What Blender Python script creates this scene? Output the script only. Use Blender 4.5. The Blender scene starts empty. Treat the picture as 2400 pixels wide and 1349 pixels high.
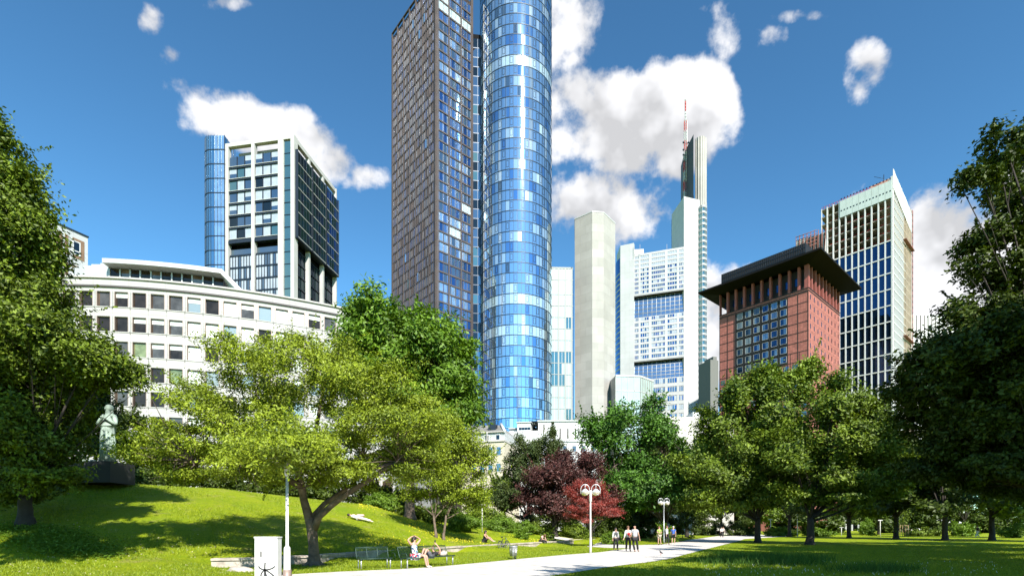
import bpy, math, random
import numpy as np
from mathutils import Vector, Matrix
R = math.radians
SC = bpy.context.scene
COL = SC.collection
# ---------------------------------------------------------------- camera
EYE = 1.65; FPX = 1210.0; CX = 1200.0; HY = 1235.0
cam_d = bpy.data.cameras.new('camera'); cam = bpy.data.objects.new('camera', cam_d); COL.objects.link(cam)
cam.location = (0, 0, EYE); cam.rotation_euler = (R(90), 0, 0)
cam_d.sensor_fit = 'HORIZONTAL'; cam_d.sensor_width = 36; cam_d.lens = 36*FPX/2400
cam_d.shift_y = (HY-674.5)/2400; cam_d.clip_start = .1; cam_d.clip_end = 6000
SC.camera = cam
# ---------------------------------------------------------------- light
SUN_EL, SUN_AZ = 38.0, 20.0          # azimuth: degrees right of straight behind the camera
SUN_H = (math.sin(R(SUN_AZ)), -math.cos(R(SUN_AZ)))
sd = bpy.data.lights.new('sun', 'SUN'); sd.energy = 5.0; sd.angle = R(.53); sd.color = (1, .955, .88)
sun = bpy.data.objects.new('sun', sd); COL.objects.link(sun); sun.location = (60, -150, 130)
sv = Vector((SUN_H[0]*math.cos(R(SUN_EL)), SUN_H[1]*math.cos(R(SUN_EL)), math.sin(R(SUN_EL))))
sun.rotation_euler = sv.to_track_quat('Z', 'Y').to_euler()
vs = SC.view_settings
SC.display_settings.display_device = 'sRGB'
vs.view_transform = 'Standard'; vs.look = 'None'; vs.gamma = 1; vs.exposure = .95; vs.use_curve_mapping = False
SC.cycles.max_bounces = 5; SC.cycles.diffuse_bounces = 1; SC.cycles.glossy_bounces = 3
SC.cycles.transmission_bounces = 3; SC.cycles.transparent_max_bounces = 4
SC.cycles.caustics_reflective = False; SC.cycles.caustics_refractive = False

class NT:
    def __init__(s, tree): s.t = tree; s.n = tree.nodes; s.l = tree.links
    def node(s, typ, **kw):
        n = s.n.new(typ)
        for k, v in kw.items(): setattr(n, k, v)
        return n
    def put(s, sock, v):
        if hasattr(v, 'links') or isinstance(v, bpy.types.NodeSocket): s.l.new(v, sock)
        else: sock.default_value = v
    def math(s, op, a, b=None, c=None, clamp=False):
        n = s.n.new('ShaderNodeMath'); n.operation = op; n.use_clamp = clamp
        s.put(n.inputs[0], a)
        if b is not None: s.put(n.inputs[1], b)
        if c is not None: s.put(n.inputs[2], c)
        return n.outputs[0]
    def ramp(s, v, a, b, c=0., d=1., typ='SMOOTHSTEP'):
        n = s.n.new('ShaderNodeMapRange'); n.interpolation_type = typ
        s.put(n.inputs[0], v); n.inputs[1].default_value = a; n.inputs[2].default_value = b
        n.inputs[3].default_value = c; n.inputs[4].default_value = d
        return n.outputs[0]
    def mix(s, f, a, b, op='MIX'):
        n = s.n.new('ShaderNodeMix'); n.data_type = 'RGBA'; n.blend_type = op
        s.put(n.inputs[0], f); s.put(n.inputs[6], a if not isinstance(a, tuple) else (*a[:3], 1)); s.put(n.inputs[7], b if not isinstance(b, tuple) else (*b[:3], 1))
        return n.outputs[2]
    def noise(s, scale, detail=4, rough=.55, vec=None, dist=0., out=0):
        n = s.n.new('ShaderNodeTexNoise'); n.inputs['Scale'].default_value = scale
        n.inputs['Detail'].default_value = detail; n.inputs['Roughness'].default_value = rough
        n.inputs['Distortion'].default_value = dist
        if vec is not None: s.l.new(vec, n.inputs['Vector'])
        return n.outputs[out]

# ---------------------------------------------------------------- sky with clouds (directions, not screen)
W = bpy.data.worlds.new('World'); SC.world = W; W.use_nodes = True
g = NT(W.node_tree); g.n.clear()
wo = g.node('ShaderNodeOutputWorld'); bg = g.node('ShaderNodeBackground')
sky = g.node('ShaderNodeTexSky', sky_type='NISHITA', sun_disc=False)
sky.sun_elevation = R(SUN_EL); sky.sun_rotation = R(180-SUN_AZ)
sky.air_density = 1.0; sky.dust_density = .05; sky.ozone_density = 2.5; sky.altitude = 100
SKYS = .088
tc = g.node('ShaderNodeTexCoord'); D = tc.outputs['Generated']
sep = g.node('ShaderNodeSeparateXYZ'); g.l.new(D, sep.inputs[0])
ay = g.math('MAXIMUM', g.math('ABSOLUTE', sep.outputs[1]), .02)
u = g.math('DIVIDE', sep.outputs[0], ay); v = g.math('DIVIDE', sep.outputs[2], ay)
nz = g.noise(7.5, 9, .60, D, .05)
nz2 = g.noise(22.0, 5, .55, D, 0)
CL = [  # cloud centres as bearings: (px,py,rx,ry,weight) in degrees-like units of the view
 (400,155,44,48,.62),(425,200,50,50,.75),(455,240,55,48,.85),(530,270,80,46,.85),(630,302,90,42,.9),(715,338,60,38,.9),(780,385,62,38,.95),(845,412,48,32,.9),
 (1390,235,120,62,1.0),(1500,285,120,75,1.45),(1400,270,100,60,1.2),(1630,255,72,72,1.1),(1570,360,85,48,.95),(1340,300,70,60,1.),
 (1430,490,112,70,.85),(1345,480,66,46,.65),(1310,440,36,44,.4),(1320,50,62,95,1.05),
 (1705,70,40,60,.42),(1800,90,60,34,.36),(2035,150,44,50,.62),(2010,200,34,40,.5),(1690,15,60,30,.3),(1870,40,80,20,.2),
 (2240,630,150,115,1.5),(2190,700,170,150,1.5),(2330,650,120,120,1.2),(2385,420,55,45,.8),
 (1700,760,90,105,1.1),(515,8,70,24,.4),(355,50,34,50,.3)]
best = None
for (px, py, rx, ry, wt) in CL:
    a = g.math('MULTIPLY', g.math('SUBTRACT', u, (px-CX)/FPX), FPX/rx)
    b = g.math('MULTIPLY', g.math('SUBTRACT', v, (HY-py)/FPX), FPX/ry)
    d2 = g.math('ADD', g.math('MULTIPLY', a, a), g.math('MULTIPLY', b, b))
    f = g.math('SUBTRACT', wt, g.math('MULTIPLY', d2, .40))
    best = f if best is None else g.math('SMOOTH_MAX', best, f, .25)
fr = g.math('ADD', best, g.math('MULTIPLY', g.math('SUBTRACT', nz, .5), 3.5))
fr = g.math('ADD', fr, g.math('MULTIPLY', g.math('SUBTRACT', nz2, .5), 1.5))
front = g.ramp(fr, .12, .78)
# behind the camera: broken cumulus that the glass towers reflect
nb = g.noise(3.2, 7, .58, D, .3)
back = g.math('MULTIPLY', g.ramp(nb, .54, .68), .8)
isb = g.ramp(sep.outputs[1], -.05, -.25)
dens = g.math('ADD', g.math('MULTIPLY', front, g.math('SUBTRACT', 1., isb)), g.math('MULTIPLY', back, isb), clamp=True)
dens = g.math('MULTIPLY', dens, g.ramp(sep.outputs[2], -.02, .05))
# relief inside clouds
sh = g.node('ShaderNodeVectorMath', operation='ADD'); g.l.new(D, sh.inputs[0]); sh.inputs[1].default_value = (.012, 0, .035)
nzl = g.noise(7.5, 4, .5, D, .05); nzs = g.noise(7.5, 4, .5, sh.outputs[0], .05)
rel = g.math('MULTIPLY', g.math('SUBTRACT', nzl, nzs), 1.5)
lum = g.math('ADD', g.ramp(fr, .3, 1.8, .50, .52), rel)
soft = g.noise(2.2, 3, .5, D)
lum = g.math('ADD', lum, g.ramp(soft, .35, .65, -.07, .05))
lum = g.math('MAXIMUM', g.math('MINIMUM', lum, .56), .36)
cc = g.node('ShaderNodeCombineColor'); g.put(cc.inputs[0], lum); g.put(cc.inputs[1], g.math('MULTIPLY', lum, 1.0)); g.put(cc.inputs[2], g.math('MULTIPLY', lum, 1.02))
sk = g.node('ShaderNodeVectorMath', operation='SCALE'); g.l.new(sky.outputs[0], sk.inputs[0]); sk.inputs['Scale'].default_value = SKYS
hs = g.node('ShaderNodeHueSaturation'); hs.inputs['Saturation'].default_value = .98; g.l.new(sk.outputs[0], hs.inputs['Color'])
ga = g.node('ShaderNodeGamma'); g.l.new(hs.outputs[0], ga.inputs[0]); ga.inputs[1].default_value = 1.3
skc = g.mix(1., ga.outputs[0], (1.16, 1.84, 1.80), 'MULTIPLY')
col = g.mix(g.math('MULTIPLY', dens, .97), skc, cc.outputs[0])
g.l.new(col, bg.inputs[0]); bg.inputs[1].default_value = 1.0
g.l.new(bg.outputs[0], wo.inputs[0])
W.cycles.sampling_method = 'MANUAL'; W.cycles.sample_map_resolution = 1024

# ---------------------------------------------------------------- materials
MATS = {}
def mat(name, base, rough=.7, metal=0., var=0., vscale=1., bump=0., bscale=8., spec=.5, stain=0., coord='Object', fn=None, trans=0.):
    m = bpy.data.materials.new(name); m.use_nodes = True; MATS[name] = m
    q = NT(m.node_tree); p = q.n['Principled BSDF']
    p.inputs['Roughness'].default_value = rough; p.inputs['Metallic'].default_value = metal
    p.inputs['Specular IOR Level'].default_value = spec
    p.inputs['Transmission Weight'].default_value = trans
    t = q.node('ShaderNodeTexCoord'); vec = t.outputs[coord]
    c = (*base, 1)
    if var or stain:
        n = q.noise(vscale, 5, .6, vec)
        lo = tuple(x*(1-var) for x in base); hi = tuple(min(1, x*(1+var)) for x in base)
        c = q.mix(q.ramp(n, .3, .7), lo, hi)
        if stain:
            mp = q.node('ShaderNodeMapping'); q.l.new(vec, mp.inputs[0]); mp.inputs['Scale'].default_value = (1, 1, .12)
            n2 = q.noise(vscale*2.5, 6, .7, mp.outputs[0])
            c = q.mix(q.ramp(n2, .5, .75, 0, stain), c, tuple(x*.45 for x in base))
    if fn: c = fn(q, t, c)
    q.put(p.inputs['Base Color'], c)
    if bump:
        bn = q.node('ShaderNodeBump'); bn.inputs['Strength'].default_value = bump; bn.inputs['Distance'].default_value = .02
        q.l.new(q.noise(bscale, 6, .65, vec), bn.inputs['Height']); q.l.new(bn.outputs[0], p.inputs['Normal'])
    return m
def brickfn(w, h, joint, mortar, varc=.1, offset=.5):
    """panel joints in the facade's own metres (uv)"""
    def fn(q, t, c):
        b = q.node('ShaderNodeTexBrick'); q.l.new(t.outputs['UV'], b.inputs['Vector'])
        b.offset = offset; b.inputs['Scale'].default_value = 1; b.inputs['Brick Width'].default_value = w; b.inputs['Row Height'].default_value = h
        b.inputs['Mortar Size'].default_value = joint; b.inputs['Mortar Smooth'].default_value = 0
        b.inputs['Color1'].default_value = (1, 1, 1, 1); b.inputs['Color2'].default_value = (1-varc, 1-varc, 1-varc*1.1, 1)
        b.inputs['Mortar'].default_value = (*mortar, 1)
        return q.mix(1., c, b.outputs[0], 'MULTIPLY')
    return fn
def foliage(name, c1, c2, trans=.35, gloss=.03, tcol=None):
    m = bpy.data.materials.new(name); m.use_nodes = True; MATS[name] = m
    q = NT(m.node_tree); q.n.remove(q.n['Principled BSDF']); out = q.n['Material Output']
    at = q.node('ShaderNodeAttribute', attribute_name='var')
    c = q.mix(at.outputs['Fac'], c1, c2)
    df = q.node('ShaderNodeBsdfDiffuse'); q.l.new(c, df.inputs[0])
    tr = q.node('ShaderNodeBsdfTranslucent'); tcx = q.mix(1., c, tcol or (1.25, 1.2, .35), 'MULTIPLY'); q.l.new(tcx, tr.inputs[0])
    m1 = q.node('ShaderNodeMixShader'); m1.inputs[0].default_value = trans; q.l.new(df.outputs[0], m1.inputs[1]); q.l.new(tr.outputs[0], m1.inputs[2])
    gl = q.node('ShaderNodeBsdfGlossy'); gl.inputs['Roughness'].default_value = .6; gl.inputs[0].default_value = (1, 1, .9, 1)
    m2 = q.node('ShaderNodeMixShader'); m2.inputs[0].default_value = gloss; q.l.new(m1.outputs[0], m2.inputs[1]); q.l.new(gl.outputs[0], m2.inputs[2])
    q.l.new(m2.outputs[0], out.inputs[0])
    return m

# ---------------------------------------------------------------- object helpers
def tag(o, label=None, cat=None, group=None, kind=None):
    if label: o['label'] = label
    if cat: o['category'] = cat
    if group: o['group'] = group
    if kind: o['kind'] = kind
    return o
def thing(name, label, cat, loc=(0, 0, 0), rz=0., group=None):
    o = bpy.data.objects.new(name, None); COL.objects.link(o); o.location = loc; o.rotation_euler = (0, 0, rz)
    o.empty_display_size = .3
    return tag(o, label, cat, group)
def copy_tree(o, parent=None):
    c = o.copy(); COL.objects.link(c)
    if parent: c.parent = parent
    for ch in list(o.children): copy_tree(ch, c)
    return c
def ray(px, py, Y): return Vector(((px-CX)/FPX*Y, Y, EYE+(HY-py)/FPX*Y))
def gxy(px, py, z=0.):
    Y = (EYE-z)*FPX/(py-HY); return ((px-CX)/FPX*Y, Y)

class Fr:
    """a facade frame: origin, u to the right along the face, n outwards, z up"""
    def __init__(s, o, u):
        s.o = Vector((o[0], o[1], 0)); u = Vector((u[0], u[1], 0)).normalized(); s.u = u; s.n = Vector((u.y, -u.x, 0))
    def p(s, u, n, z): return s.o+s.u*u+s.n*n+Vector((0, 0, z))
    def u_at(s, px):
        t = (px-CX)/FPX; return (t*s.o.y-s.o.x)/(s.u.x-t*s.u.y)
    def z_at(s, px, py):
        q = s.p(s.u_at(px), 0, 0); return EYE+(HY-py)/FPX*q.y
WF = Fr((0, 0), (1, 0))

class MB:
    def __init__(s): s.v = []; s.f = []; s.m = []; s.uv = []; s.sm = []
    def face(s, pts, m=0, uv=None, smooth=False):
        b = len(s.v); s.v.extend([tuple(p) for p in pts]); s.f.append(tuple(range(b, b+len(pts)))); s.m.append(m); s.sm.append(smooth)
        if s.uv is not None: s.uv.extend(uv if uv else [(p[0]+p[1], p[2]) for p in pts])
    def box(s, F, u0, u1, z0, z1, n0, n1, m=0, bot=True):
        P = lambda u, n, z: F.p(u, n, z)
        def q(c): s.face([P(*x) for x in c], m, [(x[0]+x[1]*1.001, x[2]) for x in c])
        q([(u0, n1, z0), (u1, n1, z0), (u1, n1, z1), (u0, n1, z1)])
        q([(u1, n0, z0), (u0, n0, z0), (u0, n0, z1), (u1, n0, z1)])
        q([(u0, n0, z0), (u0, n1, z0), (u0, n1, z1), (u0, n0, z1)])
        q([(u1, n1, z0), (u1, n0, z0), (u1, n0, z1), (u1, n1, z1)])
        q([(u0, n1, z1), (u1, n1, z1), (u1, n0, z1), (u0, n0, z1)])
        if bot: q([(u0, n0, z0), (u1, n0, z0), (u1, n1, z0), (u0, n1, z0)])
    def bx(s, c, d, m=0, rz=0.):
        F = Fr((c[0], c[1]), (math.cos(rz), math.sin(rz)))
        s.box(F, -d[0]/2, d[0]/2, c[2]-d[2]/2, c[2]+d[2]/2, -d[1]/2, d[1]/2, m)
    def prism(s, pts, z0, z1, m=0, ztop=None, caps=True, smooth=False):
        """vertical prism over ccw xy outline; ztop(x,y) optional slanted top"""
        zt = [ztop(*p[:2]) if ztop else z1 for p in pts]; n = len(pts); acc = 0
        for i in range(n):
            a, b = pts[i], pts[(i+1) % n]; L = math.hypot(b[0]-a[0], b[1]-a[1]); j = (i+1) % n
            s.face([(a[0], a[1], z0), (b[0], b[1], z0), (b[0], b[1], zt[j]), (a[0], a[1], zt[i])], m,
                   [(acc, z0), (acc+L, z0), (acc+L, zt[j]), (acc, zt[i])], smooth)
            acc += L
        if caps:
            s.face([(p[0], p[1], z) for p, z in zip(pts, zt)], m, [(p[0], p[1]) for p in pts])
            s.face([(p[0], p[1], z0) for p in pts[::-1]], m, [(p[0], p[1]) for p in pts])
    def tube(s, pts, rad, k=6, m=0, caps=True, smooth=True):
        pts = [Vector(p) for p in pts]
        if not isinstance(rad, (list, tuple)): rad = [rad]*len(pts)
        rings = []; pd = None
        for i, p in enumerate(pts):
            d = (pts[min(i+1, len(pts)-1)]-pts[max(i-1, 0)])
            d = d.normalized() if d.length > 1e-9 else Vector((0, 0, 1))
            if pd is None:
                a = d.orthogonal().normalized()
            else:
                a = (pa-d*pa.dot(d)); a = a.normalized() if a.length > 1e-6 else d.orthogonal().normalized()
            pa = a; pd = d; b = d.cross(a)
            rings.append([p+(a*math.cos(2*math.pi*j/k)+b*math.sin(2*math.pi*j/k))*rad[i] for j in range(k)])
        base = len(s.v)
        for r in rings: s.v.extend([tuple(x) for x in r])
        acc = 0
        for i in range(len(rings)-1):
            L = (pts[i+1]-pts[i]).length
            for j in range(k):
                j2 = (j+1) % k
                s.f.append((base+i*k+j, base+i*k+j2, base+(i+1)*k+j2, base+(i+1)*k+j)); s.m.append(m); s.sm.append(smooth)
            acc += L
        if caps:
            s.f.append(tuple(base+j for j in range(k))[::-1]); s.m.append(m); s.sm.append(False)
            e = base+(len(rings)-1)*k
            s.f.append(tuple(e+j for j in range(k))); s.m.append(m); s.sm.append(False)
        s.uv = None
    def lathe(s, prof, c=(0, 0, 0), k=16, m=0, sx=1., sy=1., smooth=True, axis=None):
        base = len(s.v)
        M = axis or Matrix.Identity(3)
        for r, z in prof:
            for j in range(k):
                a = 2*math.pi*j/k; s.v.append(tuple(Vector(c)+M @ Vector((r*sx*math.cos(a), r*sy*math.sin(a), z))))
        for i in range(len(prof)-1):
            for j in range(k):
                j2 = (j+1) % k; s.f.append((base+i*k+j, base+i*k+j2, base+(i+1)*k+j2, base+(i+1)*k+j)); s.m.append(m); s.sm.append(smooth)
        s.f.append(tuple(base+j for j in range(k))[::-1]); s.m.append(m); s.sm.append(False)
        e = base+(len(prof)-1)*k; s.f.append(tuple(e+j for j in range(k))); s.m.append(m); s.sm.append(False)
        s.uv = None
    def ball(s, c, r, k=12, m=0, sx=1, sy=1, sz=1, n=7, smooth=True):
        prof = [(max(1e-4, r*math.sin(math.pi*i/n)), -r*math.cos(math.pi*i/n)*sz) for i in range(n+1)]
        s.lathe(prof, c, k, m, sx, sy, smooth)
    def build(s, name, mats, parent=None, jitter=0):
        me = bpy.data.meshes.new(name)
        me.from_pydata(s.v, [], s.f)
        if not isinstance(mats, (list, tuple)): mats = [mats]
        for m in mats: me.materials.append(MATS[m] if isinstance(m, str) else m)
        me.polygons.foreach_set('material_index', s.m)
        me.polygons.foreach_set('use_smooth', s.sm)
        if s.uv is not None and len(s.uv) == len(me.loops):
            l = me.uv_layers.new(name='UV'); l.data.foreach_set('uv', np.array(s.uv, dtype=np.float32).ravel())
        me.update()
        o = bpy.data.objects.new(name, me); COL.objects.link(o)
        if parent: o.parent = parent
        return o

def fast_mesh(name, V, K, mats, parent=None, var=None):
    """V (N,K,3): N separate K-gons"""
    N = len(V); me = bpy.data.meshes.new(name)
    me.vertices.add(N*K); me.vertices.foreach_set('co', V.astype(np.float32).ravel())
    me.loops.add(N*K); me.loops.foreach_set('vertex_index', np.arange(N*K, dtype=np.int32))
    me.polygons.add(N); me.polygons.foreach_set('loop_start', np.arange(0, N*K, K, dtype=np.int32))
    me.polygons.foreach_set('loop_total', np.full(N, K, dtype=np.int32))
    for m in (mats if isinstance(mats, (list, tuple)) else [mats]): me.materials.append(MATS[m] if isinstance(m, str) else m)
    if var is not None:
        a = me.attributes.new('var', 'FLOAT', 'FACE'); a.data.foreach_set('value', var.astype(np.float32))
    me.update(calc_edges=True)
    o = bpy.data.objects.new(name, me); COL.objects.link(o)
    if parent: o.parent = parent
    return o

# windows: list of (faces, area, material names); the 100 largest in view are parts, the rest one part
def add_windows(parent, wins, mats, name='window', limit=100, order=None):
    """wins: list of dict(q=[quads of 4 Vectors], m=[material idx], s=score)"""
    def scr(w):
        a = 0
        for q in w['q'][:1]:
            pr = [((p.x/p.y), (p.z-EYE)/p.y) for p in q]
            xs = [x for x, _ in pr]; ys = [y for _, y in pr]; a += (max(xs)-min(xs))*(max(ys)-min(ys))
            c = pr[0]; px = CX+c[0]*FPX; py = HY-c[1]*FPX
            if not (-20 < px < 2420 and -20 < py < 1000): a *= .01
        return a*w.get('s', 1.)
    wins = sorted(wins, key=scr, reverse=True)
    for w in wins[:limit]:
        mb = MB()
        for q, m in zip(w['q'], w['m']): mb.face(q, 0)
        mb.m = [0]*len(mb.m); used = sorted(set(w['m'])); mb.m = [used.index(i) for i in w['m']]
        mb.build(name, [mats[i] for i in used], parent)
    if len(wins) > limit:
        mb = MB()
        for w in wins[limit:]:
            for q, m in zip(w['q'], w['m']): mb.face(q, m)
        o = mb.build(name, mats, parent); tag(o, kind='stuff')
def pane(F, u0, u1, z0, z1, n, rnd, j=.004):
    a, b, c = [rnd.uniform(-1, 1)*j for _ in range(3)]; w = u1-u0; h = z1-z0
    return [F.p(u0, n+a*w, z0), F.p(u1, n-a*w, z0), F.p(u1, n-a*w+c*h, z1), F.p(u0, n+a*w+c*h, z1)]

# ---------------------------------------------------------------- terrain
COLS = [  # bearing px : [(Y, z), ...]
 (-2500, [(0, 0), (15, .6), (22, 2.4), (32, 5.0), (45, 6)]),
 (-400, [(0, 0), (16, .2), (22, 1.6), (32, 4.9), (45, 6)]),
 (0, [(0, 0), (17, 0), (20, .55), (24, 2.0), (32, 4.8), (45, 5.5)]),
 (300, [(0, 0), (19, 0), (22, .75), (27, 2.5), (33, 4.5), (45, 5.2)]),
 (520, [(0, 0), (21.6, 0), (22.2, .35), (27, 1.9), (37, 4.4), (46, 5)]),
 (700, [(0, 0), (24.1, 0), (24.5, .35), (31, 1.9), (40, 3.9), (48, 4.4)]),
 (870, [(0, 0), (27.7, 0), (28.1, .36), (34, 1.6), (43, 3.4), (50, 3.8)]),
 (1060, [(0, 0), (34.6, 0), (35, .36), (42, 1.1), (50, 1.95), (58, 2.3)]),
 (1250, [(0, 0), (44.2, 0), (44.6, .36), (50, .75), (58, 1.3), (66, 1.6)]),
 (1340, [(0, 0), (51.5, 0), (51.9, .3), (58, .6), (66, .9), (75, 1.0)]),
 (1480, [(0, 0), (60, 0), (75, .3), (90, .4)]),
 (1640, [(0, 0), (100, 0)]), (5000, [(0, 0), (100, 0)])]
CPX = np.array([c[0] for c in COLS], float)
def zt(x, y):
    """ground height at world x,y (arrays or floats)"""
    x = np.asarray(x, float); y = np.asarray(y, float)
    yy = np.maximum(y, .5); px = np.clip(CX+FPX*x/yy, -2500, 5000)
    zz = np.stack([np.interp(yy, [a for a, _ in c[1]], [b for _, b in c[1]]) for c in COLS])
    i = np.clip(np.searchsorted(CPX, px)-1, 0, len(CPX)-2)
    t = (px-CPX[i])/(CPX[i+1]-CPX[i])
    za = np.take_along_axis(zz, i[None], 0)[0] if x.ndim else zz[int(i)]
    zb = np.take_along_axis(zz, i[None]+1, 0)[0] if x.ndim else zz[int(i)+1]
    z = za*(1-t)+zb*t
    z = z*np.clip(1-(yy-75)/40, 0, 1)*np.clip((y-3)/8, 0, 1)
    z = z*np.clip(1-(np.abs(x)-55)/30, 0, 1)
    return z
def zg(x, y):
    w = .5; s = 0
    for dx, dy in ((0, 0), (w, 0), (-w, 0), (0, w), (0, -w)): s += float(zt(x+dx, y+dy))
    return s/5
def on_hill(px, py, Y0=18., Y1=75.):
    """world point where the view ray meets the ground (for setting things on the slope)"""
    for Y in np.arange(Y0, Y1, .05):
        p = ray(px, py, Y)
        if zg(p.x, p.y) >= p.z: return (p.x, p.y, zg(p.x, p.y))
    p = ray(px, py, Y1); return (p.x, p.y, zg(p.x, p.y))

def grass_mat():
    m = bpy.data.materials.new('lawn'); m.use_nodes = True; MATS['lawn'] = m
    q = NT(m.node_tree); p = q.n['Principled BSDF']; t = q.node('ShaderNodeTexCoord'); ob = t.outputs['Object']
    a = q.noise(.35, 5, .6, ob); b = q.noise(3.5, 6, .7, ob); c3 = q.noise(30, 3, .7, ob)
    c = q.mix(q.ramp(a, .35, .65), (.17, .26, .004), (.27, .33, .006))
    c = q.mix(q.ramp(b, .3, .75), c, (.32, .37, .008))
    c = q.mix(q.ramp(c3, .45, .75, 0, .7), c, (.07, .14, .004))
    d = q.noise(1.1, 6, .75, ob); c = q.mix(q.ramp(d, .52, .68, 0, .6), c, (.33, .28, .10)); e5 = q.noise(.16, 4, .6, ob); c = q.mix(q.ramp(e5, .5, .65, 0, .35), c, (.13, .24, .006))
    q.l.new(c, p.inputs['Base Color']); p.inputs['Roughness'].default_value = .8; p.inputs['Specular IOR Level'].default_value = .15
    bn = q.node('ShaderNodeBump'); bn.inputs['Strength'].default_value = 1.; bn.inputs['Distance'].default_value = .10
    q.l.new(q.noise(14, 6, .8, ob), bn.inputs['Height']); q.l.new(bn.outputs[0], p.inputs['Normal'])
grass_mat()
def make_ground():
    def axis(lim, fine0, fine1, st):
        a = list(np.arange(fine0, fine1, st)); x = fine1; d = st
        while x < lim: a.append(x); d *= 1.18; x += d
        a.append(lim); x = fine0; d = st; b = []
        while x > -lim: d *= 1.18; x -= d; b.append(x)
        b.append(-lim-50); return np.array(sorted(set([round(float(i), 3) for i in a+b])))
    xs = axis(2500, -45, 25, .4); ys = axis(2500, 12, 80, .4)
    X, Y = np.meshgrid(xs, ys); Z = zt(X.ravel(), Y.ravel()).reshape(X.shape)
    for _ in range(1):
        Zp = np.pad(Z, 1, mode='edge'); Z = (Zp[1:-1, 1:-1]*2+Zp[:-2, 1:-1]+Zp[2:, 1:-1]+Zp[1:-1, :-2]+Zp[1:-1, 2:])/6
    rng = np.random.default_rng(3)
    Z += (np.sin(X*.9+np.sin(Y*.7)*1.3)*.03+np.sin(Y*1.3+X*.4)*.02)*(Z > .2)
    nx, ny = len(xs), len(ys); V = np.stack([X, Y, Z], -1).reshape(-1, 3)
    I = np.arange(nx*ny).reshape(ny, nx); Q = np.stack([I[:-1, :-1], I[:-1, 1:], I[1:, 1:], I[1:, :-1]], -1).reshape(-1, 4)
    me = bpy.data.meshes.new('ground'); me.vertices.add(len(V)); me.vertices.foreach_set('co', V.astype(np.float32).ravel())
    me.loops.add(Q.size); me.loops.foreach_set('vertex_index', Q.astype(np.int32).ravel())
    me.polygons.add(len(Q)); me.polygons.foreach_set('loop_start', np.arange(0, Q.size, 4, dtype=np.int32)); me.polygons.foreach_set('loop_total', np.full(len(Q), 4, dtype=np.int32))
    me.polygons.foreach_set('use_smooth', np.ones(len(Q), dtype=bool)); me.materials.append(MATS['lawn']); me.update(calc_edges=True)
    o = bpy.data.objects.new('ground', me); COL.objects.link(o); tag(o, 'sunlit park lawn rising to a grassy bank on the left', 'lawn', kind='structure')
make_ground()
mat('gravel', (.58, .535, .48), .95, 0, .16, 1.4, .5, 34, stain=.25)
def ribbon(name, left, right, z_off, label, cat, n=60):
    """a path sheet between two polylines, draped on the ground"""
    def samp(pl, n):
        P = [np.array(p, float) for p in pl]; L = [0]
        for a, b in zip(P, P[1:]): L.append(L[-1]+np.linalg.norm(b-a))
        out = []
        for t in np.linspace(0, L[-1], n):
            i = min(max(np.searchsorted(L, t)-1, 0), len(P)-2); f = (t-L[i])/(L[i+1]-L[i]); out.append(P[i]*(1-f)+P[i+1]*f)
        return out
    A = samp(left, n); B = samp(right, n); rnd = random.Random(5); mb = MB(); rows = []
    for a, b in zip(A, B):
        row = []
        for k in range(9):
            t = k/8; e = (rnd.uniform(-.09, .09) if k in (0, 8) else 0); p = a*(1-t)+b*t; d = (b-a)/np.linalg.norm(b-a)
            p = p+d*e; row.append((p[0], p[1], zg(p[0], p[1])+z_off))
        rows.append(row)
    for r0, r1 in zip(rows, rows[1:]):
        for k in range(8): mb.face([r0[k], r0[k+1], r1[k+1], r1[k]])
    o = mb.build(name, 'gravel'); tag(o, label, cat, kind='structure')
ul = [(-16, 10), (-10.5, 15.5), gxy(700, 1344), gxy(830, 1338), gxy(1000, 1331), gxy(1120, 1319), gxy(1250, 1306), gxy(1400, 1294), gxy(1480, 1284), gxy(1540, 1277), gxy(1620, 1264), gxy(1680, 1255.5), gxy(1780, 1252)]
lr = [(-10, 6), (-4, 11.2), gxy(1290, 1349), gxy(1360, 1339), gxy(1420, 1330), gxy(1500, 1319), gxy(1560, 1311), gxy(1615, 1296), gxy(1660, 1285), gxy(1700, 1275), gxy(1730, 1267), gxy(1745, 1262), gxy(1860, 1255.5)]
ribbon('path', ul, lr, .02, 'pale gravel path crossing the park towards the dark trees', 'path')
s_l = [gxy(1560, 1275), gxy(1480, 1276.5), gxy(1440, 1275), gxy(1400, 1273)]
s_r = [gxy(1560, 1283), gxy(1480, 1284), gxy(1430, 1283), gxy(1375, 1280)]
ribbon('path', s_l, s_r, .012, 'short pale side path joining the gravel path to the steps', 'path', 14)
def hp(px, py): p = on_hill(px, py, 36, 75); return (p[0], p[1])
ribbon('path', [hp(1120, 1229), hp(1180, 1237), hp(1240, 1243), hp(1290, 1254), hp(1345, 1262)], [hp(1118, 1231), hp(1180, 1240.5), hp(1240, 1248), hp(1280, 1258), hp(1330, 1267)], .03, 'narrow pale path crossing the bank behind the round bush', 'path', 30)
# ================================================================ buildings
VPL, VPR = 140.0, 2577.0
D1 = Vector(((VPL-CX)/FPX, 1, 0)).normalized(); D2 = Vector(((VPR-CX)/FPX, 1, 0)).normalized()
def gp(px, Y): return Vector(((px-CX)/FPX*Y, Y, 0))
def reach(c, d, px):
    t = (px-CX)/FPX; return (t*c.y-c.x)/(d.x-t*d.y)

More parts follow.
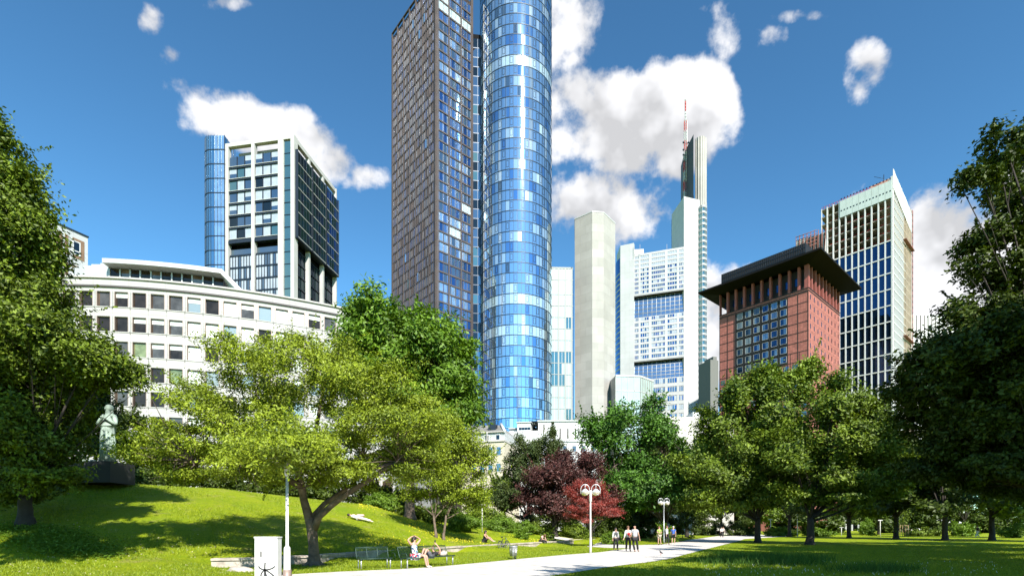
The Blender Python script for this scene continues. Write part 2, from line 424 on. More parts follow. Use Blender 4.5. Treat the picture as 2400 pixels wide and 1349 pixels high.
mat('blue_glass', (.25, .40, .62), .035, .92, spec=.8)
mat('blue_glass_pale', (.52, .68, .80), .07, .85, .12, .5)
mat('blue_glass_deep', (.07, .17, .36), .03, .9)
mat('blind_glass', (.62, .74, .76), .16, .45, .1, .6)
mat('dark_glass', (.03, .05, .065), .03, .75)
mat('cyl_glass', (.45, .61, .73), .05, .9, spec=.8)
mat('cyl_pale', (.66, .78, .84), .08, .8)
mat('cyl_blind', (.58, .72, .78), .16, .6)
mat('cyl_deep', (.20, .38, .62), .05, .9)
mat('green_glass', (.16, .30, .30), .05, .8)
mat('mid_glass', (.16, .24, .31), .05, .85)
mat('grey_blind', (.42, .46, .50), .3, .3, .08, .6)
mat('ring_metal', (.02, .035, .06), .5, .3)
mat('dark_metal', (.035, .045, .06), .4, .6)
mat('black_metal', (.008, .008, .009), .85, 0, spec=.1)
mat('brown_metal', (.10, .078, .072), .45, .35, .15, .3)
mat('dark_brown', (.035, .024, .02), .5, .3)
mat('white_concrete', (.44, .43, .41), .8, 0, .08, .25, .1, 3, stain=.25)
mat('white_panel', (.44, .445, .44), .55, 0, .06, .12, stain=.12, fn=brickfn(3.2, 3.7, .05, (.74, .75, .76), .07, 0))
mat('white_paint', (.56, .56, .545), .5, 0, .05, 1)

def grid_walls(parent, F, ue, ze, mats_frame, **k): pass

# ---- brown slab tower, glass cylinder and the link between them
def make_tall_pair():
    rnd = random.Random(11)
    C = gp(1022, 185); L1 = reach(C, D1, 919); L2 = reach(C, D2, 1108)
    ZT = EYE+(HY-80)/FPX*(C+D1*L1).y; FH = 3.62; NF = int(ZT/FH)
    A = thing('office_tower', 'brown gridded high-rise slab standing against the blue glass cylinder', 'office tower', (C.x, C.y, 0))
    def rel(o): o.parent = A; o.matrix_parent_inverse = Matrix.Translation((-C.x, -C.y, 0)); return o
    FL = Fr(C+D1*L1, -D1); FR = Fr(C, D2)
    body = MB(); e = .35
    c0 = C-FL.n*e-FR.n*e
    body.prism([c0, c0+D2*L2, c0+D2*L2+D1*L1, c0+D1*L1], 0, ZT-1.2)
    rel(body.build('wall', 'dark_brown'))
    fm = MB(); fins = MB()
    z0 = ZT-NF*FH-3.0
    # right face: 3 bays
    nb = 3; bw = L2/nb
    for i in range(nb+1):
        w = .5 if i in (0, nb) else .26; uc = min(max(i*bw, w), L2-w); fm.box(FR, uc-w, uc+w, 0, ZT, -.3, .28)
    wins = []
    for f in range(NF+1):
        z = z0+f*FH
        if z < 25: continue
        if z > ZT-3.5: continue
        fm.box(FR, .5, L2-.5, z-.02, z+.52, -.3, .16)
        tone = rnd.random()
        for b in range(nb):
            u0 = b*bw+(.5 if b == 0 else .26); u1 = (b+1)*bw-(.5 if b == nb-1 else .26); W_ = u1-u0
            cuts = [0, .13, .2, .52, .6, .88, 1]; qs = []; ms = []
            pale = tone > .95 or rnd.random() < .03
            for a, c in zip(cuts, cuts[1:]):
                qs.append(pane(FR, u0+a*W_+.04, u0+c*W_-.04, z+.56, z+FH-.06, -.05, rnd, .012))
                ms.append(3 if pale else rnd.choice([0, 2, 2, 5, 5, 0] if tone < .75 else [1, 0, 5, 1]))
                if c < 1: fm.box(FR, u0+c*W_-.04, u0+c*W_+.04, z+.5, z+FH, -.2, .05, bot=False)
            wins.append(dict(q=qs, m=ms, s=2.))
    # left face: 7 bays of 3 narrow windows behind deep fins
    nb = 7; bw = L1/nb
    for i in range(nb+1):
        w = .28 if i in (0, nb) else .17; uc = min(max(i*bw, w), L1-w); fm.box(FL, uc-w, uc+w, 0, ZT, -.3, .3)
    for f in range(NF+1):
        z = z0+f*FH
        if z < 25 or z > ZT-3.5: continue
        fm.box(FL, .3, L1-.3, z-.02, z+.42, -.3, .12)
        for b in range(nb):
            qs = []; ms = []; u0 = b*bw+.2; W_ = bw-.4
            for k in range(4):
                a = u0+k*W_/4; c = a+W_/4
                fins.box(FL, c-.05, c+.03, z+.42, z+FH, -.2, .2, 0, False)
                op = rnd.random() < .012
                q = pane(FL, a+.05, c-.07, z+.46, z+FH-.05, -.06, rnd, .02)
                if op: q = [q[0]+FL.n*.3, q[1], q[2], q[3]+FL.n*.3]
                qs.append(q); ms.append(rnd.choice([2, 4, 5, 4, 5, 5, 2]) if not op else 1)
            wins.append(dict(q=qs, m=ms))
    # crown: open louvre storey
    for F, L in ((FL, L1), (FR, L2)):
        fm.box(F, 0, L, ZT-.35, ZT, -.35, .31)
        n = 7 if F is FL else 3
        for i in range(n+1): fm.box(F, max(0, i*L/n-.2), min(L, i*L/n+.2), ZT-4, ZT-.3, -.3, .315)
    rel(fm.build('facade_frame', 'brown_metal')); rel(fins.build('facade_fins', 'brown_metal'))
    add_windows_rel(rel, wins, ['blue_glass', 'blue_glass_pale', 'blue_glass_deep', 'blind_glass', 'dark_glass', 'mid_glass'])
    # roof plant room that shows over the right face
    # ---- link
    Cc = gp(1209, 199); Rr = 13.75
    lk = thing('office_tower', 'narrow dark glass link squeezed between the brown slab and the glass cylinder', 'office tower', (-14.2, 200, 0))
    F = Fr((C+D2*L2).xy, D2.xy); o = MB(); F2 = Fr((-15.2, 197.3), (1, .12))
    o.box(F2, 0, 4.2, 0, 190, -9, 0); ob = o.build('wall', 'black_metal'); ob.parent = lk; ob.matrix_parent_inverse = Matrix.Translation((14.2, -200, 0))
    o = MB(); wl = []
    for f in range(6, 52):
        z = f*FH; o.box(F2, .05, 4.1, z, z+.3, .0, .1, bot=False)
        o.box(F2, 2.0, 2.12, z+.3, z+FH, 0, .1, bot=False)
        wl.append(dict(q=[pane(F2, .1, 2., z+.3, z+FH, .06, rnd, .02), pane(F2, 2.12, 4.05, z+.3, z+FH, .06, rnd, .02)], m=[rnd.choice([0, 1, 1, 2]), rnd.choice([0, 0, 1])]))
    ob = o.build('facade_frame', 'dark_metal'); ob.parent = lk; ob.matrix_parent_inverse = Matrix.Translation((14.2, -200, 0))
    add_windows_rel(lambda x: setp(x, lk, (14.2, -200, 0)), wl, ['mid_glass', 'dark_glass', 'green_glass'])
    # ---- cylinder
    B = thing('office_tower', 'tall cylindrical tower of reflective blue glass running out of the top of the picture', 'office tower', (Cc.x, Cc.y, 0))
    relB = lambda x: setp(x, B, (-Cc.x, -Cc.y, 0))
    N = 60; FHc = 3.72; NFc = 60
    core = MB(); core.prism([(Cc.x+(Rr-.9)*math.cos(2*math.pi*i/48), Cc.y+(Rr-.9)*math.sin(2*math.pi*i/48)) for i in range(48)], 0, NFc*FHc)
    relB(core.build('wall', 'black_metal'))
    fm = MB(); wins = []
    def cp(i, r, z): a = 2*math.pi*(i)/N+R(-100); return Vector((Cc.x+r*math.cos(a), Cc.y+r*math.sin(a), z))
    for f in range(9, NFc):
        z = f*FHc; ph = rnd.randrange(6); fl = rnd.random(); shade = rnd.uniform(-.15, .3)
        for i in range(N):
            # ring
            fm.face([cp(i, Rr+.10, z-.14), cp(i+1, Rr+.10, z-.14), cp(i+1, Rr+.10, z+.14), cp(i, Rr+.10, z+.14)])
            fm.face([cp(i, Rr-.1, z+.14), cp(i, Rr+.1, z+.14), cp(i+1, Rr+.1, z+.14), cp(i+1, Rr-.1, z+.14)][::-1])
            fm.face([cp(i, Rr-.1, z-.14), cp(i, Rr+.1, z-.14), cp(i+1, Rr+.1, z-.14), cp(i+1, Rr-.1, z-.14)])
            w = .045/1.44
            fm.face([cp(i-w, Rr+.07, z+.14), cp(i+w, Rr+.07, z+.14), cp(i+w, Rr+.07, z+FHc-.14), cp(i-w, Rr+.07, z+FHc-.14)])
            j = .009; a, b, c = [rnd.uniform(-1, 1)*j for _ in range(3)]
            q = []
            for t3 in range(3):
                e0 = i+w+(1-2*w)*t3/3; e1 = i+w+(1-2*w)*(t3+1)/3; r0 = Rr+a*(1-2*t3/3); r1 = Rr+a*(1-2*(t3+1)/3); c3 = c*.5
                q.append([cp(e0, r0, z+.14), cp(e1, r1, z+.14), cp(e1, r1+c3, z+FHc-.14), cp(e0, r0+c3, z+FHc-.14)])
            rr = .5+.34*math.sin(i*.9+f*1.7)*math.sin(i*.37-f*.8+1)+rnd.uniform(-.15, .15)+shade*.5
            if fl > .96: m = 3 if rr > .45 else 1
            elif fl > .88: m = 1 if rr > .3 else 3
            else: m = 2 if rr < .25 else (0 if rr < .74 else (1 if rr < .95 else 3))
            if rnd.random() < .02: m = 4
            wins.append(dict(q=q, m=[m]*3))
            if (i+ph) % 3 == 0:   # small opening casement
                a0, a1, b0, b1 = i+.2, i+.8, z+.9, z+3.1; t = .035; tz = .06
                for (x0, x1, y0, y1) in ((a0-t, a0+t, b0, b1), (a1-t, a1+t, b0, b1), (a0, a1, b0-tz, b0+tz), (a0, a1, b1-tz, b1+tz)):
                    fm.face([cp(x0, Rr+.06, y0), cp(x1, Rr+.06, y0), cp(x1, Rr+.06, y1), cp(x0, Rr+.06, y1)])
    relB(fm.build('facade_frame', 'ring_metal'))
    add_windows_rel(relB, wins, ['cyl_glass', 'cyl_pale', 'cyl_deep', 'cyl_blind', 'mid_glass'])
def setp(o, par, inv):
    o.parent = par; o.matrix_parent_inverse = Matrix.Translation(inv); return o
def add_windows_rel(rel, wins, mats, **k):
    before = set(COL.objects.keys()); b = len(COL.objects)
    add_windows(None, wins, mats, **k)
    for o in list(COL.objects)[b:]: rel(o)

# building wrapper: parts are given in world coordinates under an empty at the base
class Bld:
    def __init__(s, name, label, cat, base, group=None):
        s.b = base; s.e = thing(name, label, cat, (base[0], base[1], 0), 0, group)
    def add(s, mb, name, mats, parent=None):
        o = mb.build(name, mats); 
        if parent is None: setp(o, s.e, (-s.b[0], -s.b[1], 0))
        else: o.parent = parent
        return o
    def wins(s, w, mats, **k): add_windows_rel(lambda o: setp(o, s.e, (-s.b[0], -s.b[1], 0)), w, mats, **k)

# ---- left office tower with the round glass stair
def make_left_tower():
    rnd = random.Random(4); Y = 160; dl = Vector((-6.0, 1, 0)).normalized(); dr = Vector(((1401-CX)/FPX, 1, 0)).normalized()
    C = gp(691, Y); B = Bld('office_tower', 'grey glass office tower in a white concrete frame with a recessed storey, on the left', 'office tower', C)
    F = Fr(C, -dl); L = -F.u_at(532); F = Fr(C+(-F.u)*L, -dl); G = Fr(C, dr); LG = G.u_at(789)
    ZT = F.z_at(655, 322)
    body = MB(); o = C-F.n*2.2-G.n*2.2
    body.prism([o, o+dr*LG, o+dr*LG+dl*L, o+dl*L], 0, F.z_at(655, 375)); B.add(body, 'wall', 'black_metal')
    pl = MB(); c1 = C-F.n*2.3-G.n*2.6; pl.prism([c1, c1+dr*(LG-4), c1+dr*(LG-4)+dl*(L-5), c1+dl*(L-5)], 0, ZT-1.6); B.add(pl, 'roof', 'plant_brown')
    fr = MB(); us = [F.u_at(532), F.u_at(593), F.u_at(657)]
    for u in us: fr.box(F, u-.35, u+.75, 0, ZT, -1, .4)
    fr.box(F, us[2]-.6, us[2]+1.3, 0, ZT, -1.1, .35)
    fr.box(F, L-1.2, L, 0, ZT, -1.6, .42)                        # corner pier
    fr.box(F, us[0]+.75, L-1.2, ZT-1.1, ZT-.02, -1, .38)
    for i in range(4):
        u = LG*i/3; fr.box(G, max(.5, u-.5), min(LG, u+.5), 0, ZT-.03, -1.4, -.2 if i < 3 else .1)
    fr.box(G, 1, LG-.4, ZT-1.3, ZT-.06, -1.4, -.15)
    B.add(fr, 'concrete_frame', 'white_concrete')
    zb = F.z_at(593, 561); zt_ = F.z_at(593, 362); n = 7; fh = (zt_-zb)/n
    sp = MB(); w = []
    bays = [(us[0]+.9, us[1]-.4), (us[1]+.9, us[2]-.7)]
    for bi, (a, b) in enumerate(bays):
        sp.box(F, a-.1, b+.1, zb-.9, zb-.05, -1, .5, 1)
        for k in range(n):
            z = zb+k*fh; sp.box(F, a, b, z-.05, z+.45, -1, .30, 1); sp.box(F, a, b, z+.45, z+.55, -1, .45, 0)
            cuts = [0, .30, .34, .66, .70, 1] if bi else [0, .32, .36, .66, .70, 1]; q = []; m = []
            lit = rnd.random()
            for x, y in zip(cuts, cuts[1:]):
                x0 = a+(b-a)*x+.05; x1 = a+(b-a)*y-.05
                if y-x < .06: sp.box(F, x0, x1, z+.5, z+fh, -.4, .1, 1, False); continue
                bl = rnd.random() < .45
                if bl:
                    h = rnd.choice([1., 1., .5]); q.append(pane(F, x0, x1, z+fh-(fh-.6)*h, z+fh-.1, -.02, rnd)); m.append(0)
                    if h < 1: q.append(pane(F, x0, x1, z+.6, z+fh-(fh-.6)*h-.04, -.02, rnd)); m.append(1)
                else: q.append(pane(F, x0, x1, z+.6, z+fh-.1, -.02, rnd)); m.append(rnd.choice([1, 1, 2, 3]))
            w.append(dict(q=q, m=m, s=2))
        # setback storey and lower storeys with slim mullions
        zl = F.z_at(593, 593); q = [pane(F, a, b, zl+.2, zb-2.2, -.9, rnd)]; w.append(dict(q=q, m=[1]))
        k = 0; z = zl
        while z > 30:
            sp.box(F, a, b, z-.45, z, -1, -.1, 1); nm = 8
            q = []; m = []
            for j in range(nm):
                x0 = a+(b-a)*j/nm; x1 = a+(b-a)*(j+1)/nm; sp.box(F, x0-.06, x0+.06, z-fh, z-.4, -1, -.05, 1, False)
                q.append(pane(F, x0+.07, x1-.07, z-fh+.1, z-.5, -.3, rnd)); m.append(rnd.choice([0, 0, 0, 1]))
            w.append(dict(q=q, m=m)); z -= fh
    # glass edge strip right of the third pier
    a, b = us[2]+1.4, L-1.25
    z = 30
    while z < zt_: 
        sp.box(F, a, b, z-.1, z+.1, -.8, .12, 1, False); w.append(dict(q=[pane(F, a, b, z+.1, z+fh-.1, 0, rnd)], m=[3])); z += fh
    # right face: three hung glass boxes above recessed storeys
    for i in range(3):
        a = LG*i/3+.15; b = LG*(i+1)/3-.15; z0 = zb-(0 if i == 0 else (.0 if i == 1 else 0)); drop = 0
        q0 = zb-.8
        sp.box(G, a, b, q0, q0+.5, -1.4, .9, 1)
        sp.box(G, a, a+.15, q0, zt_, -1.4, 1.0, 1); sp.box(G, b-.15, b, q0, zt_, -1.4, 1.0, 1)
        for k in range(n):
            z = zb+k*fh-.3; sp.box(G, a+.15, b-.15, z-.1, z+.14, -1.4, .95, 2 if True else 1)
            q = []; m = []
            for j in range(5):
                x0 = a+.2+(b-a-.4)*j/5; x1 = a+.2+(b-a-.4)*(j+1)/5; q.append(pane(G, x0+.04, x1-.04, z+.14, z+fh-.1, .85, rnd)); m.append(rnd.choice([4, 4, 4, 5] if i < 2 else [6, 6, 4]))
                sp.box(G, x0-.04, x0+.04, z+.1, z+fh, .6, .9, 1, False)
            w.append(dict(q=q, m=m, s=1.5))
        z = zb-2.6
        while z > 30:
            q = []; m = []; sp.box(G, a, b, z-.3, z, -1.8, -1.3, 1)
            for j in range(7):
                x0 = a+(b-a)*j/7; x1 = a+(b-a)*(j+1)/7; q.append(pane(G, x0+.05, x1-.05, z-fh+.05, z-.3, -1.6, rnd)); m.append(rnd.choice([4, 5, 5])); sp.box(G, x0-.05, x0+.05, z-fh, z-.3, -1.8, -1.45, 1, False)
            w.append(dict(q=q, m=m)); z -= fh
    B.add(sp, 'facade_frame', ['white_paint', 'dark_metal', 'grey_panel'])
    B.wins(w, ['grey_blind', 'mid_glass', 'dark_glass', 'green_glass', 'dark_green_glass', 'dark_glass', 'blue_glass_deep'])
    # round glass stair: capsule plan
    c = C+dl*(L+1.6)-F.n*1.2; Rr = 3.4
    x0 = F.p(F.u_at(478), 0, 0); cx, cy = (x0.x+Rr), F.p(F.u_at(500), 0, 0).y+2.0
    S = Bld('stair_tower', 'curved blue glass stair drum with floor rings, left of the white framed tower', 'stair tower', (cx, cy))
    pts = []
    for i in range(15): a = math.pi*.5+math.pi*(i)/14*1.0; pts.append((cx+Rr*math.cos(a), cy+Rr*math.sin(a)))
    ex = F.p(-.45, 0, 0).x
    pts = pts[:]; pts.append((ex, cy-Rr)); pts.append((ex, cy+Rr)); ZS = EYE+(HY-333)/FPX*cy
    core = MB(); core.prism([(cx+(p[0]-cx)*.8, cy+(p[1]-cy)*.8) for p in pts], 0, ZS-4); S.add(core, 'stair_core', 'stair_core')
    fr = MB(); w = []; z = 30; nP = len(pts)
    k = 0
    while z < ZS-1:
        zz = min(z+4.55, ZS)
        for i in range(nP-1):
            a = Vector((*pts[i], 0)); b = Vector((*pts[i+1], 0))
            if (b-a).length > 4:
                segs = 4
            else: segs = 1
            for t in range(segs):
                p = a+(b-a)*t/segs; q2 = a+(b-a)*(t+1)/segs; f2 = Fr(p, q2-p); l = (q2-p).length
                f2n = Fr(p, q2-p)
                fr.box(f2n, 0, l, z-.12, z+.12, -.1, .12, 0, True); fr.box(f2n, -.05, .05, z, zz, -.1, .1, 0, False)
                w.append(dict(q=[pane(f2n, .06, l-.06, z+.12, zz-.12, 0, rnd, .004)], m=[1 if t else (0 if k % 3 else 2)]))
        z = zz; k += 1
    S.add(fr, 'facade_frame', 'dark_metal'); S.wins(w, ['stair_glass', 'blue_glass_pale', 'stair_glass'])
mat('plant_brown', (.27, .24, .21), .7, 0, .1, .3)
mat('grey_panel', (.33, .33, .31), .6, 0, .1, .3)
mat('dark_green_glass', (.02, .05, .045), .04, .6)
mat('stair_glass', (.13, .30, .46), .04, .8)
mat('stair_core', (.25, .4, .5), .4, .2)

# ---- curved white office building
def make_curved():
    rnd = random.Random(8); k = 1.345
    base = [(-60, 74.5), (-46.5, 73.3-.3), (-39.4, 73.9), (-32.6, 75.8), (-26.2, 79.8), (-20.95, 83.2)]
    pts = []
    for px in range(100, 841, 20):
        y = HY-np.interp(px, [100, 167, 333, 500, 667, 790, 840], [590, 587, 582, 567, 538, 518, 507])
        Y = 35.6*FPX/(HY-y); pts.append(((px-CX)/FPX*Y, Y))
    c0 = np.polyfit([p[0] for p in pts], [p[1] for p in pts], 2)
    xs = np.linspace(pts[0][0]-14, pts[-1][0]+6, 400); ys = np.polyval(c0, xs)
    L = np.concatenate([[0], np.cumsum(np.hypot(np.diff(xs), np.diff(ys)))])
    bw = 2.36; n = int(L[-1]/bw); S = np.arange(n+1)*bw
    P = [Vector((np.interp(s, L, xs), np.interp(s, L, ys), 0)) for s in S]
    ZT = 37.25; FH = 3.53; b0 = P[n//2]
    B = Bld('office_building', 'curved cream stone office block with rows of square windows behind the park trees', 'office building', b0)
    wall = MB(); w = []; pil = MB(); cor = MB(); acc = 0
    rows = []; z = ZT-2.0
    for r in range(8): rows.append((z-2.15, z)); z -= FH
    acc = 0
    for i in range(n):
        a, b = P[i], P[i+1]; F = Fr(a, b-a); l = (b-a).length
        def ub(x0, x1, z0, z1, n0, n1, mb=wall, m=0):
            mb.box(F, x0, x1, z0, z1, n0, n1, m)
        top = ZT-1.2
        wz = [r for r in rows]
        prev = top
        for (z0, z1) in wz:
            wall.box(F, 0, l, z1, prev, -.4, 0); prev = z0
            wall.box(F, 0, .26, z0, z1, -.4, 0); wall.box(F, l-.26, l, z0, z1, -.4, 0)
            pil.box(F, -.10, .10, z0-.02, z1+.02, -.1, .12)
            pil.box(F, .26, .32, z0, z1, -.38, .02, 1); pil.box(F, l-.32, l-.26, z0, z1, -.38, .02, 1); pil.box(F, .32, l-.32, z1-.08, z1, -.38, -.1, 1)
            cor.box(F, -.01, l+.01, z0-.12, z0, -.1, .07)
            cor.box(F, -.04, .04, z0-.34, z0-.12, -.1, .05, 1)
            r = rnd.random(); right = i/n
            m = rnd.choice([0, 3, 1, 3, 3, 0]) if right < .5 else rnd.choice([2, 4, 4, 3, 0, 2])
            q = [pane(F, .36, l-.36, z0+.08, z1-.12, -.30, rnd, .01)]; ms = [m]
            if rnd.random() < .22: q = [pane(F, .36, l-.36, z1-.75, z1-.12, -.28, rnd), pane(F, .36, l-.36, z0+.08, z1-.78, -.30, rnd, .01)]; ms = [2, m]
            w.append(dict(q=q, m=ms, s=1))
        wall.box(F, 0, l, 0, prev, -.4, 0)
        cor.box(F, -.02, l+.02, ZT-.25, ZT, -1.2, .35); cor.box(F, -.01, l+.01, ZT-1.2, ZT-.25, -.8, .12); cor.box(F, -.01, l+.01, ZT-1.42, ZT-1.2, -.4, .22, 1)
    back = MB(); back.prism([p+Vector((.1, .45, 0)) for p in P]+[P[-1]+Vector((4, 16, 0)), P[0]+Vector((0, 18, 0))], 0, ZT-.3)
    B.add(back, 'roof', 'roof_grey')
    B.add(wall, 'wall', 'curved_stone'); B.add(pil, 'window_surround', ['curved_stone', 'brown_frame']); B.add(cor, 'cornice', ['curved_stone', 'dark_joint'])
    B.wins(w, ['brown_glass', 'green_brown_glass', 'pale_blind', 'dark_brown_glass', 'grey_blind2'])
    # penthouse under its flying canopy
    def arc(px, off): 
        for i in range(len(P)-1):
            a = (P[i].x/P[i].y)*FPX+CX; b = (P[i+1].x/P[i+1].y)*FPX+CX
            if a <= px <= b: p = P[i].lerp(P[i+1], (px-a)/(b-a)); f = Fr(P[i], P[i+1]-P[i]); return p-f.n*off
        return P[0]
    can = MB(); pw = MB(); pg = []; zc = 40.35
    A = [arc(px, 2.3) for px in range(230, 522, 26)]; A2 = [arc(px, 8.) for px in range(230, 522, 26)]
    for i in range(len(A)-1):
        F = Fr(A[i], A[i+1]-A[i]); l = (A[i+1]-A[i]).length
        can.box(F, -.02, l+.02, zc-.65, zc-.002*i, -7, 1.5)
        q = [pane(F, .1, l-.1, ZT+.3, zc-.8, -.1, rnd, .006)]; pg.append(dict(q=q, m=[rnd.choice([3, 3, 0])]))
        pw.box(F, -.09, .09, ZT, zc-.8, -.3, .05)
        pw.box(F, 0, l, ZT-.3, ZT+.25, -.4, .0)
    # slanted right end fin
    F = Fr(A[-1], A[-1]-A[-2]); e = MB(); q0 = F.p(0, 1.6, zc); q1 = F.p(2.6, .6, ZT-.2)
    for (n0, n1) in ((1.6, -6.4),):
        a, b = F.p(0, n0, zc), F.p(3.3, n0-.6, ZT); c, d = F.p(3.3, n1, ZT), F.p(0, n1, zc)
        a2, b2, c2, d2 = [x+Vector((-.1, 0, -.75)) for x in (a, b, c, d)]
        can.face([a, b, c, d][::-1]); can.face([a2, b2, c2, d2]); can.face([a, a2, b2, b]); can.face([c, c2, d2, d]); can.face([b, b2, c2, c])
    Lf = [arc(px, 2.4) for px in range(140, 250, 22)]
    for i in range(len(Lf)-1):
        F = Fr(Lf[i], Lf[i+1]-Lf[i]); l = (Lf[i+1]-Lf[i]).length; pw.box(F, 0, l, ZT-.3, 39.8+.2*i, -5, 0)
    B.add(can, 'canopy', 'zinc'); B.add(pw, 'penthouse_wall', 'zinc'); B.wins(pg, ['brown_glass', 'green_brown_glass', 'pale_blind', 'dark_brown_glass'], name='penthouse_window')
mat('curved_stone', (.385, .37, .355), .8, 0, .06, .2, .05, 4, stain=.14, fn=brickfn(2.36, 1.4, .012, (.45, .42, .4), .05, 0))
mat('zinc', (.42, .43, .42), .5, .2, .08, .3)
mat('roof_grey', (.3, .3, .3), .8)
mat('brown_frame', (.30, .22, .18), .5, .3); mat('dark_joint', (.08, .07, .07), .7)
mat('brown_glass', (.20, .14, .10), .06, .75, .3, .7); mat('dark_brown_glass', (.05, .035, .025), .05, .6, .3, 1)
mat('green_brown_glass', (.26, .27, .12), .12, .5, .4, .8); mat('pale_blind', (.58, .60, .54), .35, .1, .06, .8); mat('grey_blind2', (.34, .38, .36), .15, .5)

def make_far_left():
    C = gp(206, 95); d = Vector((-1.22, -.55, 0)).normalized()
    # face whose top line falls to the right
    L0 = 14; F = Fr(C+d*L0, -d); B = Bld('office_building', 'corner of a cream building with brown panels round one square window, at the left edge', 'office building', C)
    F = Fr(gp(206, 95)+Vector(((60-206)/FPX*95, -26, 0)), Vector((-(60-206)/FPX*95, 26, 0)))
    L = (gp(206, 95)-F.o).length; ZT = EYE+(HY-557)/FPX*95
    m = MB(); m.box(F, 0, L, 0, ZT, -12, 0); B.add(m, 'wall', 'white_panel')
    m = MB(); m.box(F, -.1, L+.1, ZT, ZT+.25, -12, .15); B.add(m, 'roof_edge', 'dark_metal')
    m = MB(); u0, u1 = F.u_at(170), F.u_at(202)
    for k in range(4):
        zc = ZT-1.1-k*4.9
        m.box(F, u0, u1-.3, zc-3.6, zc, -.1, .04); m.box(F, F.u_at(152), F.u_at(160), zc-3.6, zc, -.1, .04); m.box(F, F.u_at(133), F.u_at(146), zc-3.6, zc, -.1, .04)
        w = MB(); a = F.u_at(169); b = F.u_at(188); w.box(F, a, b, zc-3.0, zc-.5, 0, .12, 0); w.box(F, a+.2, b-.2, zc-2.2, zc-.7, .1, .14, 1)
        w.box(F, a+.2, b-.2, zc-2.8, zc-2.4, .1, .14, 1); B.add(w, 'window', ['white_paint', 'dark_glass'])
    B.add(m, 'panel', 'brown_panel')
mat('brown_panel', (.20, .12, .07), .6, 0, .15, .5)

# ---- pale gridded glass block behind the cylinder
def make_glass_block():
    rnd = random.Random(21); Y = 201; F = Fr(gp(1288, Y), (1, .04)); F2 = None
    B = Bld('office_building', 'pale green-white glass block filling the gap between the cylinder and the concrete tower', 'office building', gp(1320, Y))
    L = F.u_at(1343); ZT = F.z_at(1320, 626)
    m = MB(); m.box(F, 0, L, 0, ZT, -14, -.4); B.add(m, 'wall', 'grey_panel')
    fr = MB(); w = []; cols = [F.u_at(x) for x in (1289.5, 1309, 1325, 1340)]
    z = ZT-.6; nf = 0; hs = [4.4, 5.6]+[4.45]*30; i = 0
    fr.box(F, 0, L, ZT-.6, ZT, -.4, .1)
    zs = [ZT-.6]
    while zs[-1] > 25: zs.append(zs[-1]-hs[i % len(hs)]); i += 1
    for a, b in zip(zs[1:], zs):
        fr.box(F, 0, L, a-.12, a+.12, -.4, .12)
        for c0, c1 in zip(cols, cols[1:]):
            fr.box(F, c0-.3, c0+.3, a, b, -.4, .1)
            dark = rnd.random() < .08 or (14 < (zs.index(b)) and False) or (zs.index(b) in (7, 8, 9))
            h = (c1-c0-.6)/2; q = [pane(F, c0+.3, c0+.3+h-.05, a+.15, b-.15, 0, rnd, .003), pane(F, c0+.3+h+.05, c1-.3, a+.15, b-.15, 0, rnd, .003)]
            fr.box(F, c0+.3+h-.06, c0+.3+h+.06, a, b, -.3, .06, 1, False)
            w.append(dict(q=q, m=[1 if dark and rnd.random() < .8 else 0, 1 if dark and rnd.random() < .7 else 0]))
    fr.box(F, cols[-1]-.3, cols[-1]+.3, 0, ZT, -.4, .1); fr.box(F, cols[-1]+.3, L+.4, 0, ZT-1, -6, -.1, 2)
    B.add(fr, 'facade_frame', ['grey_mull', 'white_paint', 'mid_glass']); B.wins(w, ['milk_glass', 'green_glass'])
    # low glass block in front of the bank tower, with an angled corner
    Y = 202; F = Fr(gp(1443, Y), (1, .1)); F1L = F.u_at(1501); c = F.p(F1L, 0, 0); G = Fr(c, (1, .95)); L2 = G.u_at(1532)
    B = Bld('office_building', 'low milky glass block with an angled corner below the white bank tower', 'office building', c)
    ZT = F.z_at(1460, 878); fr = MB(); w = []
    m = MB(); m.prism([F.o-F.n*.4, c-F.n*.4-G.n*.1, G.p(L2, -.4, 0), G.p(L2, -14, 0), F.p(0, -14, 0)], 0, ZT-.3); B.add(m, 'wall', 'grey_panel')
    for FF, LL, n in ((F, F1L, 4), (G, L2, 6)):
        fr.box(FF, 0, LL, ZT-.7, ZT, -.4, .2)
        for i in range(n):
            a = LL*i/n; b = LL*(i+1)/n; fr.box(FF, a-.12, a+.12, 0, ZT-.7, -.4, .25 if FF is G else .1, 1)
            z = ZT-.7
            while z > 20:
                q = [pane(FF, a+.15, b-.12, z-5.4, z-.1, 0, rnd, .004)]; w.append(dict(q=q, m=[0 if FF is F else rnd.choice([0, 0, 1])])); fr.box(FF, a, b, z-5.7, z-5.4, -.4, .1); z -= 5.7
    B.add(fr, 'facade_frame', ['white_panel', 'grey_panel']); B.wins(w, ['milk_glass', 'green_glass'])
mat('milk_glass', (.40, .49, .46), .2, .25, .05, .3)

# ---- windowless concrete tower
def make_concrete():
    Y = 205; P = [gp(1347, Y+5.0), gp(1388, Y), gp(1415, Y+.6), gp(1442, Y+8)]
    p = [v.copy() for v in P]; back = [P[3]+Vector((0, 14, 0)), P[0]+Vector((2, 16, 0))]
    B = Bld('concrete_tower', 'windowless pale concrete tower with chamfered corners and staggered cladding panels', 'tower', gp(1395, Y))
    m = MB(); ZT = EYE+(HY-497)/FPX*Y; m.prism([q for q in p+back], 0, ZT); B.add(m, 'wall', 'tower_panels')
    m = MB(); c = sum(p+back, Vector())/6
    m.prism([c+(q-c)*1.012 for q in p+back], ZT, ZT+.5); B.add(m, 'roof_edge', 'white_panel')
mat('tower_panels', (.365, .352, .33), .85, 0, .07, .15, .05, 3, stain=.10, fn=brickfn(5.2, 3.4, .05, (.74, .73, .72), .15))

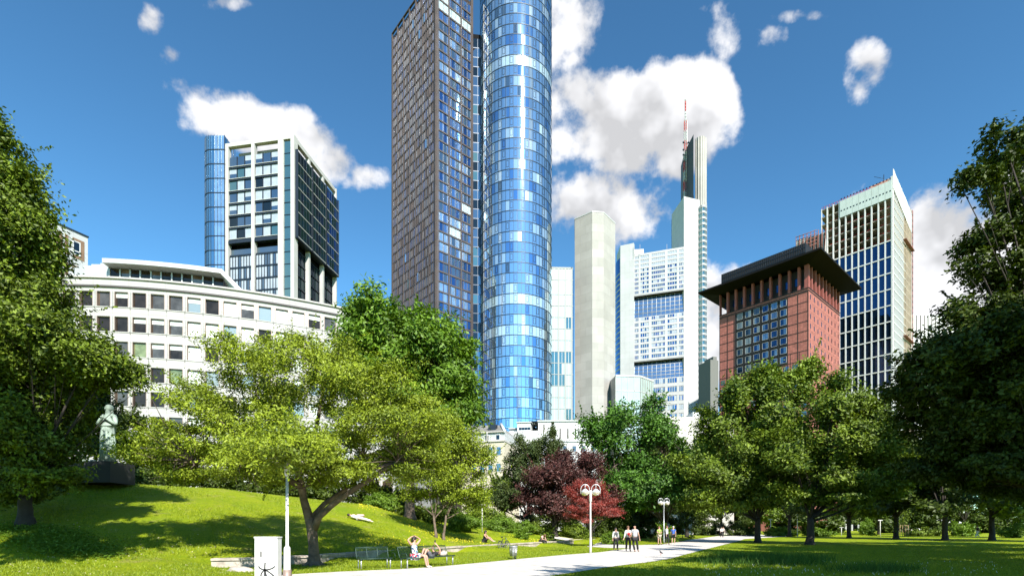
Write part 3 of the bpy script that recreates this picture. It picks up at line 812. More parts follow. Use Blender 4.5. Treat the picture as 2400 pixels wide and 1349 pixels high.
# ---- bank tower: wide window wall, two solid columns, glazed flutes, tall fin and mast
def make_bank():
    rnd = random.Random(5); Y = 346; d = Vector((-3.0, 1, 0)).normalized(); C = gp(1603, Y)
    F = Fr(C, -d); L = -F.u_at(1486); F = Fr(C+d*L, -d)
    B = Bld('bank_tower', 'white bank high-rise with two sky garden openings, a dark fin and a red-white mast', 'skyscraper', C)
    za = lambda py: EYE+(HY-py)/FPX*Y
    ZT = za(578); wl = MB(); w = []; g1 = (F.z_at(1545, 687), F.z_at(1545, 738)); g2 = (F.z_at(1545, 843), F.z_at(1545, 886))
    g1 = (g1[1], g1[0]); g2 = (g2[1], g2[0])
    wl.box(F, 0, L, g1[1], ZT, -8, -.25); wl.box(F, 0, L, g2[1], g1[0], -8, -.25); wl.box(F, 0, L, 0, g2[0], -8, -.25); wl.box(F, 0, L, g2[0]-1, ZT-4, -9, -6)
    B.add(wl, 'wall', 'white_panel')
    fr = MB(); groups = [(.01, .09, 3), (.13, .30, 4), (.355, .625, 7), (.675, .86, 4), (.905, .99, 3)]
    def rows(z0, z1, n, top=False):
        h = (z1-z0)/n
        for k in range(n):
            z = z0+k*h; fr.box(F, 0, L, z-.0, z+.22, -.25, .04, 1, True)
            for (a, b, c) in groups:
                ua, ub = a*L, b*L; q = []; ms = []; st = rnd.random()
                for j in range(c):
                    x0 = ua+(ub-ua)*j/c; x1 = ua+(ub-ua)*(j+1)/c
                    q.append(pane(F, x0+.18, x1-.18, z+h*.42, z+h*.92, -.14, rnd, .004)); ms.append(rnd.choice([0, 0, 1, 2]) if not (top and k > n-4) else 2)
                    fr.box(F, x0-.15, x0+.15, z+h*.35, z+h, -.25, .0, 0, False)
                w.append(dict(q=q, m=ms))
            for (x0, x1) in ((0, .01), (.09, .13), (.30, .355), (.625, .675), (.86, .905), (.99, 1)): fr.box(F, x0*L, x1*L, z+.22, z+h, -.25, .02)
            fr.box(F, 0, L, z+.22, z+h*.38, -.25, .0, 0, True)
    n1 = 9; rows(g1[1]+.6, ZT-1.4, 9, True); rows(g2[1]+.6, g1[0], 8); rows(5, g2[0], 16)
    fr.box(F, 0, L, ZT-1.4, ZT, -.3, .05)
    B.add(fr, 'facade_frame', ['white_panel', 'grey_line'])
    B.wins(w, ['mid_glass', 'blue_glass_deep', 'grey_blind'])
    for (a, b) in (g1, g2):   # sky gardens: sloped glazing in a recess
        gm = MB(); nx, nz_ = 11, 5
        for i in range(nx):
            for k in range(nz_):
                def G(x, y): return F.p(x*L, -.5-2.2*y, a+(b-a)*y)
                e = .004; gm.face([G(i/nx+e, k/nz_+.02), G((i+1)/nx-e, k/nz_+.02), G((i+1)/nx-e, (k+1)/nz_-.02), G(i/nx+e, (k+1)/nz_-.02)], 0)
        for i in range(nx+1): gm.tube([F.p(i/nx*L, -.55, a), F.p(i/nx*L, -2.65, b)], .16, 4, 1)
        for k in range(nz_+1): gm.tube([F.p(0, -.45-2.2*k/nz_, a+(b-a)*k/nz_), F.p(L, -.45-2.2*k/nz_, a+(b-a)*k/nz_)], .14, 4, 1)
        B.add(gm, 'sky_garden', ['garden_glass', 'white_paint'])
        s = MB(); s.box(F, 0, L, b, b+.3, -5, .12, 0); B.add(s, 'soffit', 'grey_panel')
    # left column and flutes
    m = MB(); a0 = gp(1454, Y+13); a1 = gp(1486, Y+9.3); m.prism([a0, a1, a1+Vector((3, 12, 0)), a0+Vector((0, 12, 0))], 0, 0, ztop=lambda x, y: za(565)+4+.10*(x-a0.x)*0); B.add(m, 'column', 'white_panel')
    m = MB(); m.box(Fr(gp(1478, Y+16), (1, -.1)), 0, 9, 0, za(572)+5, -8, 0); B.add(m, 'roof_block', 'white_panel')
    m = MB(); c = gp(1453, Y+22); q = []
    for i in range(7): an = math.pi*(.95+.62*i/6); q.append((c.x+3.2*math.cos(an)+.2, c.y+9*math.sin(an)))
    q.append((c.x+6, c.y+6)); m.prism(q, 0, za(578), 0); zz = 8
    while zz < za(605): 
        m.prism([(c.x+(x-c.x)*1.03, c.y+(y-c.y)*1.03) for x, y in q], zz, zz+1.0, 1); zz += 3.7
    B.add(m, 'curved_glazing', ['blue_glass_deep', 'white_panel'])
    # right column
    R1 = gp(1603, Y); R2 = gp(1640, Y+4); ZR = za(460)
    m = MB(); m.prism([R1, R2, R2+Vector((1, 22, 0)), R1+Vector((-2, 20, 0))], 0, ZR); B.add(m, 'column', 'white_panel')
    m = MB(); A1 = gp(1578, Y+26); A2 = gp(1592, Y+20); zs = lambda py, Yq: EYE+(HY-py)/FPX*Yq
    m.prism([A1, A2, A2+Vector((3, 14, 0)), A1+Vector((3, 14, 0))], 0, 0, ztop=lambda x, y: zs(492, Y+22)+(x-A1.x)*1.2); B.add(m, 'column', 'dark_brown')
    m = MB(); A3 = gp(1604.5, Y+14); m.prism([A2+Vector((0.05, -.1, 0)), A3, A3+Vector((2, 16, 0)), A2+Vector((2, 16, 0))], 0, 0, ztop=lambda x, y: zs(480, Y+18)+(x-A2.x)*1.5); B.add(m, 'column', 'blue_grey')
    # rounded glazed flute on the right
    c = gp(1637, Y+10); m = MB(); q = []; rr = 4.6
    for i in range(13): an = -math.pi*.55+math.pi*.8*i/12; q.append((c.x+rr*math.cos(an), c.y+9*math.sin(an)))
    q.append((c.x-2, c.y+8)); q.append((c.x-2, c.y-7)); ZG = za(480)
    m.prism(q, 0, ZG, 0, smooth=False); fl = MB(); zz = 10; k = 0
    while zz < ZG:
        fl.prism([(c.x+(x-c.x)*1.04, c.y+(y-c.y)*1.04) for x, y in q], zz, zz+1.5, 0)
        for i in range(0, 13, 2): fl.tube([(c.x+(q[i][0]-c.x)*1.03, c.y+(q[i][1]-c.y)*1.03, zz), (c.x+(q[i][0]-c.x)*1.03, c.y+(q[i][1]-c.y)*1.03, zz+4)], .12, 4)
        zz += 3.9
    B.add(m, 'curved_glazing', ['green_glass']); B.add(fl, 'floor_band', ['white_panel'])
    # dark fin on top, fluted on its right
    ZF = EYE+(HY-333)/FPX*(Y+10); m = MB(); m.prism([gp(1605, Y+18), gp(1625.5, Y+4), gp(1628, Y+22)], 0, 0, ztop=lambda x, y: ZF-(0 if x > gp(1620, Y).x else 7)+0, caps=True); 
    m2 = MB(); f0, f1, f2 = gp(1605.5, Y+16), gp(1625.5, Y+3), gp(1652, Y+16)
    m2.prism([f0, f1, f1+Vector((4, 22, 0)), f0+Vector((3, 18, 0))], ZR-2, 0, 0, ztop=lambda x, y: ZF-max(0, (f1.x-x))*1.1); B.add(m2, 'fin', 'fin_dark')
    m = MB(); q = []; c = gp(1636, Y+13); 
    for i in range(41):
        an = -math.pi*.78+math.pi*1.0*i/40; r = 1+.05*(i % 4 in (0, 1)); q.append((c.x+4.9*r*math.cos(an), c.y+8*r*math.sin(an)))
    m.prism(q, ZG-1, ZF+.4, 0); B.add(m, 'fin', 'fin_light')
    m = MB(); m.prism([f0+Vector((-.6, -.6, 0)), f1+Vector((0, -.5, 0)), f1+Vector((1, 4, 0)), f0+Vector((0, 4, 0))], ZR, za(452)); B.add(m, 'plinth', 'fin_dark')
    # lattice mast
    m = MB(); bx = gp(1606.5, Y+14); z0 = za(456)-2; z1 = EYE+(HY-230)/FPX*(Y+14); n = 34; h = (z1-z0)/n
    def wd(z): t = (z-z0)/(z1-z0); return 1.15 if t < .5 else (.75 if t < .8 else .3)
    for i in range(n):
        a, b = z0+i*h, z0+(i+1)*h; wa, wb = wd(a), wd(b); mi = 0 if (i//3) % 2 else 1
        cs = [(-1, -1), (1, -1), (1, 1), (-1, 1)]
        for j, (x, y) in enumerate(cs):
            x2, y2 = cs[(j+1) % 4]; m.tube([(bx.x+x*wa, bx.y+y*wa, a), (bx.x+x*wb, bx.y+y*wb, b)], .13, 4, mi)
            m.tube([(bx.x+x*wa, bx.y+y*wa, a), (bx.x+x2*wb, bx.y+y2*wb, b)], .09, 3, mi); m.tube([(bx.x+x*wa, bx.y+y*wa, a), (bx.x+x2*wa, bx.y+y2*wa, a)], .1, 3, mi)
    for zz in (za(345), za(330), za(318), za(300)):
        for s_ in (-1, 1): m.ball((bx.x+s_*1.7, bx.y-1, zz), .7, 8, 2, n=4); m.tube([(bx.x, bx.y, zz), (bx.x+s_*1.7, bx.y-1, zz)], .12, 3, 2)
    m.tube([(bx.x+.9, bx.y, z0+20), (bx.x+.9, bx.y, z1-16)], .5, 6, 0)
    B.add(m, 'mast', ['white_paint', 'mast_red', 'dark_metal'])
    m = MB()
    for px in (1487, 1500, 1563): q = gp(px, Y+8); m.tube([(q.x, q.y, ZT-2), (q.x, q.y, ZT+6)], .12, 4)
    B.add(m, 'antenna', 'grey_panel')
mat('grey_mull', (.26, .27, .26), .6)
mat('grey_line', (.36, .36, .36), .6); mat('garden_glass', (.30, .42, .54), .05, .85); mat('blue_grey', (.24, .31, .38), .5, .2)
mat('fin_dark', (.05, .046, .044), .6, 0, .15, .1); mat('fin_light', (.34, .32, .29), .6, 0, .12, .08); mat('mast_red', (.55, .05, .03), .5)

# ---- red granite tower with the great black eaves
def make_red():
    rnd = random.Random(6); Y = 212; C = gp(1895, Y); L1 = reach(C, D1, 1686); L2 = reach(C, D2, 1968)
    FL = Fr(C+D1*L1, -D1); FR = Fr(C, D2); B = Bld('office_tower', 'red granite tower under a wide overhanging black roof', 'office tower', C)
    Z0 = EYE+(HY-674)/FPX*Y; Z1 = EYE+(HY-618)/FPX*Y
    body = MB(); body.prism([C, C+D2*L2, C+D2*L2+D1*L1, C+D1*L1], 0, Z0)
    B.add(body, 'wall', 'red_granite')
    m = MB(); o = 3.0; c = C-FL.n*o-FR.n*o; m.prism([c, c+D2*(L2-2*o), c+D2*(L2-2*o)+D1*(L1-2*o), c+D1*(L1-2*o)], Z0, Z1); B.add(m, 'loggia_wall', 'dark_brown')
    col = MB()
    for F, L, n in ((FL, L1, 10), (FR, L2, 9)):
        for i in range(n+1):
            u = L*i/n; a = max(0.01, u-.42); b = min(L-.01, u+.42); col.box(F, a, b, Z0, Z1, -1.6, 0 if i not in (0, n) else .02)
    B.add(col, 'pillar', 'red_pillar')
    bl = MB()
    for F, L in ((FL, L1), (FR, L2)): bl.box(F, 0, L, Z0-1.1, Z0-.7, -.2, .14); bl.box(F, 0, L, Z0-.12, Z0+.25, -.4, .2)
    B.add(bl, 'cornice', 'dark_brown')
    w = []
    for i in range(10):
        u = L1*i/10+.5; w.append(dict(q=[pane(FL, u+.6, u+L1/10-1.6, Z0+3.4, Z0+6.6, -2.9, rnd)], m=[0]))
    # roof slab
    o = 6.9; rf = MB(); zr = Z1; n = FL.n*o+FR.n*o
    q = [C+FL.n*o+FR.n*o, C+D2*L2+FR.n*o-FL.n*o+FL.n*0, C+D2*L2+D1*L1-FL.n*o*1-FR.n*o, C+D1*L1+FL.n*o-FR.n*o]
    a = C+FL.n*o+FR.n*o; b = C+D2*(L2+o)+FR.n*o; cc_ = C+D2*(L2+o)+D1*(L1+o); dd = C+D1*(L1+o)+FL.n*o
    rf.prism([a, b, cc_, dd], zr+1.0, zr+1.7)
    ai, bi, ci, di = C, C+D2*L2, C+D2*L2+D1*L1, C+D1*L1
    for (p, q2, p2, q3) in ((a, b, ai, bi), (b, cc_, bi, ci), (cc_, dd, ci, di), (dd, a, di, ai)):
        rf.face([(p.x, p.y, zr+1.0), (q2.x, q2.y, zr+1.0), (q3.x, q3.y, zr-.0), (p2.x, p2.y, zr-.0)][::-1])
    B.add(rf, 'roof', 'black_metal')
    m = MB(); s = 3.4; c = C-FL.n*1.0-FR.n*1.5; zt2 = EYE+(HY-575)/FPX*212+2.2
    Fc = Fr(c+D1*(L1-2), -D1); Gc = Fr(c, D2)
    m.prism([c, c+D2*(L2-4), c+D2*(L2-4)+D1*(L1-2), c+D1*(L1-2)], zr+1.7, zt2)
    for i in range(40): u = (L1-2)*i/40; m.box(Fc, u, u+.12, zr+1.75, zt2+.05, -.1, .12, 1, False)
    for k in range(4): z = zr+2+k*(zt2-zr-2)/4; m.box(Fc, 0, L1-2, z, z+.15, -.1, .14, 1)
    for i in range(24): u = (L2-4)*i/24; m.box(Gc, u, u+.12, zr+1.75, zt2+.05, -.1, .12, 1, False)
    B.add(m, 'roof_block', ['grey_dark', 'dark_metal'])
    # left face: panel grid, big window field, small windows below
    g_ = MB(); ub = [FL.u_at(x) for x in (1705, 1724, 1846, 1870)]; rows = 8; rh = 4.0; zt0 = Z0-1.4
    for k in range(15):
        z = zt0-k*rh; g_.box(FL, 0, L1, z-.12, z+.1, -.1, .09)
    for u in (ub[0], ub[1], ub[2], ub[3], .15, L1-.15): g_.box(FL, u-.12, u+.12, 0, zt0, -.1, .10)
    for k in range(6, 15):
        for j in range(11): g_.box(FL, L1*j/11-.06, L1*j/11+.06, zt0-(k+1)*rh, zt0-k*rh, -.1, .07)
    B.add(g_, 'panel_joint', 'dark_brown')
    fld = MB(); fld.box(FL, ub[1]+.12, ub[2]-.12, zt0-7*rh, zt0-.12, -.3, .13); 
    nc = 6; cw = (ub[2]-ub[1])/nc
    for k in range(7):
        for j in range(nc):
            u0 = ub[1]+j*cw; z = zt0-(k+1)*rh
            fld.box(FL, u0, u0+.28, z, z+rh, .1, .4); fld.box(FL, u0, u0+cw, z, z+.3, .1, .38)
            for (x0, x1, y0, y1) in ((.75, cw-.35, .7, .82), (.75, .85, .7, rh-.5), (cw-.45, cw-.35, .7, rh-.5), (.75, cw-.35, rh-.6, rh-.5)):
                fld.box(FL, u0+x0, u0+x1, z+y0, z+y1, .1, .3, 1)
            w.append(dict(q=[pane(FL, u0+.85, u0+cw*.5+.2, z+.82, z+rh-.6, .2, rnd, .01), pane(FL, u0+cw*.5+.28, u0+cw-.45, z+.82, z+rh-.6, .2, rnd, .01)], m=[rnd.choice([0, 1, 0]), rnd.choice([0, 1])], s=3))
    B.add(fld, 'window_field', ['grey_dark', 'grey_panel'])
    for k in range(7, 13):
        for j in range(11):
            u0 = L1*j/11+L1/22; z = zt0-(k+1)*rh+.9; w.append(dict(q=[pane(FL, u0-1, u0+1, z, z+2.2, .08, rnd, .006)], m=[1], s=2))
    # right face small windows
    for k in range(9):
        for j in range(9):
            u0 = L2*(j+.5)/9; z = zt0-(k+1)*rh+1.2; w.append(dict(q=[pane(FR, u0-.42, u0+.42, z, z+2.0, .05, rnd, .004)], m=[2], s=3))
    gr = MB()
    for k in range(14): gr.box(FR, 0, L2, zt0-k*rh-.04, zt0-k*rh+.04, -.1, .04)
    for j in range(19): gr.box(FR, L2*j/18-.03, L2*j/18+.03, 0, zt0, -.1, .03)
    B.add(gr, 'panel_joint', 'pink_joint')
    B.wins(w, ['site_glass', 'mid_glass', 'dark_glass'])
    # grey stub to its left
    S = Bld('office_building', 'plain grey concrete stub just left of the red tower', 'building', gp(1675, 225))
    m = MB(); m.box(Fr(gp(1665, 225), (1, .3)), 0, 4.2, 0, EYE+(HY-842)/FPX*225, -8, 0); m.box(Fr(gp(1665, 225), (1, .3)), 2.2, 4.1, 0, EYE+(HY-832)/FPX*225, -7, -1); S.add(m, 'wall', 'grey_dark2')
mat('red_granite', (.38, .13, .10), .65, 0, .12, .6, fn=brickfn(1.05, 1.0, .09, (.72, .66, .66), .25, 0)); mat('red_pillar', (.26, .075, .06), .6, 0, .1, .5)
mat('grey_dark', (.022, .022, .025), .7, 0, spec=.2); mat('grey_dark2', (.13, .13, .12), .8); mat('pink_joint', (.25, .10, .09), .7)

# ---- tower under construction
def make_site():
    rnd = random.Random(9); Y = 246; C = gp(2091, Y); L1 = reach(C, D1, 1925); L2 = reach(C, D2, 2134)
    FL = Fr(C+D1*L1, -D1); FR = Fr(C, D2); B = Bld('construction_tower', 'unfinished high-rise, dark glazed below and open concrete floors with red netting above', 'construction tower', C)
    za = lambda py: EYE+(HY-py)/FPX*Y
    ZT = za(422); zs = za(463); zo = za(562); H = 7.72
    core = MB(); o = 6; c = C-FL.n*o-FR.n*o; core.prism([c, c+D2*(L2-2), c+D2*(L2-2)+D1*(L1-16), c+D1*(L1-16)], 0, ZT-1); B.add(core, 'core', 'dark_brown')
    lo = MB(); o = .8; c = C-FL.n*o-FR.n*o; lo.prism([c, c+D2*L2, c+D2*L2+D1*L1, c+D1*L1], 0, zo); B.add(lo, 'wall', 'black_metal')
    sl = MB(); fh = 3.95; z = zo
    k = 0; nets = MB(); ns = 0
    while z < ZT:
        sl.prism([C-FL.n*.3-FR.n*.3, C+D2*L2-FL.n*.3, C+D2*L2+D1*L1, C+D1*L1-FR.n*.3], z, z+.45)
        if z < zs:
            for j in range(11):
                a = L1*j/11+.5; b = L1*(j+1)/11-.4
                if rnd.random() < .85: nets.box(FL, a+rnd.uniform(0, 1), b-rnd.uniform(0, 1.2), z+.5, z+1.0+rnd.uniform(-.2, .2), -1.1, -1.0)
                if rnd.random() < .6: nets.box(FL, a, b, z+1.35, z+1.45, -1.0, -.92)
        z += fh; k += 1
    B.add(sl, 'floor_slab', 'raw_concrete'); B.add(nets, 'safety_net', 'net_red')
    fr = MB(); n = 11
    for i in range(n+1):
        u = L1*i/n; a = max(.0, u-.27); b = min(L1, u+.27); fr.box(FL, a, b, 0, ZT if i > 2 else ZT, -.5, .25)
    z = zo; w = []
    while z > 20:
        fr.box(FL, 0, L1, z-.25, z+.25, -.5, .2)
        for i in range(n):
            u0 = L1*i/n+.27; u1 = L1*(i+1)/n-.27; w.append(dict(q=[pane(FL, u0, u1, z-H+.25, z-.25, -.25, rnd, .003)], m=[0], s=2))
        z -= H
    zz = zo
    m_ = 7; wR = L2*.62
    for i in range(17):
        u = L2*i/16; fr.box(FR, max(0, u-.18), min(L2, u+.18), 0, ZT, -.5, .25 if i < 11 else .5, 0 if i < 10 else 1)
    fr.box(FR, 0, 1.3, 0, ZT+2, -.6, .3)
    z = ZT; k = 0
    while z > 20: fr.box(FR, 0, L2, z-.2, z+.2, -.5, .18, 1 if z > zo else 0); z -= fh
    z = zo
    while z > 20:
        for i in range(10): u0 = L2*i/16+.2; u1 = L2*(i+1)/16-.2; w.append(dict(q=[pane(FR, u0, u1, z-H+.3, z-.3, -.3, rnd, .004)], m=[1]))
        z -= H
    B.add(fr, 'facade_frame', ['white_paint', 'raw_tan'])
    B.wins(w, ['site_glass', 'mid_glass'])
    sc = MB(); u3 = FL.u_at(1969)
    for i in range(8):
        a = u3+(L1-u3)*i/8; b = u3+(L1-u3)*(i+1)/8; sc.box(FL, a+.04, b-.04, zs, ZT, .26, .45)
        for zz_ in (zs+3, zs+9):
            for x in (.25, .75): sc.box(FL, a+(b-a)*x-.3, a+(b-a)*x+.3, zz_, zz_+.6, .45, .5, 1)
    B.add(sc, 'wind_screen', ['screen', 'dark_metal'])
    # ragged parapet on the right face, stepping down, and roof clutter
    sc = MB(); n = 24
    for i in range(n):
        t = i/n; hgt = 8*(1-t)**.8; sc.box(FR, L2*i/n+.03, L2*(i+1)/n, ZT-8*t-4, ZT+hgt*.62+rnd.uniform(-.3, .3)-2*t, .3, .5, rnd.choice([0, 0, 1]))
    B.add(sc, 'parapet_screen', ['white_paint', 'screen'])
    rc = MB(); rc.box(FL, FL.u_at(2035), FL.u_at(2078), ZT, ZT+3.6, -12, -4, 0)
    for i in range(26): u = L1*i/26; rc.tube([FL.p(u, -1, ZT), FL.p(u, -1, ZT+1.5)], .07, 4, 1); 
    rc.tube([FL.p(0, -1, ZT+1.4), FL.p(L1, -1, ZT+1.4)], .07, 4, 1); rc.tube([FL.p(0, -1, ZT+.8), FL.p(L1, -1, ZT+.8)], .06, 4, 1)
    rc.tube([FL.p(L1-4, -3, ZT), FL.p(L1-4, -3, ZT+6)], .15, 4, 2); rc.tube([FL.p(L1-4, -3, ZT+4), FL.p(L1-8, -3, ZT+7)], .12, 4, 2)
    B.add(rc, 'roof_clutter', ['raw_tan', 'net_red', 'dark_metal'])
    # red hoist mast on the right edge
    h = MB()
    for z in range(25, int(ZT), 3):
        h.tube([FR.p(L2-1, 1.2, z), FR.p(L2-1, 1.2, z+3)], .12, 4); h.tube([FR.p(L2-2, 1.2, z), FR.p(L2-1, 1.2, z+3)], .09, 3); h.tube([FR.p(L2-2, 1.2, z), FR.p(L2-2, 1.2, z+3)], .12, 4)
        if z % 48 == 1: h.box(FR, L2*.5, L2-.5, z, z+.3, .5, 1.9)
    B.add(h, 'hoist', 'hoist_red')
    # white building behind with red scaffold, between the black roof and the site tower
    S = Bld('construction_tower', 'low part of the building site with red scaffolding peeping over the black roof', 'building site', gp(1900, 262))
    m = MB(); F = Fr(gp(1866, 268), (1, -.75)); L = F.u_at(1932); zt2 = F.z_at(1930, 541)
    m.prism([F.p(0, 0, 0), F.p(L, 0, 0), F.p(L, -12, 0), F.p(0, -12, 0)], 0, 0, ztop=lambda x, y: zt2-1); S.add(m, 'wall', 'white_panel')
    m = MB(); m2 = MB()
    for i in range(16):
        u = L*i/15; zt3 = zt2+1.2; m.tube([F.p(u, .4, zt2-12), F.p(u+.8*(i % 2), .4, zt3)], .14, 4)
        if i > 5: m2.box(F, u-.25, u+.25, zt2-14, zt2-1.2, 0, .2)
    for k in range(5): m.tube([F.p(0, .5, zt2-7+k*1.9), F.p(L*.75, .5, zt2-5.5+k*1.7)], .16, 4)
    S.add(m, 'scaffold', 'hoist_red'); S.add(m2, 'pier', 'grey_dark')
    # striped white block far right
    Y = 300; F = Fr(gp(2128, Y), (1, .05)); L = F.u_at(2260); S = Bld('office_building', 'far white block with thin red-brown vertical stripes beside the building site', 'office building', gp(2160, Y))
    m = MB(); ZZ = F.z_at(2150, 736); m.box(F, 0, L, 0, ZZ, -12, 0); S.add(m, 'wall', 'white_paint')
    m = MB(); k = 0
    while k*2.3 < L: m.box(F, k*2.3+.4, k*2.3+.9, 0, ZZ-.5, -.1, .2); k += 1
    S.add(m, 'stripe', 'brown_metal')
mat('raw_concrete', (.22, .19, .16), .9, 0, .15, .3); mat('raw_tan', (.42, .34, .25), .9, 0, .15, .3); mat('hoist_red', (.20, .07, .05), .7)
mat('net_red', (.50, .045, .03), .7)
mat('site_glass', (.025, .07, .15), .03, .85); mat('screen', (.50, .55, .52), .6, 0, .06, .4)

# ---- old houses at the foot of the towers
def make_houses():
    rnd = random.Random(31)
    # mansard house
    Y = 92; F = Fr(gp(1118, Y+4), (1, -.30)); L = F.u_at(1182); z = lambda py: EYE+(HY-py)/FPX*Y
    B = Bld('town_house', 'cream town house with a grey mansard roof and dormers left of the white terrace building', 'house', gp(1150, Y))
    m = MB(); m.box(F, -3, L, 0, z(1026), -10, 0); B.add(m, 'wall', 'cream')
    m = MB(); m.box(F, -3, L+.1, z(1028), z(1024), -10, .25); m.box(F, -3, L, z(1005), z(1003), -10, .1); B.add(m, 'cornice', 'stone_trim')
    m = MB(); m.box(F, -3, L, z(1025), z(1004), -9.6, -.3); B.add(m, 'attic_wall', 'white_panel')
    r = MB(); a, b = F.p(-3, 0, z(1004)), F.p(L, 0, z(1004)); c, d = F.p(L-2.5, -5, z(975)), F.p(-3, -5, z(972)); e, f = F.p(-3, -10, z(1004)), F.p(L, -10, z(1004))
    r.face([a, b, c, d]); r.face([b, f, c]); r.face([f, e, d, c]); r.face([e, a, d]); B.add(r, 'roof', 'slate')
    m = MB(); g0 = F.p(L+.1, .1, z(1004)); g1 = F.p(L-2.3, -5, z(972)); m.tube([g0, g1], .28, 4); B.add(m, 'roof_verge', 'white_paint')
    for k in range(2):
        u = L*(.35+.4*k); w = MB(); w.box(F, u-.45, u+.45, z(1024), z(1009), -.32, -.25, 0); w.box(F, u-.32, u+.32, z(1022), z(1011), -.26, -.22, 1); B.add(w, 'window', ['white_paint', 'dark_glass'])
    for k in range(4):
        for row in range(2):
            u = L*(-.1+.3*k); zc = z(1040+row*40); w = MB(); w.box(F, u-.5, u+.5, zc-1.6, zc, -.02, .06, 0); w.box(F, u-.38, u+.38, zc-1.48, zc-.1, .04, .08, 1); B.add(w, 'window', ['stone_trim', 'mid_glass'])
    d = MB(); p0 = F.p(L*.45, -2, z(985)); F3 = Fr(p0, F.u); d.box(F3, -.7, .7, p0.z-1, p0.z+.35, -.8, .6); B.add(d, 'dormer', 'dark_metal')
    m = MB(); m.tube([F.p(L*.38, .15, 0), F.p(L*.38, .15, z(1004))], .08, 6); B.add(m, 'downpipe', 'stone_trim')
    # white terrace building
    Y = 100; F = Fr(gp(1170, Y+5), (1, -.18)); z = lambda py: EYE+(HY-py)/FPX*Y; L = F.u_at(1262)
    B = Bld('terrace_building', 'white flat-roofed building with slit windows and roof plant below the glass cylinder', 'building', gp(1270, Y))
    m = MB(); m.box(F, 0, L, 0, z(1000), -12, 0); u0, u1 = F.u_at(1213), F.u_at(1244); m.box(F, u0, u1, 0, z(981), -9, .3); m.box(F, F.u_at(1190), u0, 0, z(990), -9, -2)
    G = Fr(F.p(L, .2, 0), (1, -.02)); LG = G.u_at(1400); m.box(G, 0, LG, 0, z(979), -14, 0); B.add(m, 'wall', 'white_paint')
    m = MB(); m.box(F, F.u_at(1188), u0-.1, z(990), z(987.5), -9, -1.6); m.box(F, u0-.2, u1+.2, z(981), z(978.5), -9, .5); m.box(G, -.2, LG, z(979), z(976), -14, .25); m.box(G, 0, LG, z(1028), z(1024), -.1, .2); B.add(m, 'cornice', 'white_panel')
    for i in range(4):
        w = MB(); u = u0+(u1-u0)*(.12+.22*i); w.box(F, u, u+.55, z(998), z(992), .3, .34); B.add(w, 'window', 'dark_glass')
    for px in (1275, 1313, 1331, 1349, 1367):
        w = MB(); u = G.u_at(px); top = 985 if px < 1300 else 996; bot = 1003 if px < 1300 else 1021
        w.box(G, u-.12, u+.12, z(bot), z(top), -.05, .06); B.add(w, 'window', 'dark_brown')
    for k in range(6):
        w = MB(); u = G.u_at(1322+22*k-20); w.box(G, u-.45, u+.45, z(1052), z(1037), 0, .05, 0); w.box(G, u-.35, u+.35, z(1051), z(1038.5), .04, .08, 1); B.add(w, 'window', ['stone_trim', 'mid_glass'])
    rp = MB(); q = F.p(F.u_at(1240), -3, z(979)); rp.box(F, F.u_at(1238), F.u_at(1257), z(976), z(974), -6, -1, 1); rp.box(F, F.u_at(1240), F.u_at(1252), z(979), z(976), -5, -2, 0); B.add(rp, 'air_handler', ['white_paint', 'dark_metal']); rp = MB()
    q = F.p(F.u_at(1260), -3, z(974)); rp.ball(q, .55, 10, 0); rp.tube([q, q-Vector((0, 0, 1.5))], .3, 8); B.add(rp, 'vent', 'white_paint'); rp = MB()
    q = G.p(G.u_at(1335), -3, z(976)); rp.face([q+Vector((-1.6, 0, 0)), q+Vector((1.6, 0, 0)), q+Vector((0, 0, .9))], 1); rp.face([q+Vector((1.6, 0, 0)), q+Vector((0, 4, 0)), q+Vector((0, 0, .9))], 0)
    B.add(rp, 'skylight', ['white_paint', 'dark_metal'])
    # small rooftop house right of the bank tower's foot
    B = Bld('terrace_building', 'small grey rooftop with a white plant box, seen between two tree crowns', 'building', gp(1630, 120))
    Y = 120; z = lambda py: EYE+(HY-py)/FPX*Y; F = Fr(gp(1560, Y), (1, .05)); L = F.u_at(1720)
    m = MB(); m.box(F, 0, L, 0, z(975), -14, 0); B.add(m, 'wall', 'stone_trim'); m = MB(); m.box(F, F.u_at(1628), F.u_at(1645), z(975), z(962), -6, -1); B.add(m, 'roof_plant', 'white_paint')
mat('cream', (.5, .44, .33), .8, 0, .05, .5); mat('stone_trim', (.45, .42, .38), .8, 0, .08, .5); mat('slate', (.22, .21, .19), .7, 0, .2, 1.5, fn=brickfn(.5, .4, .02, (.7, .7, .7), .3))
make_tall_pair(); make_left_tower(); make_curved(); make_far_left(); make_glass_block(); make_concrete(); make_bank(); make_red(); make_site(); make_houses()
# ================================================================ vegetation
foliage('leaf_yellow_green', (.05, .085, .002), (.31, .39, .014), .18)
foliage('leaf_chestnut', (.045, .11, .004), (.16, .28, .012), .22)
foliage('leaf_mid_green', (.025, .06, .002), (.20, .28, .014), .2)
foliage('leaf_bluish', (.025, .08, .005), (.10, .23, .016), .22)
foliage('leaf_dark', (.012, .03, .002), (.08, .12, .006), .15)
foliage('leaf_left', (.012, .03, .002), (.19, .27, .010), .15)
foliage('leaf_purple', (.025, .007, .007), (.12, .04, .035), .12, .03, (1.2, .6, .4))
foliage('leaf_red', (.10, .008, .006), (.42, .045, .03), .25, .06, (1.3, .5, .4))
foliage('leaf_conifer', (.03, .06, .012), (.07, .09, .014), .1)
foliage('leaf_bush', (.09, .17, .008), (.16, .27, .016), .3)
foliage('grass_blade', (.13, .21, .004), (.33, .39, .01), .35)
foliage('iris_blade', (.03, .08, .010), (.09, .19, .02), .3, .02)
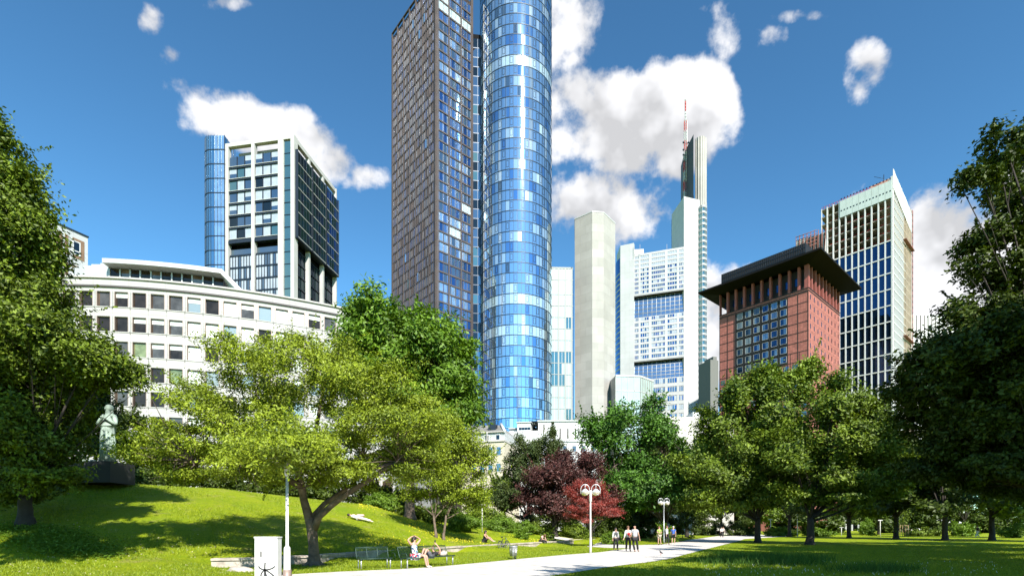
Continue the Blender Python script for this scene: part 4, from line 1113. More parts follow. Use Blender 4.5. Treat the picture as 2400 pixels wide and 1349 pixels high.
foliage('petal_yellow', (.75, .62, .02), (.8, .7, .03), .3); foliage('dry_leaf', (.40, .33, .22), (.6, .5, .38), .1); foliage('petal_white', (.7, .7, .68), (.8, .8, .75), .3)
mat('bark', (.13, .095, .07), .9, 0, .45, 3., .9, 14); mat('bark_dark', (.035, .028, .022), .9, 0, .3, 3, .6, 10)

def leaves(rng, C, Nn, S, wr=.5):
    n = len(C); t = rng.normal(size=(n, 3)); t -= Nn*np.sum(t*Nn, 1)[:, None]; t /= np.linalg.norm(t, axis=1)[:, None]+1e-9
    b = np.cross(Nn, t); S = S[:, None]
    V = np.stack([C-t*S, C+b*S*wr-t*S*.1, C+t*S, C-b*S*wr-t*S*.1], 1)
    return V
def unit(rng, n): v = rng.normal(size=(n, 3)); return v/np.linalg.norm(v, axis=1)[:, None]

def tree(name, label, cat, group, X, Y, blobs, nclump, nleaf, ls, cr, mt, seed, tr=.3, fork=None, bark='bark', z0=None, flat=.55, droop=0., shell=.55, up=.55, fine=True, limbs=True, extra=None, stems=None, wr=.5, reach_=1.25, bough=11, shoots=50, pull_=(.3, .72), high=0):
    """blobs: (x,y,z,rx,ry,rz) world ellipsoids of foliage. trunk tapers into limbs that carry each blob."""
    rng = np.random.default_rng(seed); rnd = random.Random(seed)
    if z0 is None: z0 = zg(X, Y)
    T = thing(name, label, cat, (X, Y, z0), 0, group); base = Vector((X, Y, z0))
    B = np.array(blobs, float); w = (B[:, 3]*B[:, 4]*B[:, 5])**.67; w /= w.sum()
    bi = rng.choice(len(B), nclump, p=w); d = unit(rng, nclump); d[:, 2] = d[:, 2]*.95+.05
    r = shell+(1-shell)*rng.random(nclump)**.6; r *= rng.uniform(.86, 1.08, nclump)
    r = np.where(rng.random(nclump) < .07, r*rng.uniform(1.0, reach_, nclump), r)
    cc = B[bi, :3]+d*B[bi, 3:6]*r[:, None]
    # clumps gather into boughs: layered lobes with gaps between them
    nbo = max(6, int(nclump/bough)); bo = rng.integers(0, nclump, nbo); near = np.argmin(((cc[:, None, :]-cc[bo][None])**2).sum(-1), 1)
    pull = rng.uniform(*pull_, nclump)[:, None]*np.array([.75, .75, 1.]); cc = cc+(cc[bo][near]-cc)*pull
    core = rng.random(nclump) < .16; cc[core] = B[bi[core], :3]+(cc[core]-B[bi[core], :3])*.45
    ok = cc[:, 2] > zt(cc[:, 0], cc[:, 1])+cr*.3; cc = cc[ok]; d_ = d[ok]; nclump = len(cc); 
    cs = cr*rng.uniform(.55, 1.45, nclump); cv = rng.uniform(0, 1, len(cc))
    per = np.maximum(4, (nleaf/nclump*(cs/cs.mean())**1.6)).astype(int); idx = np.repeat(np.arange(nclump), per); n = len(idx)
    # a clump is a spray: elongated outwards from the crown's middle
    cen = np.array([B[:, 0].mean(), B[:, 1].mean(), B[:, 2].min()]); od = cc-cen; od /= np.linalg.norm(od, axis=1)[:, None]+1e-9
    g = rng.normal(size=(n, 3))*.42; g[:, 2] *= flat; L = (rng.random(n)-.5)*1.5
    P = cc[idx]+g*cs[idx][:, None]+od[idx]*(L*cs[idx])[:, None]
    P[:, 2] -= droop*np.abs(L)*cs[idx]
    if shoots:   # arching twigs that break the outline
        k = rng.integers(0, nclump, shoots); sdir = od[k]+rng.normal(size=(shoots, 3))*.35; sdir[:, 2] += .25; sdir /= np.linalg.norm(sdir, axis=1)[:, None]; sl = cr*rng.uniform(1.6, 3.2, shoots)
        m_ = 34; tt = np.tile(np.linspace(0, 1, m_), shoots); kk = np.repeat(np.arange(shoots), m_)
        Q = cc[k][kk]+sdir[kk]*(tt*sl[kk])[:, None]+rng.normal(size=(len(tt), 3))*cr*.11*(1.25-tt)[:, None]; Q[:, 2] -= (tt**2)*sl[kk]*rng.uniform(0, .35, shoots)[kk]
        extra = Q if extra is None else np.concatenate([Q, extra])
    if extra is not None: P = np.concatenate([P, extra]); od2 = np.zeros((len(extra), 3)); od2[:, 2] = 1
    nn = rng.normal(size=(len(P), 3))*.75; nn[:, 2] += up; nn[:n] += od[idx]*.3+d_[idx]*.7; nn /= np.linalg.norm(nn, axis=1)[:, None]
    S = ls*rng.uniform(.55, 1.25, len(P)); var = rng.uniform(0, 1, len(P))
    var[:n] = np.clip(.55*cv[idx]+.55*var[:n]-.05, 0, 1)
    P = P-np.array(base)
    fast_mesh('crown', leaves(rng, P, nn, S, wr), 4, mt, T, var)
    mb = MB(); zb = B[:, 2].min()
    if fork is None: fork = z0+(zb-z0)*.6
    if limbs:
        f = Vector((0, 0, fork-z0)); k = 9
        top = Vector((B[:, 0].mean(), B[:, 1].mean(), B[:, 2].max()))-base
        for st in (stems or [(0, 0, tr)]):
            s0 = Vector((st[0], st[1], 0)); fw = f+Vector((st[0]*1.6, st[1]*1.6, 0)); pts = [s0+Vector((0, 0, -.3)), s0+Vector((0, 0, .05)), s0+Vector((0, 0, .4))]; rr = [st[2]*1.55, st[2]*1.35, st[2]*1.05]
            for i in range(1, 5): t = i/4; pts.append(s0.lerp(fw, t)+Vector((rnd.uniform(-.1, .1), rnd.uniform(-.1, .1), .4*(1-t)))*st[2]*1.5); rr.append(st[2]*(1-.22*t))
            mb.tube(pts, rr, 10)
        order = sorted(range(len(B)), key=lambda i: B[i, 2])
        ends = []
        for i in order:
            e = Vector(B[i, :3])-base; st = (stems or [(0, 0, tr)])[i % len(stems or [0])]; s = f*rnd.uniform(.8, .98)+Vector((st[0]*1.5, st[1]*1.5, 0)); m1 = s.lerp(e, .45); h = (e-s).length
            m1 += Vector((rnd.uniform(-.06, .06)*h, rnd.uniform(-.06, .06)*h, -.06*h if e.z-s.z < h*.6 else .05*h)); r0 = st[2]*max(.38, .75-.03*len(order))*min(1, max(.2, (B[i, 3]*B[i, 4]*B[i, 5])**.333/(cr*2.6)))
            P_ = []; 
            for j in range(7): t = j/6; P_.append(s*(1-t)**2+m1*2*t*(1-t)+e*t*t)
            mb.tube(P_, [r0*(1-.8*j/6) for j in range(7)], 7); ends.append((P_, r0))
        if fine:
            bidx = {i: e for i, e in zip(order, ends)}; step = max(1, nclump//260)
            for c in range(0, nclump, step):
                j = int(np.argmin(np.sum((B[:, :3]-cc[c])**2, 1))); P_, r0 = bidx[j]
                q = P_[rnd.choice([3, 4, 5, 6])]; e = Vector(cc[c])-base; m1 = q.lerp(e, .5)+Vector((0, 0, rnd.uniform(-.1, .12)*(e-q).length))
                mb.tube([q, m1, e], [r0*.22, r0*.12, r0*.03], 4, caps=False)
    mb.build('trunk', bark, T)
    return T
def WB(bl, Y):
    """ellipsoids given as bearings (px,py,rx,ry) at distance, with their own depth offset and depth radius in metres"""
    out = []
    for b in bl:
        px, py, rx, ry, dy, rd = b; y = Y+dy; s = y/FPX; out.append(((px-CX)*s, y, EYE+(HY-py)*s, rx*s, rd, ry*s))
    return out
def base_at(px, Y): return (px-CX)/FPX*Y, Y

def main_tree():
    Y = 22.2; X = (735-CX)/FPX*Y; rnd = random.Random(12)
    bl = WB([(690, 890, 190, 85, 0, 4.6), (535, 965, 120, 72, -.5, 3.8), (400, 1032, 105, 50, -.8, 2.8), (318, 1078, 68, 28, -1, 1.6), (400, 1090, 90, 40, -.5, 2), (560, 1050, 190, 85, -1.6, 3.4), (860, 930, 130, 85, 0, 4.), (720, 1040, 190, 85, -2, 3.0),
             (900, 1030, 130, 90, -.8, 3.4), (980, 1000, 90, 80, .3, 3.), (640, 1110, 150, 45, -1, 2.6), (440, 1110, 90, 36, -.5, 2.), (830, 1110, 120, 45, -.5, 2.6), (600, 830, 60, 40, 0, 2.5), (760, 820, 90, 42, .5, 2.6), (960, 1080, 80, 60, 0, 2.4), (668, 1050, 70, 62, -6.3, .9), (600, 1075, 80, 50, -4.8, 1.4), (745, 1065, 90, 55, -5.0, 1.4)], Y)
    # a low forward bough over the lamp head
    r_ = np.random.default_rng(5); EX = r_.normal(size=(5200, 3))*np.array([.62, .42, .40])+np.array([(673-CX)/FPX*17+.05, 16.75, 4.25])
    T = tree('broad_tree', 'broad low spreading tree with yellow-green leaves and a forked trunk, by the utility box', 'tree', None, X, Y, bl, 1500, 190000, .064, .44, 'leaf_yellow_green', 2, pull_=(.25, .68), bough=9, shoots=260, extra=EX, tr=.26, fork=1.9, shell=.45, flat=.38, droop=.25, up=.35, limbs=False, z0=0, wr=.42, reach_=1.4)
    tb = [o for o in T.children if o.name.startswith('trunk')][0]; bpy.data.objects.remove(tb)
    mb = MB(); S = Y/FPX
    def q(px, py, dy=0): y = Y+dy; return Vector(((px-CX)/FPX*y-X, dy, EYE+(HY-py)/FPX*y))
    mb.tube([q(735, 1330), q(736, 1318), q(736, 1300), q(734, 1270), q(731, 1240), q(727, 1215)], [.38, .29, .225, .205, .22, .2], 12)
    mb.tube([q(736, 1300), q(731, 1240), q(722, 1205), q(712, 1170, -.2), q(705, 1130, -.3), q(690, 1080, -.3), q(660, 1010, 0), q(640, 930, .3)], [.17, .2, .19, .16, .15, .12, .09, .05], 10)
    mb.tube([q(733, 1235), q(738, 1205, .1), q(760, 1180, .3), q(790, 1160, .5), q(830, 1130, .6), q(850, 1070, .8), q(860, 990, .8)], [.15, .13, .11, .10, .09, .07, .04], 9)
    mb.tube([q(736, 1240), q(748, 1210, -.2), q(775, 1185, -.4), q(815, 1155, -.6), q(870, 1120, -.8), q(930, 1080, -.9), q(980, 1030, -.6)], [.16, .14, .125, .115, .10, .07, .04], 9)
    mb.tube([q(708, 1140, -.3), q(650, 1110, -1), q(560, 1090, -1.8), q(450, 1080, -2), q(350, 1070, -1.6)], [.15, .12, .09, .06, .03], 7)
    mb.tube([q(700, 1110, -.3), q(620, 1040, .8), q(520, 980, 1.5), q(430, 950, 1)], [.14, .11, .07, .03], 7)
    mb.tube([q(700, 1110), q(740, 1010, 1.5), q(760, 900, 1.2), q(750, 800, .8)], [.14, .1, .06, .03], 7)
    rt = [random.Random(3).uniform(-1, 1) for _ in range(8)]
    for k in range(7):
        a = 2*math.pi*k/7+.3; mb.tube([Vector((0, 0, .32)), Vector((.3*math.cos(a), .3*math.sin(a), .07)), Vector((.62*math.cos(a), .62*math.sin(a), -.05))], [.13, .09, .02], 6)
    limbs = [Vector((0, 0, 3.5)), q(620, 1040, .8), q(850, 1070, .8), q(930, 1080, -.9), q(560, 1090, -1.8), q(740, 1010, 1.5), q(660, 1010), q(450, 1080, -2), q(520, 980, 1.5), q(760, 900, 1.2)]
    rg = random.Random(7); B = np.array(bl)
    for i in range(330):
        b = B[rg.randrange(len(B))]; d = Vector((rg.gauss(0, 1), rg.gauss(0, 1), rg.gauss(0, 1))).normalized()
        e = Vector((b[0]+d.x*b[3]*.95-X, b[1]+d.y*b[4]*.95-Y, b[2]+d.z*b[5]*.95)); s = min(limbs, key=lambda l: (l-e).length)
        
        if (e-s).length > 2.6: continue
        mid = s.lerp(e, .5)+Vector((rg.uniform(-.3, .3), rg.uniform(-.3, .3), rg.uniform(-.1, .4))); mb.tube([s, mid, e], [.04, .022, .006], 4, caps=False)
    mb.build('trunk', 'bark', T)
main_tree()

# -- chestnut and the smaller trees on the bank
G1 = 'trees on the grassy bank'
x, y = base_at(960, 44)
tree('chestnut_tree', 'big domed chestnut tree in front of the brown tower, the tallest crown left of centre', 'tree', G1, x, y, WB([(890, 762, 82, 70, 0, 4.5), (960, 800, 110, 90, 0, 5), (860, 810, 70, 80, -.5, 4), (1030, 850, 80, 95, 0, 4.2), (1065, 905, 50, 75, 0, 3.2), (940, 900, 130, 90, -1.5, 4.5), (1000, 960, 100, 70, -1, 4), (860, 900, 80, 90, 0, 4), (1075, 970, 50, 50, 0, 3)], 44),
     560, 76000, .20, .95, 'leaf_chestnut', 5, tr=.42, flat=.5, droop=.35, shell=.62, up=.5, wr=.42)
x, y = base_at(1030, 37)
tree('broad_tree', 'yellow-green tree with two thin dark stems, on the bank right of the forked tree', 'tree', G1, x, y, WB([(1040, 1040, 90, 80, 0, 3), (1085, 1110, 80, 70, 0, 2.6), (1000, 1110, 80, 60, 0, 2.6), (1120, 1170, 45, 36, 0, 1.6), (1060, 1165, 80, 34, .5, 2), (1110, 1060, 50, 50, 0, 2), (960, 1160, 50, 30, .6, 1.5)], 37),
     420, 42000, .085, .55, 'leaf_yellow_green', 6, tr=.12, flat=.5, shell=.5, up=.35, stems=[(-.25, 0, .1), (.3, 0, .09)], fork=None)
# -- left: tall tree and the low one in front of it
GL = 'dark trees at the left edge'
x, y = base_at(-60, 27)
tree('lime_tree', 'tall tree at the left edge, its upper crown lit bright green against the sky', 'tree', GL, x, y, WB([(-50, 340, 60, 80, 0, 3.), (0, 400, 52, 58, 0, 2.6), (12, 480, 62, 66, 0, 3), (25, 580, 68, 75, 0, 3.4), (-40, 640, 100, 100, 0, 4), (40, 690, 72, 60, 0, 3.2), (-30, 275, 30, 26, 0, 1.5), (75, 530, 30, 36, 0, 1.4), (50, 425, 26, 24, 0, 1.), (100, 730, 50, 40, .5, 2.4), (30, 820, 110, 90, 1, 4)], 27),
     700, 95000, .11, .72, 'leaf_left', 8, pull_=(.2, .6), bark='bark_dark', shoots=90, tr=.4, flat=.45, shell=.6, up=.6)
x, y = base_at(60, 23.5)
tree('maple_tree', 'lower dark tree at the left edge with side branches reaching past the bronze statue', 'tree', GL, x, y, WB([(40, 830, 110, 90, 0, 3.6), (130, 830, 85, 75, -.4, 3.), (205, 850, 60, 42, 0, 2.2), (262, 862, 44, 36, .6, 1.5), (325, 908, 42, 10, 1., .6), (80, 940, 90, 70, 0, 3), (60, 1030, 100, 80, 0, 3), (110, 1110, 55, 60, -.3, 1.6), (20, 1120, 80, 80, .4, 2.4), (200, 900, 36, 16, 1.0, 1.), (-70, 960, 120, 160, 0, 3.4), (150, 765, 50, 30, 0, 1.8), (130, 985, 30, 50, .8, 1.2)], 23.5),
     900, 125000, .10, .56, 'leaf_left', 9, pull_=(.1, .55), bark='bark_dark', shoots=90, tr=.3, flat=.45, shell=.55, up=.5)
x, y = base_at(262, 37)
tree('holly_tree', 'small dark tree standing directly behind the bronze statue', 'tree', GL, x, y, WB([(235, 960, 50, 50, 0, 2), (285, 990, 44, 56, 0, 2), (205, 1010, 44, 50, 0, 2), (265, 1050, 60, 36, 0, 2)], 37), 200, 16000, .11, .45, 'leaf_dark', 21, bark='bark_dark', tr=.14, pull_=(.1, .5), fork=None)
# -- right edge: maple whose boughs cross the sky
x, y = base_at(2560, 21)
tree('maple_tree', 'very large dark maple filling the right edge, its boughs reaching left across the sky', 'tree', 'big trees on the right', x, y, WB([
    (2330, 330, 22, 18, -1, .8), (2365, 370, 32, 30, -1, 1), (2395, 345, 30, 22, 0, .8), (2300, 418, 62, 15, -1, .8), (2250, 432, 24, 10, -1, .5), (2385, 430, 45, 30, 0, 1.6), (2360, 480, 55, 28, 0, 1.6), (2395, 545, 60, 34, 0, 1.6), (2320, 560, 55, 26, 0, 1.4), (2290, 615, 45, 16, -.5, 1), (2248, 618, 22, 7, -.5, .5), (2360, 640, 70, 34, 0, 1.6),
    (2390, 730, 95, 60, 0, 2.6), (2285, 725, 70, 26, 0, 1.6), (2250, 790, 90, 50, 0, 2.4), (2200, 850, 80, 46, 0, 2.4), (2150, 905, 60, 40, .3, 2.), (2330, 840, 120, 80, 0, 3), (2440, 880, 140, 200, 0, 4), (2240, 930, 100, 70, 0, 3), (2340, 990, 130, 100, 0, 3), (2200, 1010, 70, 70, 1, 2.4), (2270, 1090, 120, 60, 1, 3), (2400, 1110, 110, 70, 1, 3.4), (2470, 660, 55, 130, 2, 2.5), (2450, 320, 40, 60, 2, 1.6)], 21),
     1900, 150000, .10, .38, 'leaf_dark', 10, tr=.5, flat=.4, shell=.5, up=.7, droop=.2, bark='bark_dark', reach_=1.3, pull_=(.1, .55), shoots=160)
# -- middle and right
GR = 'trees beyond the gravel path'
x, y = base_at(1560, 66)
tree('oak_tree', 'loose bluish-green tree behind the red maple, in front of the white bank tower', 'tree', GR, x, y, WB([(1470, 985, 80, 42, 0, 4), (1400, 1000, 50, 34, 0, 3), (1385, 1050, 45, 30, 0, 2.5), (1545, 985, 60, 40, 0, 3.5), (1500, 1050, 110, 60, 0, 5), (1590, 1050, 60, 70, 0, 4), (1440, 1090, 70, 50, -1, 4), (1530, 1120, 100, 60, -1, 5), (1590, 1160, 60, 50, 0, 4), (1480, 1160, 70, 50, 0, 4), (1540, 1190, 90, 30, -2, 4), (1440, 950, 20, 14, 0, 1), (1515, 950, 30, 16, 0, 1.5)], 62),
     360, 44000, .20, 1.0, 'leaf_bluish', 13, tr=.4, flat=.5, shell=.45, up=.5)
x, y = base_at(1776, 56)
tree('plane_tree', 'full green tree right of the path below the red tower, dark trunk in full view', 'tree', GR, x, y, WB([(1740, 910, 80, 50, 0, 4), (1700, 990, 70, 70, 0, 4), (1800, 900, 60, 36, 0, 3), (1790, 980, 100, 80, 0, 5), (1680, 1040, 40, 50, 0, 3), (1880, 900, 60, 42, 0, 3), (1900, 850, 26, 26, 0, 1.6), (1850, 970, 90, 70, -1, 5), (1740, 1080, 110, 60, -2, 5), (1830, 1080, 100, 70, -2, 5), (1690, 1130, 70, 50, -1, 4), (1780, 1150, 100, 50, -1, 4), (1620, 1090, 40, 46, 0, 2.5), (1690, 1172, 70, 30, -1, 3), (1830, 1165, 80, 30, -1, 3), (1640, 1150, 50, 40, 0, 2.5)], 56),
     640, 88000, .185, .95, 'leaf_mid_green', 14, tr=.32, flat=.5, shell=.55, up=.5, bark='bark_dark')
x, y = base_at(1898, 49)
tree('plane_tree', 'green tree with a straight dark trunk, in front of the glazed building site tower', 'tree', GR, x, y, WB([(1930, 950, 60, 60, 0, 3), (1990, 960, 60, 50, 0, 3), (2040, 990, 50, 50, 0, 3), (1950, 1040, 100, 60, -1, 4), (2040, 1070, 70, 60, 0, 3.5), (1920, 1110, 90, 50, -1.5, 4), (2010, 1130, 80, 45, -1, 3.5), (1860, 1060, 60, 60, 0, 3), (1965, 890, 30, 20, 0, 2), (1960, 1170, 80, 28, -1, 3), (2065, 1150, 60, 36, 0, 2.6), (2100, 1100, 50, 50, .5, 2.5)], 49),
     540, 76000, .165, .85, 'leaf_mid_green', 15, tr=.36, flat=.5, shell=.55, up=.5, bark='bark_dark')
x, y = base_at(1300, 54)
tree('copper_beech', 'purple-leaved tree behind the double lamp, left of the scarlet maple', 'tree', None, x, y, WB([(1290, 1110, 60, 36, 0, 2.6), (1340, 1090, 50, 46, 0, 2.6), (1265, 1150, 48, 44, -.5, 2.4), (1320, 1160, 70, 50, -1, 3), (1390, 1100, 50, 40, 1, 2.6), (1300, 1195, 50, 24, -1.4, 2), (1240, 1180, 26, 22, -1, 1.2), (1345, 1060, 24, 22, 0, 1.2), (1400, 1160, 50, 50, 1, 2.6), (1330, 1125, 55, 40, -.6, 2.6), (1250, 1120, 36, 30, 0, 2)], 54),
     360, 46000, .125, .7, 'leaf_purple', 16, tr=.28, flat=.5, shell=.6, up=.5, bark='bark_dark')
x, y = base_at(1385, 45)
tree('red_maple', 'scarlet Japanese maple beside the path, directly behind the double lamp', 'tree', None, x, y, WB([(1375, 1150, 40, 30, 0, 1.4), (1345, 1175, 32, 24, 0, 1.2), (1385, 1185, 50, 30, 0, 1.6), (1425, 1165, 30, 20, 0, 1.2), (1430, 1200, 36, 24, 0, 1.2), (1375, 1215, 40, 18, -.3, 1.3), (1370, 1130, 22, 14, 0, .8), (1345, 1200, 26, 18, 0, 1), (1350, 1145, 26, 18, 0, 1), (1405, 1150, 28, 18, 0, 1)], 45),
     360, 46000, .062, .34, 'leaf_red', 17, tr=.14, flat=.32, shell=.5, up=.6, bark='bark_dark', wr=.35)
x, y = base_at(1235, 60)
tree('yew_tree', 'rounded dark yellow-green conifer left of the purple tree, below the white terrace building', 'tree', None, x, y, WB([(1230, 1055, 45, 36, 0, 2.6), (1275, 1045, 32, 30, 0, 2), (1200, 1090, 38, 30, 0, 2), (1250, 1100, 60, 50, 0, 3), (1190, 1150, 44, 48, -.5, 2.4), (1240, 1150, 46, 44, 0, 2.6), (1170, 1190, 30, 30, -.5, 1.5), (1310, 1060, 24, 24, 0, 1.5)], 60),
     330, 36000, .12, .6, 'leaf_conifer', 18, tr=.25, flat=.8, shell=.65, up=.2, bark='bark_dark')
x, y = base_at(1298, 57)
tree('slim_conifer', 'thin pointed conifer rising in front of the white terrace building', 'tree', None, x, y, WB([(1297, 990, 5, 18, 0, .25), (1297, 1015, 10, 16, 0, .5), (1298, 1040, 13, 20, 0, .65), (1298, 1070, 16, 20, 0, .8), (1299, 1100, 20, 24, 0, .9)], 57),
     90, 7000, .10, .32, 'leaf_conifer', 19, tr=.1, flat=.7, shell=.3, up=.3, fine=False, bark='bark_dark')

# -- far trees that close the park on the right and behind the path
GF = 'far shady trees at the back of the park'
LAB = ['broad dark tree at the back of the park, behind the path bend', 'dense dark tree behind the full green tree with the dark trunk']
far = [(1610, 84, 17, 6.5, 'far tree whose lit twigs hang behind the three people on the path'), (1690, 104, 20, 8, 'far dark tree standing over the end of the gravel path'), (1850, 92, 19, 7.5, 'far dark tree between the two plane trees'),
       (1990, 80, 15, 6, 'far tree showing behind the straight dark trunk of the right-hand plane tree'), (2100, 74, 17, 6.5, 'far dark tree just left of the staked sapling'), (2215, 66, 15, 5.5, 'thin-trunked tree in the shade, left of the striding man'),
       (2325, 66, 18, 7.5, 'thick-trunked tree right of the striding man in white trousers'), (2470, 78, 20, 8, 'far dark tree beyond the right edge of the lawn'), (1520, 78, 15, 5.5, 'dark tree behind the second double lamp'),
       (2060, 118, 19, 8, 'dark tree far behind the short lamp post on the right lawn'), (2260, 112, 21, 9, 'dark tree far behind the striding man'), (1440, 74, 11, 4.5, 'dark shrub-like tree right of the scarlet maple'), (1780, 128, 20, 8, 'farthest dark tree beyond the lit hedge'),
       (2440, 30, 12, 5.5, 'low wide tree at the right, its crown merging with the dark maple'), (2500, 36, 18, 7.5, 'tall dark tree behind the maple at the right edge'),
      (1180, 64, 6.5, 3.4, 'dark green tree above the round clipped bush')]
for i, (px, Y, h, r, lab) in enumerate(far):
    x, y = base_at(px, Y); z = zg(x, y); rg = random.Random(100+i); bl = []
    low = 3.2 if r > 5 else 1.6
    for k in range(8):
        a = rg.uniform(0, 6.28); rr = r*rg.uniform(.2, .62); zz = z+low+(h-low)*rg.uniform(.18, .8); s = r*rg.uniform(.42, .6)
        bl.append((x+rr*math.cos(a), y+rr*math.sin(a), zz, s, s, s*.75))
    bl.append((x, y, z+h*.75, r*.6, r*.6, h*.24)); bl.append((x, y-r*.3, z+low+1.2, r*.8, r*.6, 1.5))
    tree('park_tree', lab, 'tree', GF, x, y, bl, 200, 32000 if Y < 40 else (15000 if r > 5 else 9000), .15 if Y < 40 else (.30 if r > 5 else .17), r*.19, 'leaf_dark' if i % 3 else 'leaf_mid_green', 40+i, tr=.34 if Y < 80 else .3, shell=.5, fine=False, bark='bark_dark', fork=z+3.4 if r > 5 else None)
# -- trees just outside the view that throw the shade across the lawns
off = [(14, 1, 20, 6, 'tall tree beside the viewpoint, nearest to the path, dappling the near lawn'), (24, 3, 20, 7, 'tall tree to the right of the viewpoint'), (20.5, 9, 19, 5.5, 'tall tree right of the viewpoint, shading the bed of long leaves'),
       (31, 14, 19, 8, 'tall tree beyond the right edge of the picture'), (29.5, 24, 18, 5.5, 'tree hidden behind the dark maple, shading the right lawn'), (39, 27, 19, 7.5, 'second tree hidden behind the dark maple at the right edge'), (38, 6, 19, 8, 'tree far to the right of the viewpoint'), (50, 36, 19, 9, 'tall tree far out beyond the dark maple'), (66, 48, 19, 9, 'farthest tree out to the right of the picture'),
       (-15.2, 7.2, 23, 5.0, 'tall tree beyond the left edge of the picture that shades the bank'), (-26.5, 13, 24, 5.5, 'second tall tree beyond the left edge of the picture')]
for i, (x, y, h, r, lab) in enumerate(off):
    rg = random.Random(200+i); bl = []; z = zg(x, y); n_ = 9
    for k in range(n_):
        a = 6.283*k/n_+rg.uniform(-.3, .3); rr = r*(.25 if k % 3 == 0 else rg.uniform(.5, .72)); zz = z+h*rg.uniform(.56, .86); s = r*rg.uniform(.36, .48)
        bl.append((x+rr*math.cos(a), y+rr*math.sin(a), zz, s, s, s*.7))
    tree('park_tree', lab, 'tree', 'park trees around the viewpoint', x, y, bl, 240, 15000, .32, r*.17, 'leaf_mid_green', 60+i, tr=.35, shell=.3, fine=False, bark='bark_dark')

# -- the park behind the viewpoint: seen only in the tower glass, and it closes off the low sky
for i in range(11):
    x = -95+i*19; y = -42-9*(i % 3); rg = random.Random(500+i); bl = []
    for k in range(7): a = rg.uniform(0, 6.28); bl.append((x+6*math.cos(a), y+4*math.sin(a), rg.uniform(6, 16), 5, 5, 4))
    tree('park_tree', 'leafy tree in the row behind the viewpoint, out of the picture', 'tree', 'row of trees behind the viewpoint', x, y, bl, 110, 5200, .7, 1.6, 'leaf_mid_green', 510+i, tr=.35, shell=.3, fine=False, bark='bark_dark', fork=4., shoots=0)
# -- bushes
def bush(name, label, px, py, Y, rx, ry, rd, n, ls, mt, seed, group='shrubs on the bank', up=.5, nb=5, cr=.3):
    x, yy = base_at(px, Y); z = zg(x, yy); s = Y/FPX; rg = random.Random(seed); bl = []
    for k in range(nb):
        a = rg.uniform(-1, 1); bl.append((x+a*rx*s*.6, yy+rg.uniform(-.4, .4)*rd, z+ry*s*rg.uniform(.35, .85)*(1-.35*abs(a)), rx*s*.5, rd*.6, ry*s*.85*(1-.3*abs(a))))
    return tree(name, label, 'bush', group, x, yy, bl, max(60, n//90), n, ls, cr, mt, seed, tr=.04, shell=.6, flat=.7, up=up, fine=False, bark='bark_dark', shoots=14, pull_=(.1, .4))
bush('round_bush', 'low round light green bush behind the woman sitting on the lawn', 1192, 1225, 51, 66, 26, 1.7, 22000, .075, 'leaf_bush', 71, nb=6)
bush('bush', 'dark leafy shrub under the purple tree, right of the round bush', 1255, 1230, 53, 34, 18, 1.2, 6000, .11, 'leaf_mid_green', 72)
bush('bush', 'shrub with light sprays at the top of the bank, behind the forked tree', 900, 1180, 46, 60, 28, 1.5, 12000, .11, 'leaf_bush', 73)
bush('bush', 'dark shrub behind the lying person at the crest of the bank', 985, 1195, 46, 60, 28, 1.5, 12000, .11, 'leaf_mid_green', 74)
bush('bush', 'pale flowering shrub right of the two thin stems', 1085, 1215, 45, 50, 30, 1.4, 12000, .09, 'leaf_bush', 75)
bush('bush', 'light shrub under the scarlet maple beside the side path', 1440, 1250, 50, 34, 22, 1., 8000, .08, 'leaf_bush', 76)
bush('bush', 'leafy shrub under the purple tree behind the far litter bin', 1335, 1252, 56, 50, 24, 1.2, 9000, .10, 'leaf_mid_green', 77)
bush('bush', 'tuft of lilies beside the narrow path on the bank', 1215, 1248, 46, 22, 8, .5, 1500, .10, 'leaf_bush', 78, nb=2)
bush('bush', 'tuft of dark leaves on the bank behind the sitting man', 1290, 1258, 49, 20, 9, .5, 1500, .10, 'leaf_mid_green', 79, nb=2)
bush('bush', 'sunlit sapling foliage behind the three people on the path', 1563, 1262, 56, 22, 34, .9, 3500, .11, 'leaf_bush', 80)
for i, (px, Y, rx, ry, lab) in enumerate([(330, 48, 90, 46, 'dark shrub at the crest of the bank under the left boughs of the forked tree'), (480, 47, 95, 46, 'dark shrub at the crest of the bank, left of the lamp post'), (620, 48, 95, 46, 'dark shrub at the crest of the bank directly behind the lamp post'), (770, 48, 95, 44, 'dark shrub at the crest of the bank behind the fork of the tree'),
      (1130, 55, 60, 34, 'dark shrub above the upper edge of the round bush'), (1400, 62, 80, 60, 'dark shrub behind the foot of the scarlet maple'), (1500, 70, 80, 64, 'dark shrub behind the couple walking arm in arm'), (1600, 76, 80, 60, 'dark shrub right of the three people on the path'), (1700, 112, 90, 40, 'dark shrub behind the far walkers at the path bend'), (1290, 66, 80, 56, 'dark shrub behind the foot of the purple tree'), (900, 50, 90, 44, 'dark shrub at the crest of the bank, left of the chestnut trunk')]):
    bush('bush', lab, px, 1200, Y, rx, ry, 1.7, 12000, .14, 'leaf_mid_green' if px in (1130,) else 'leaf_dark', 120+i, nb=9, cr=.45)
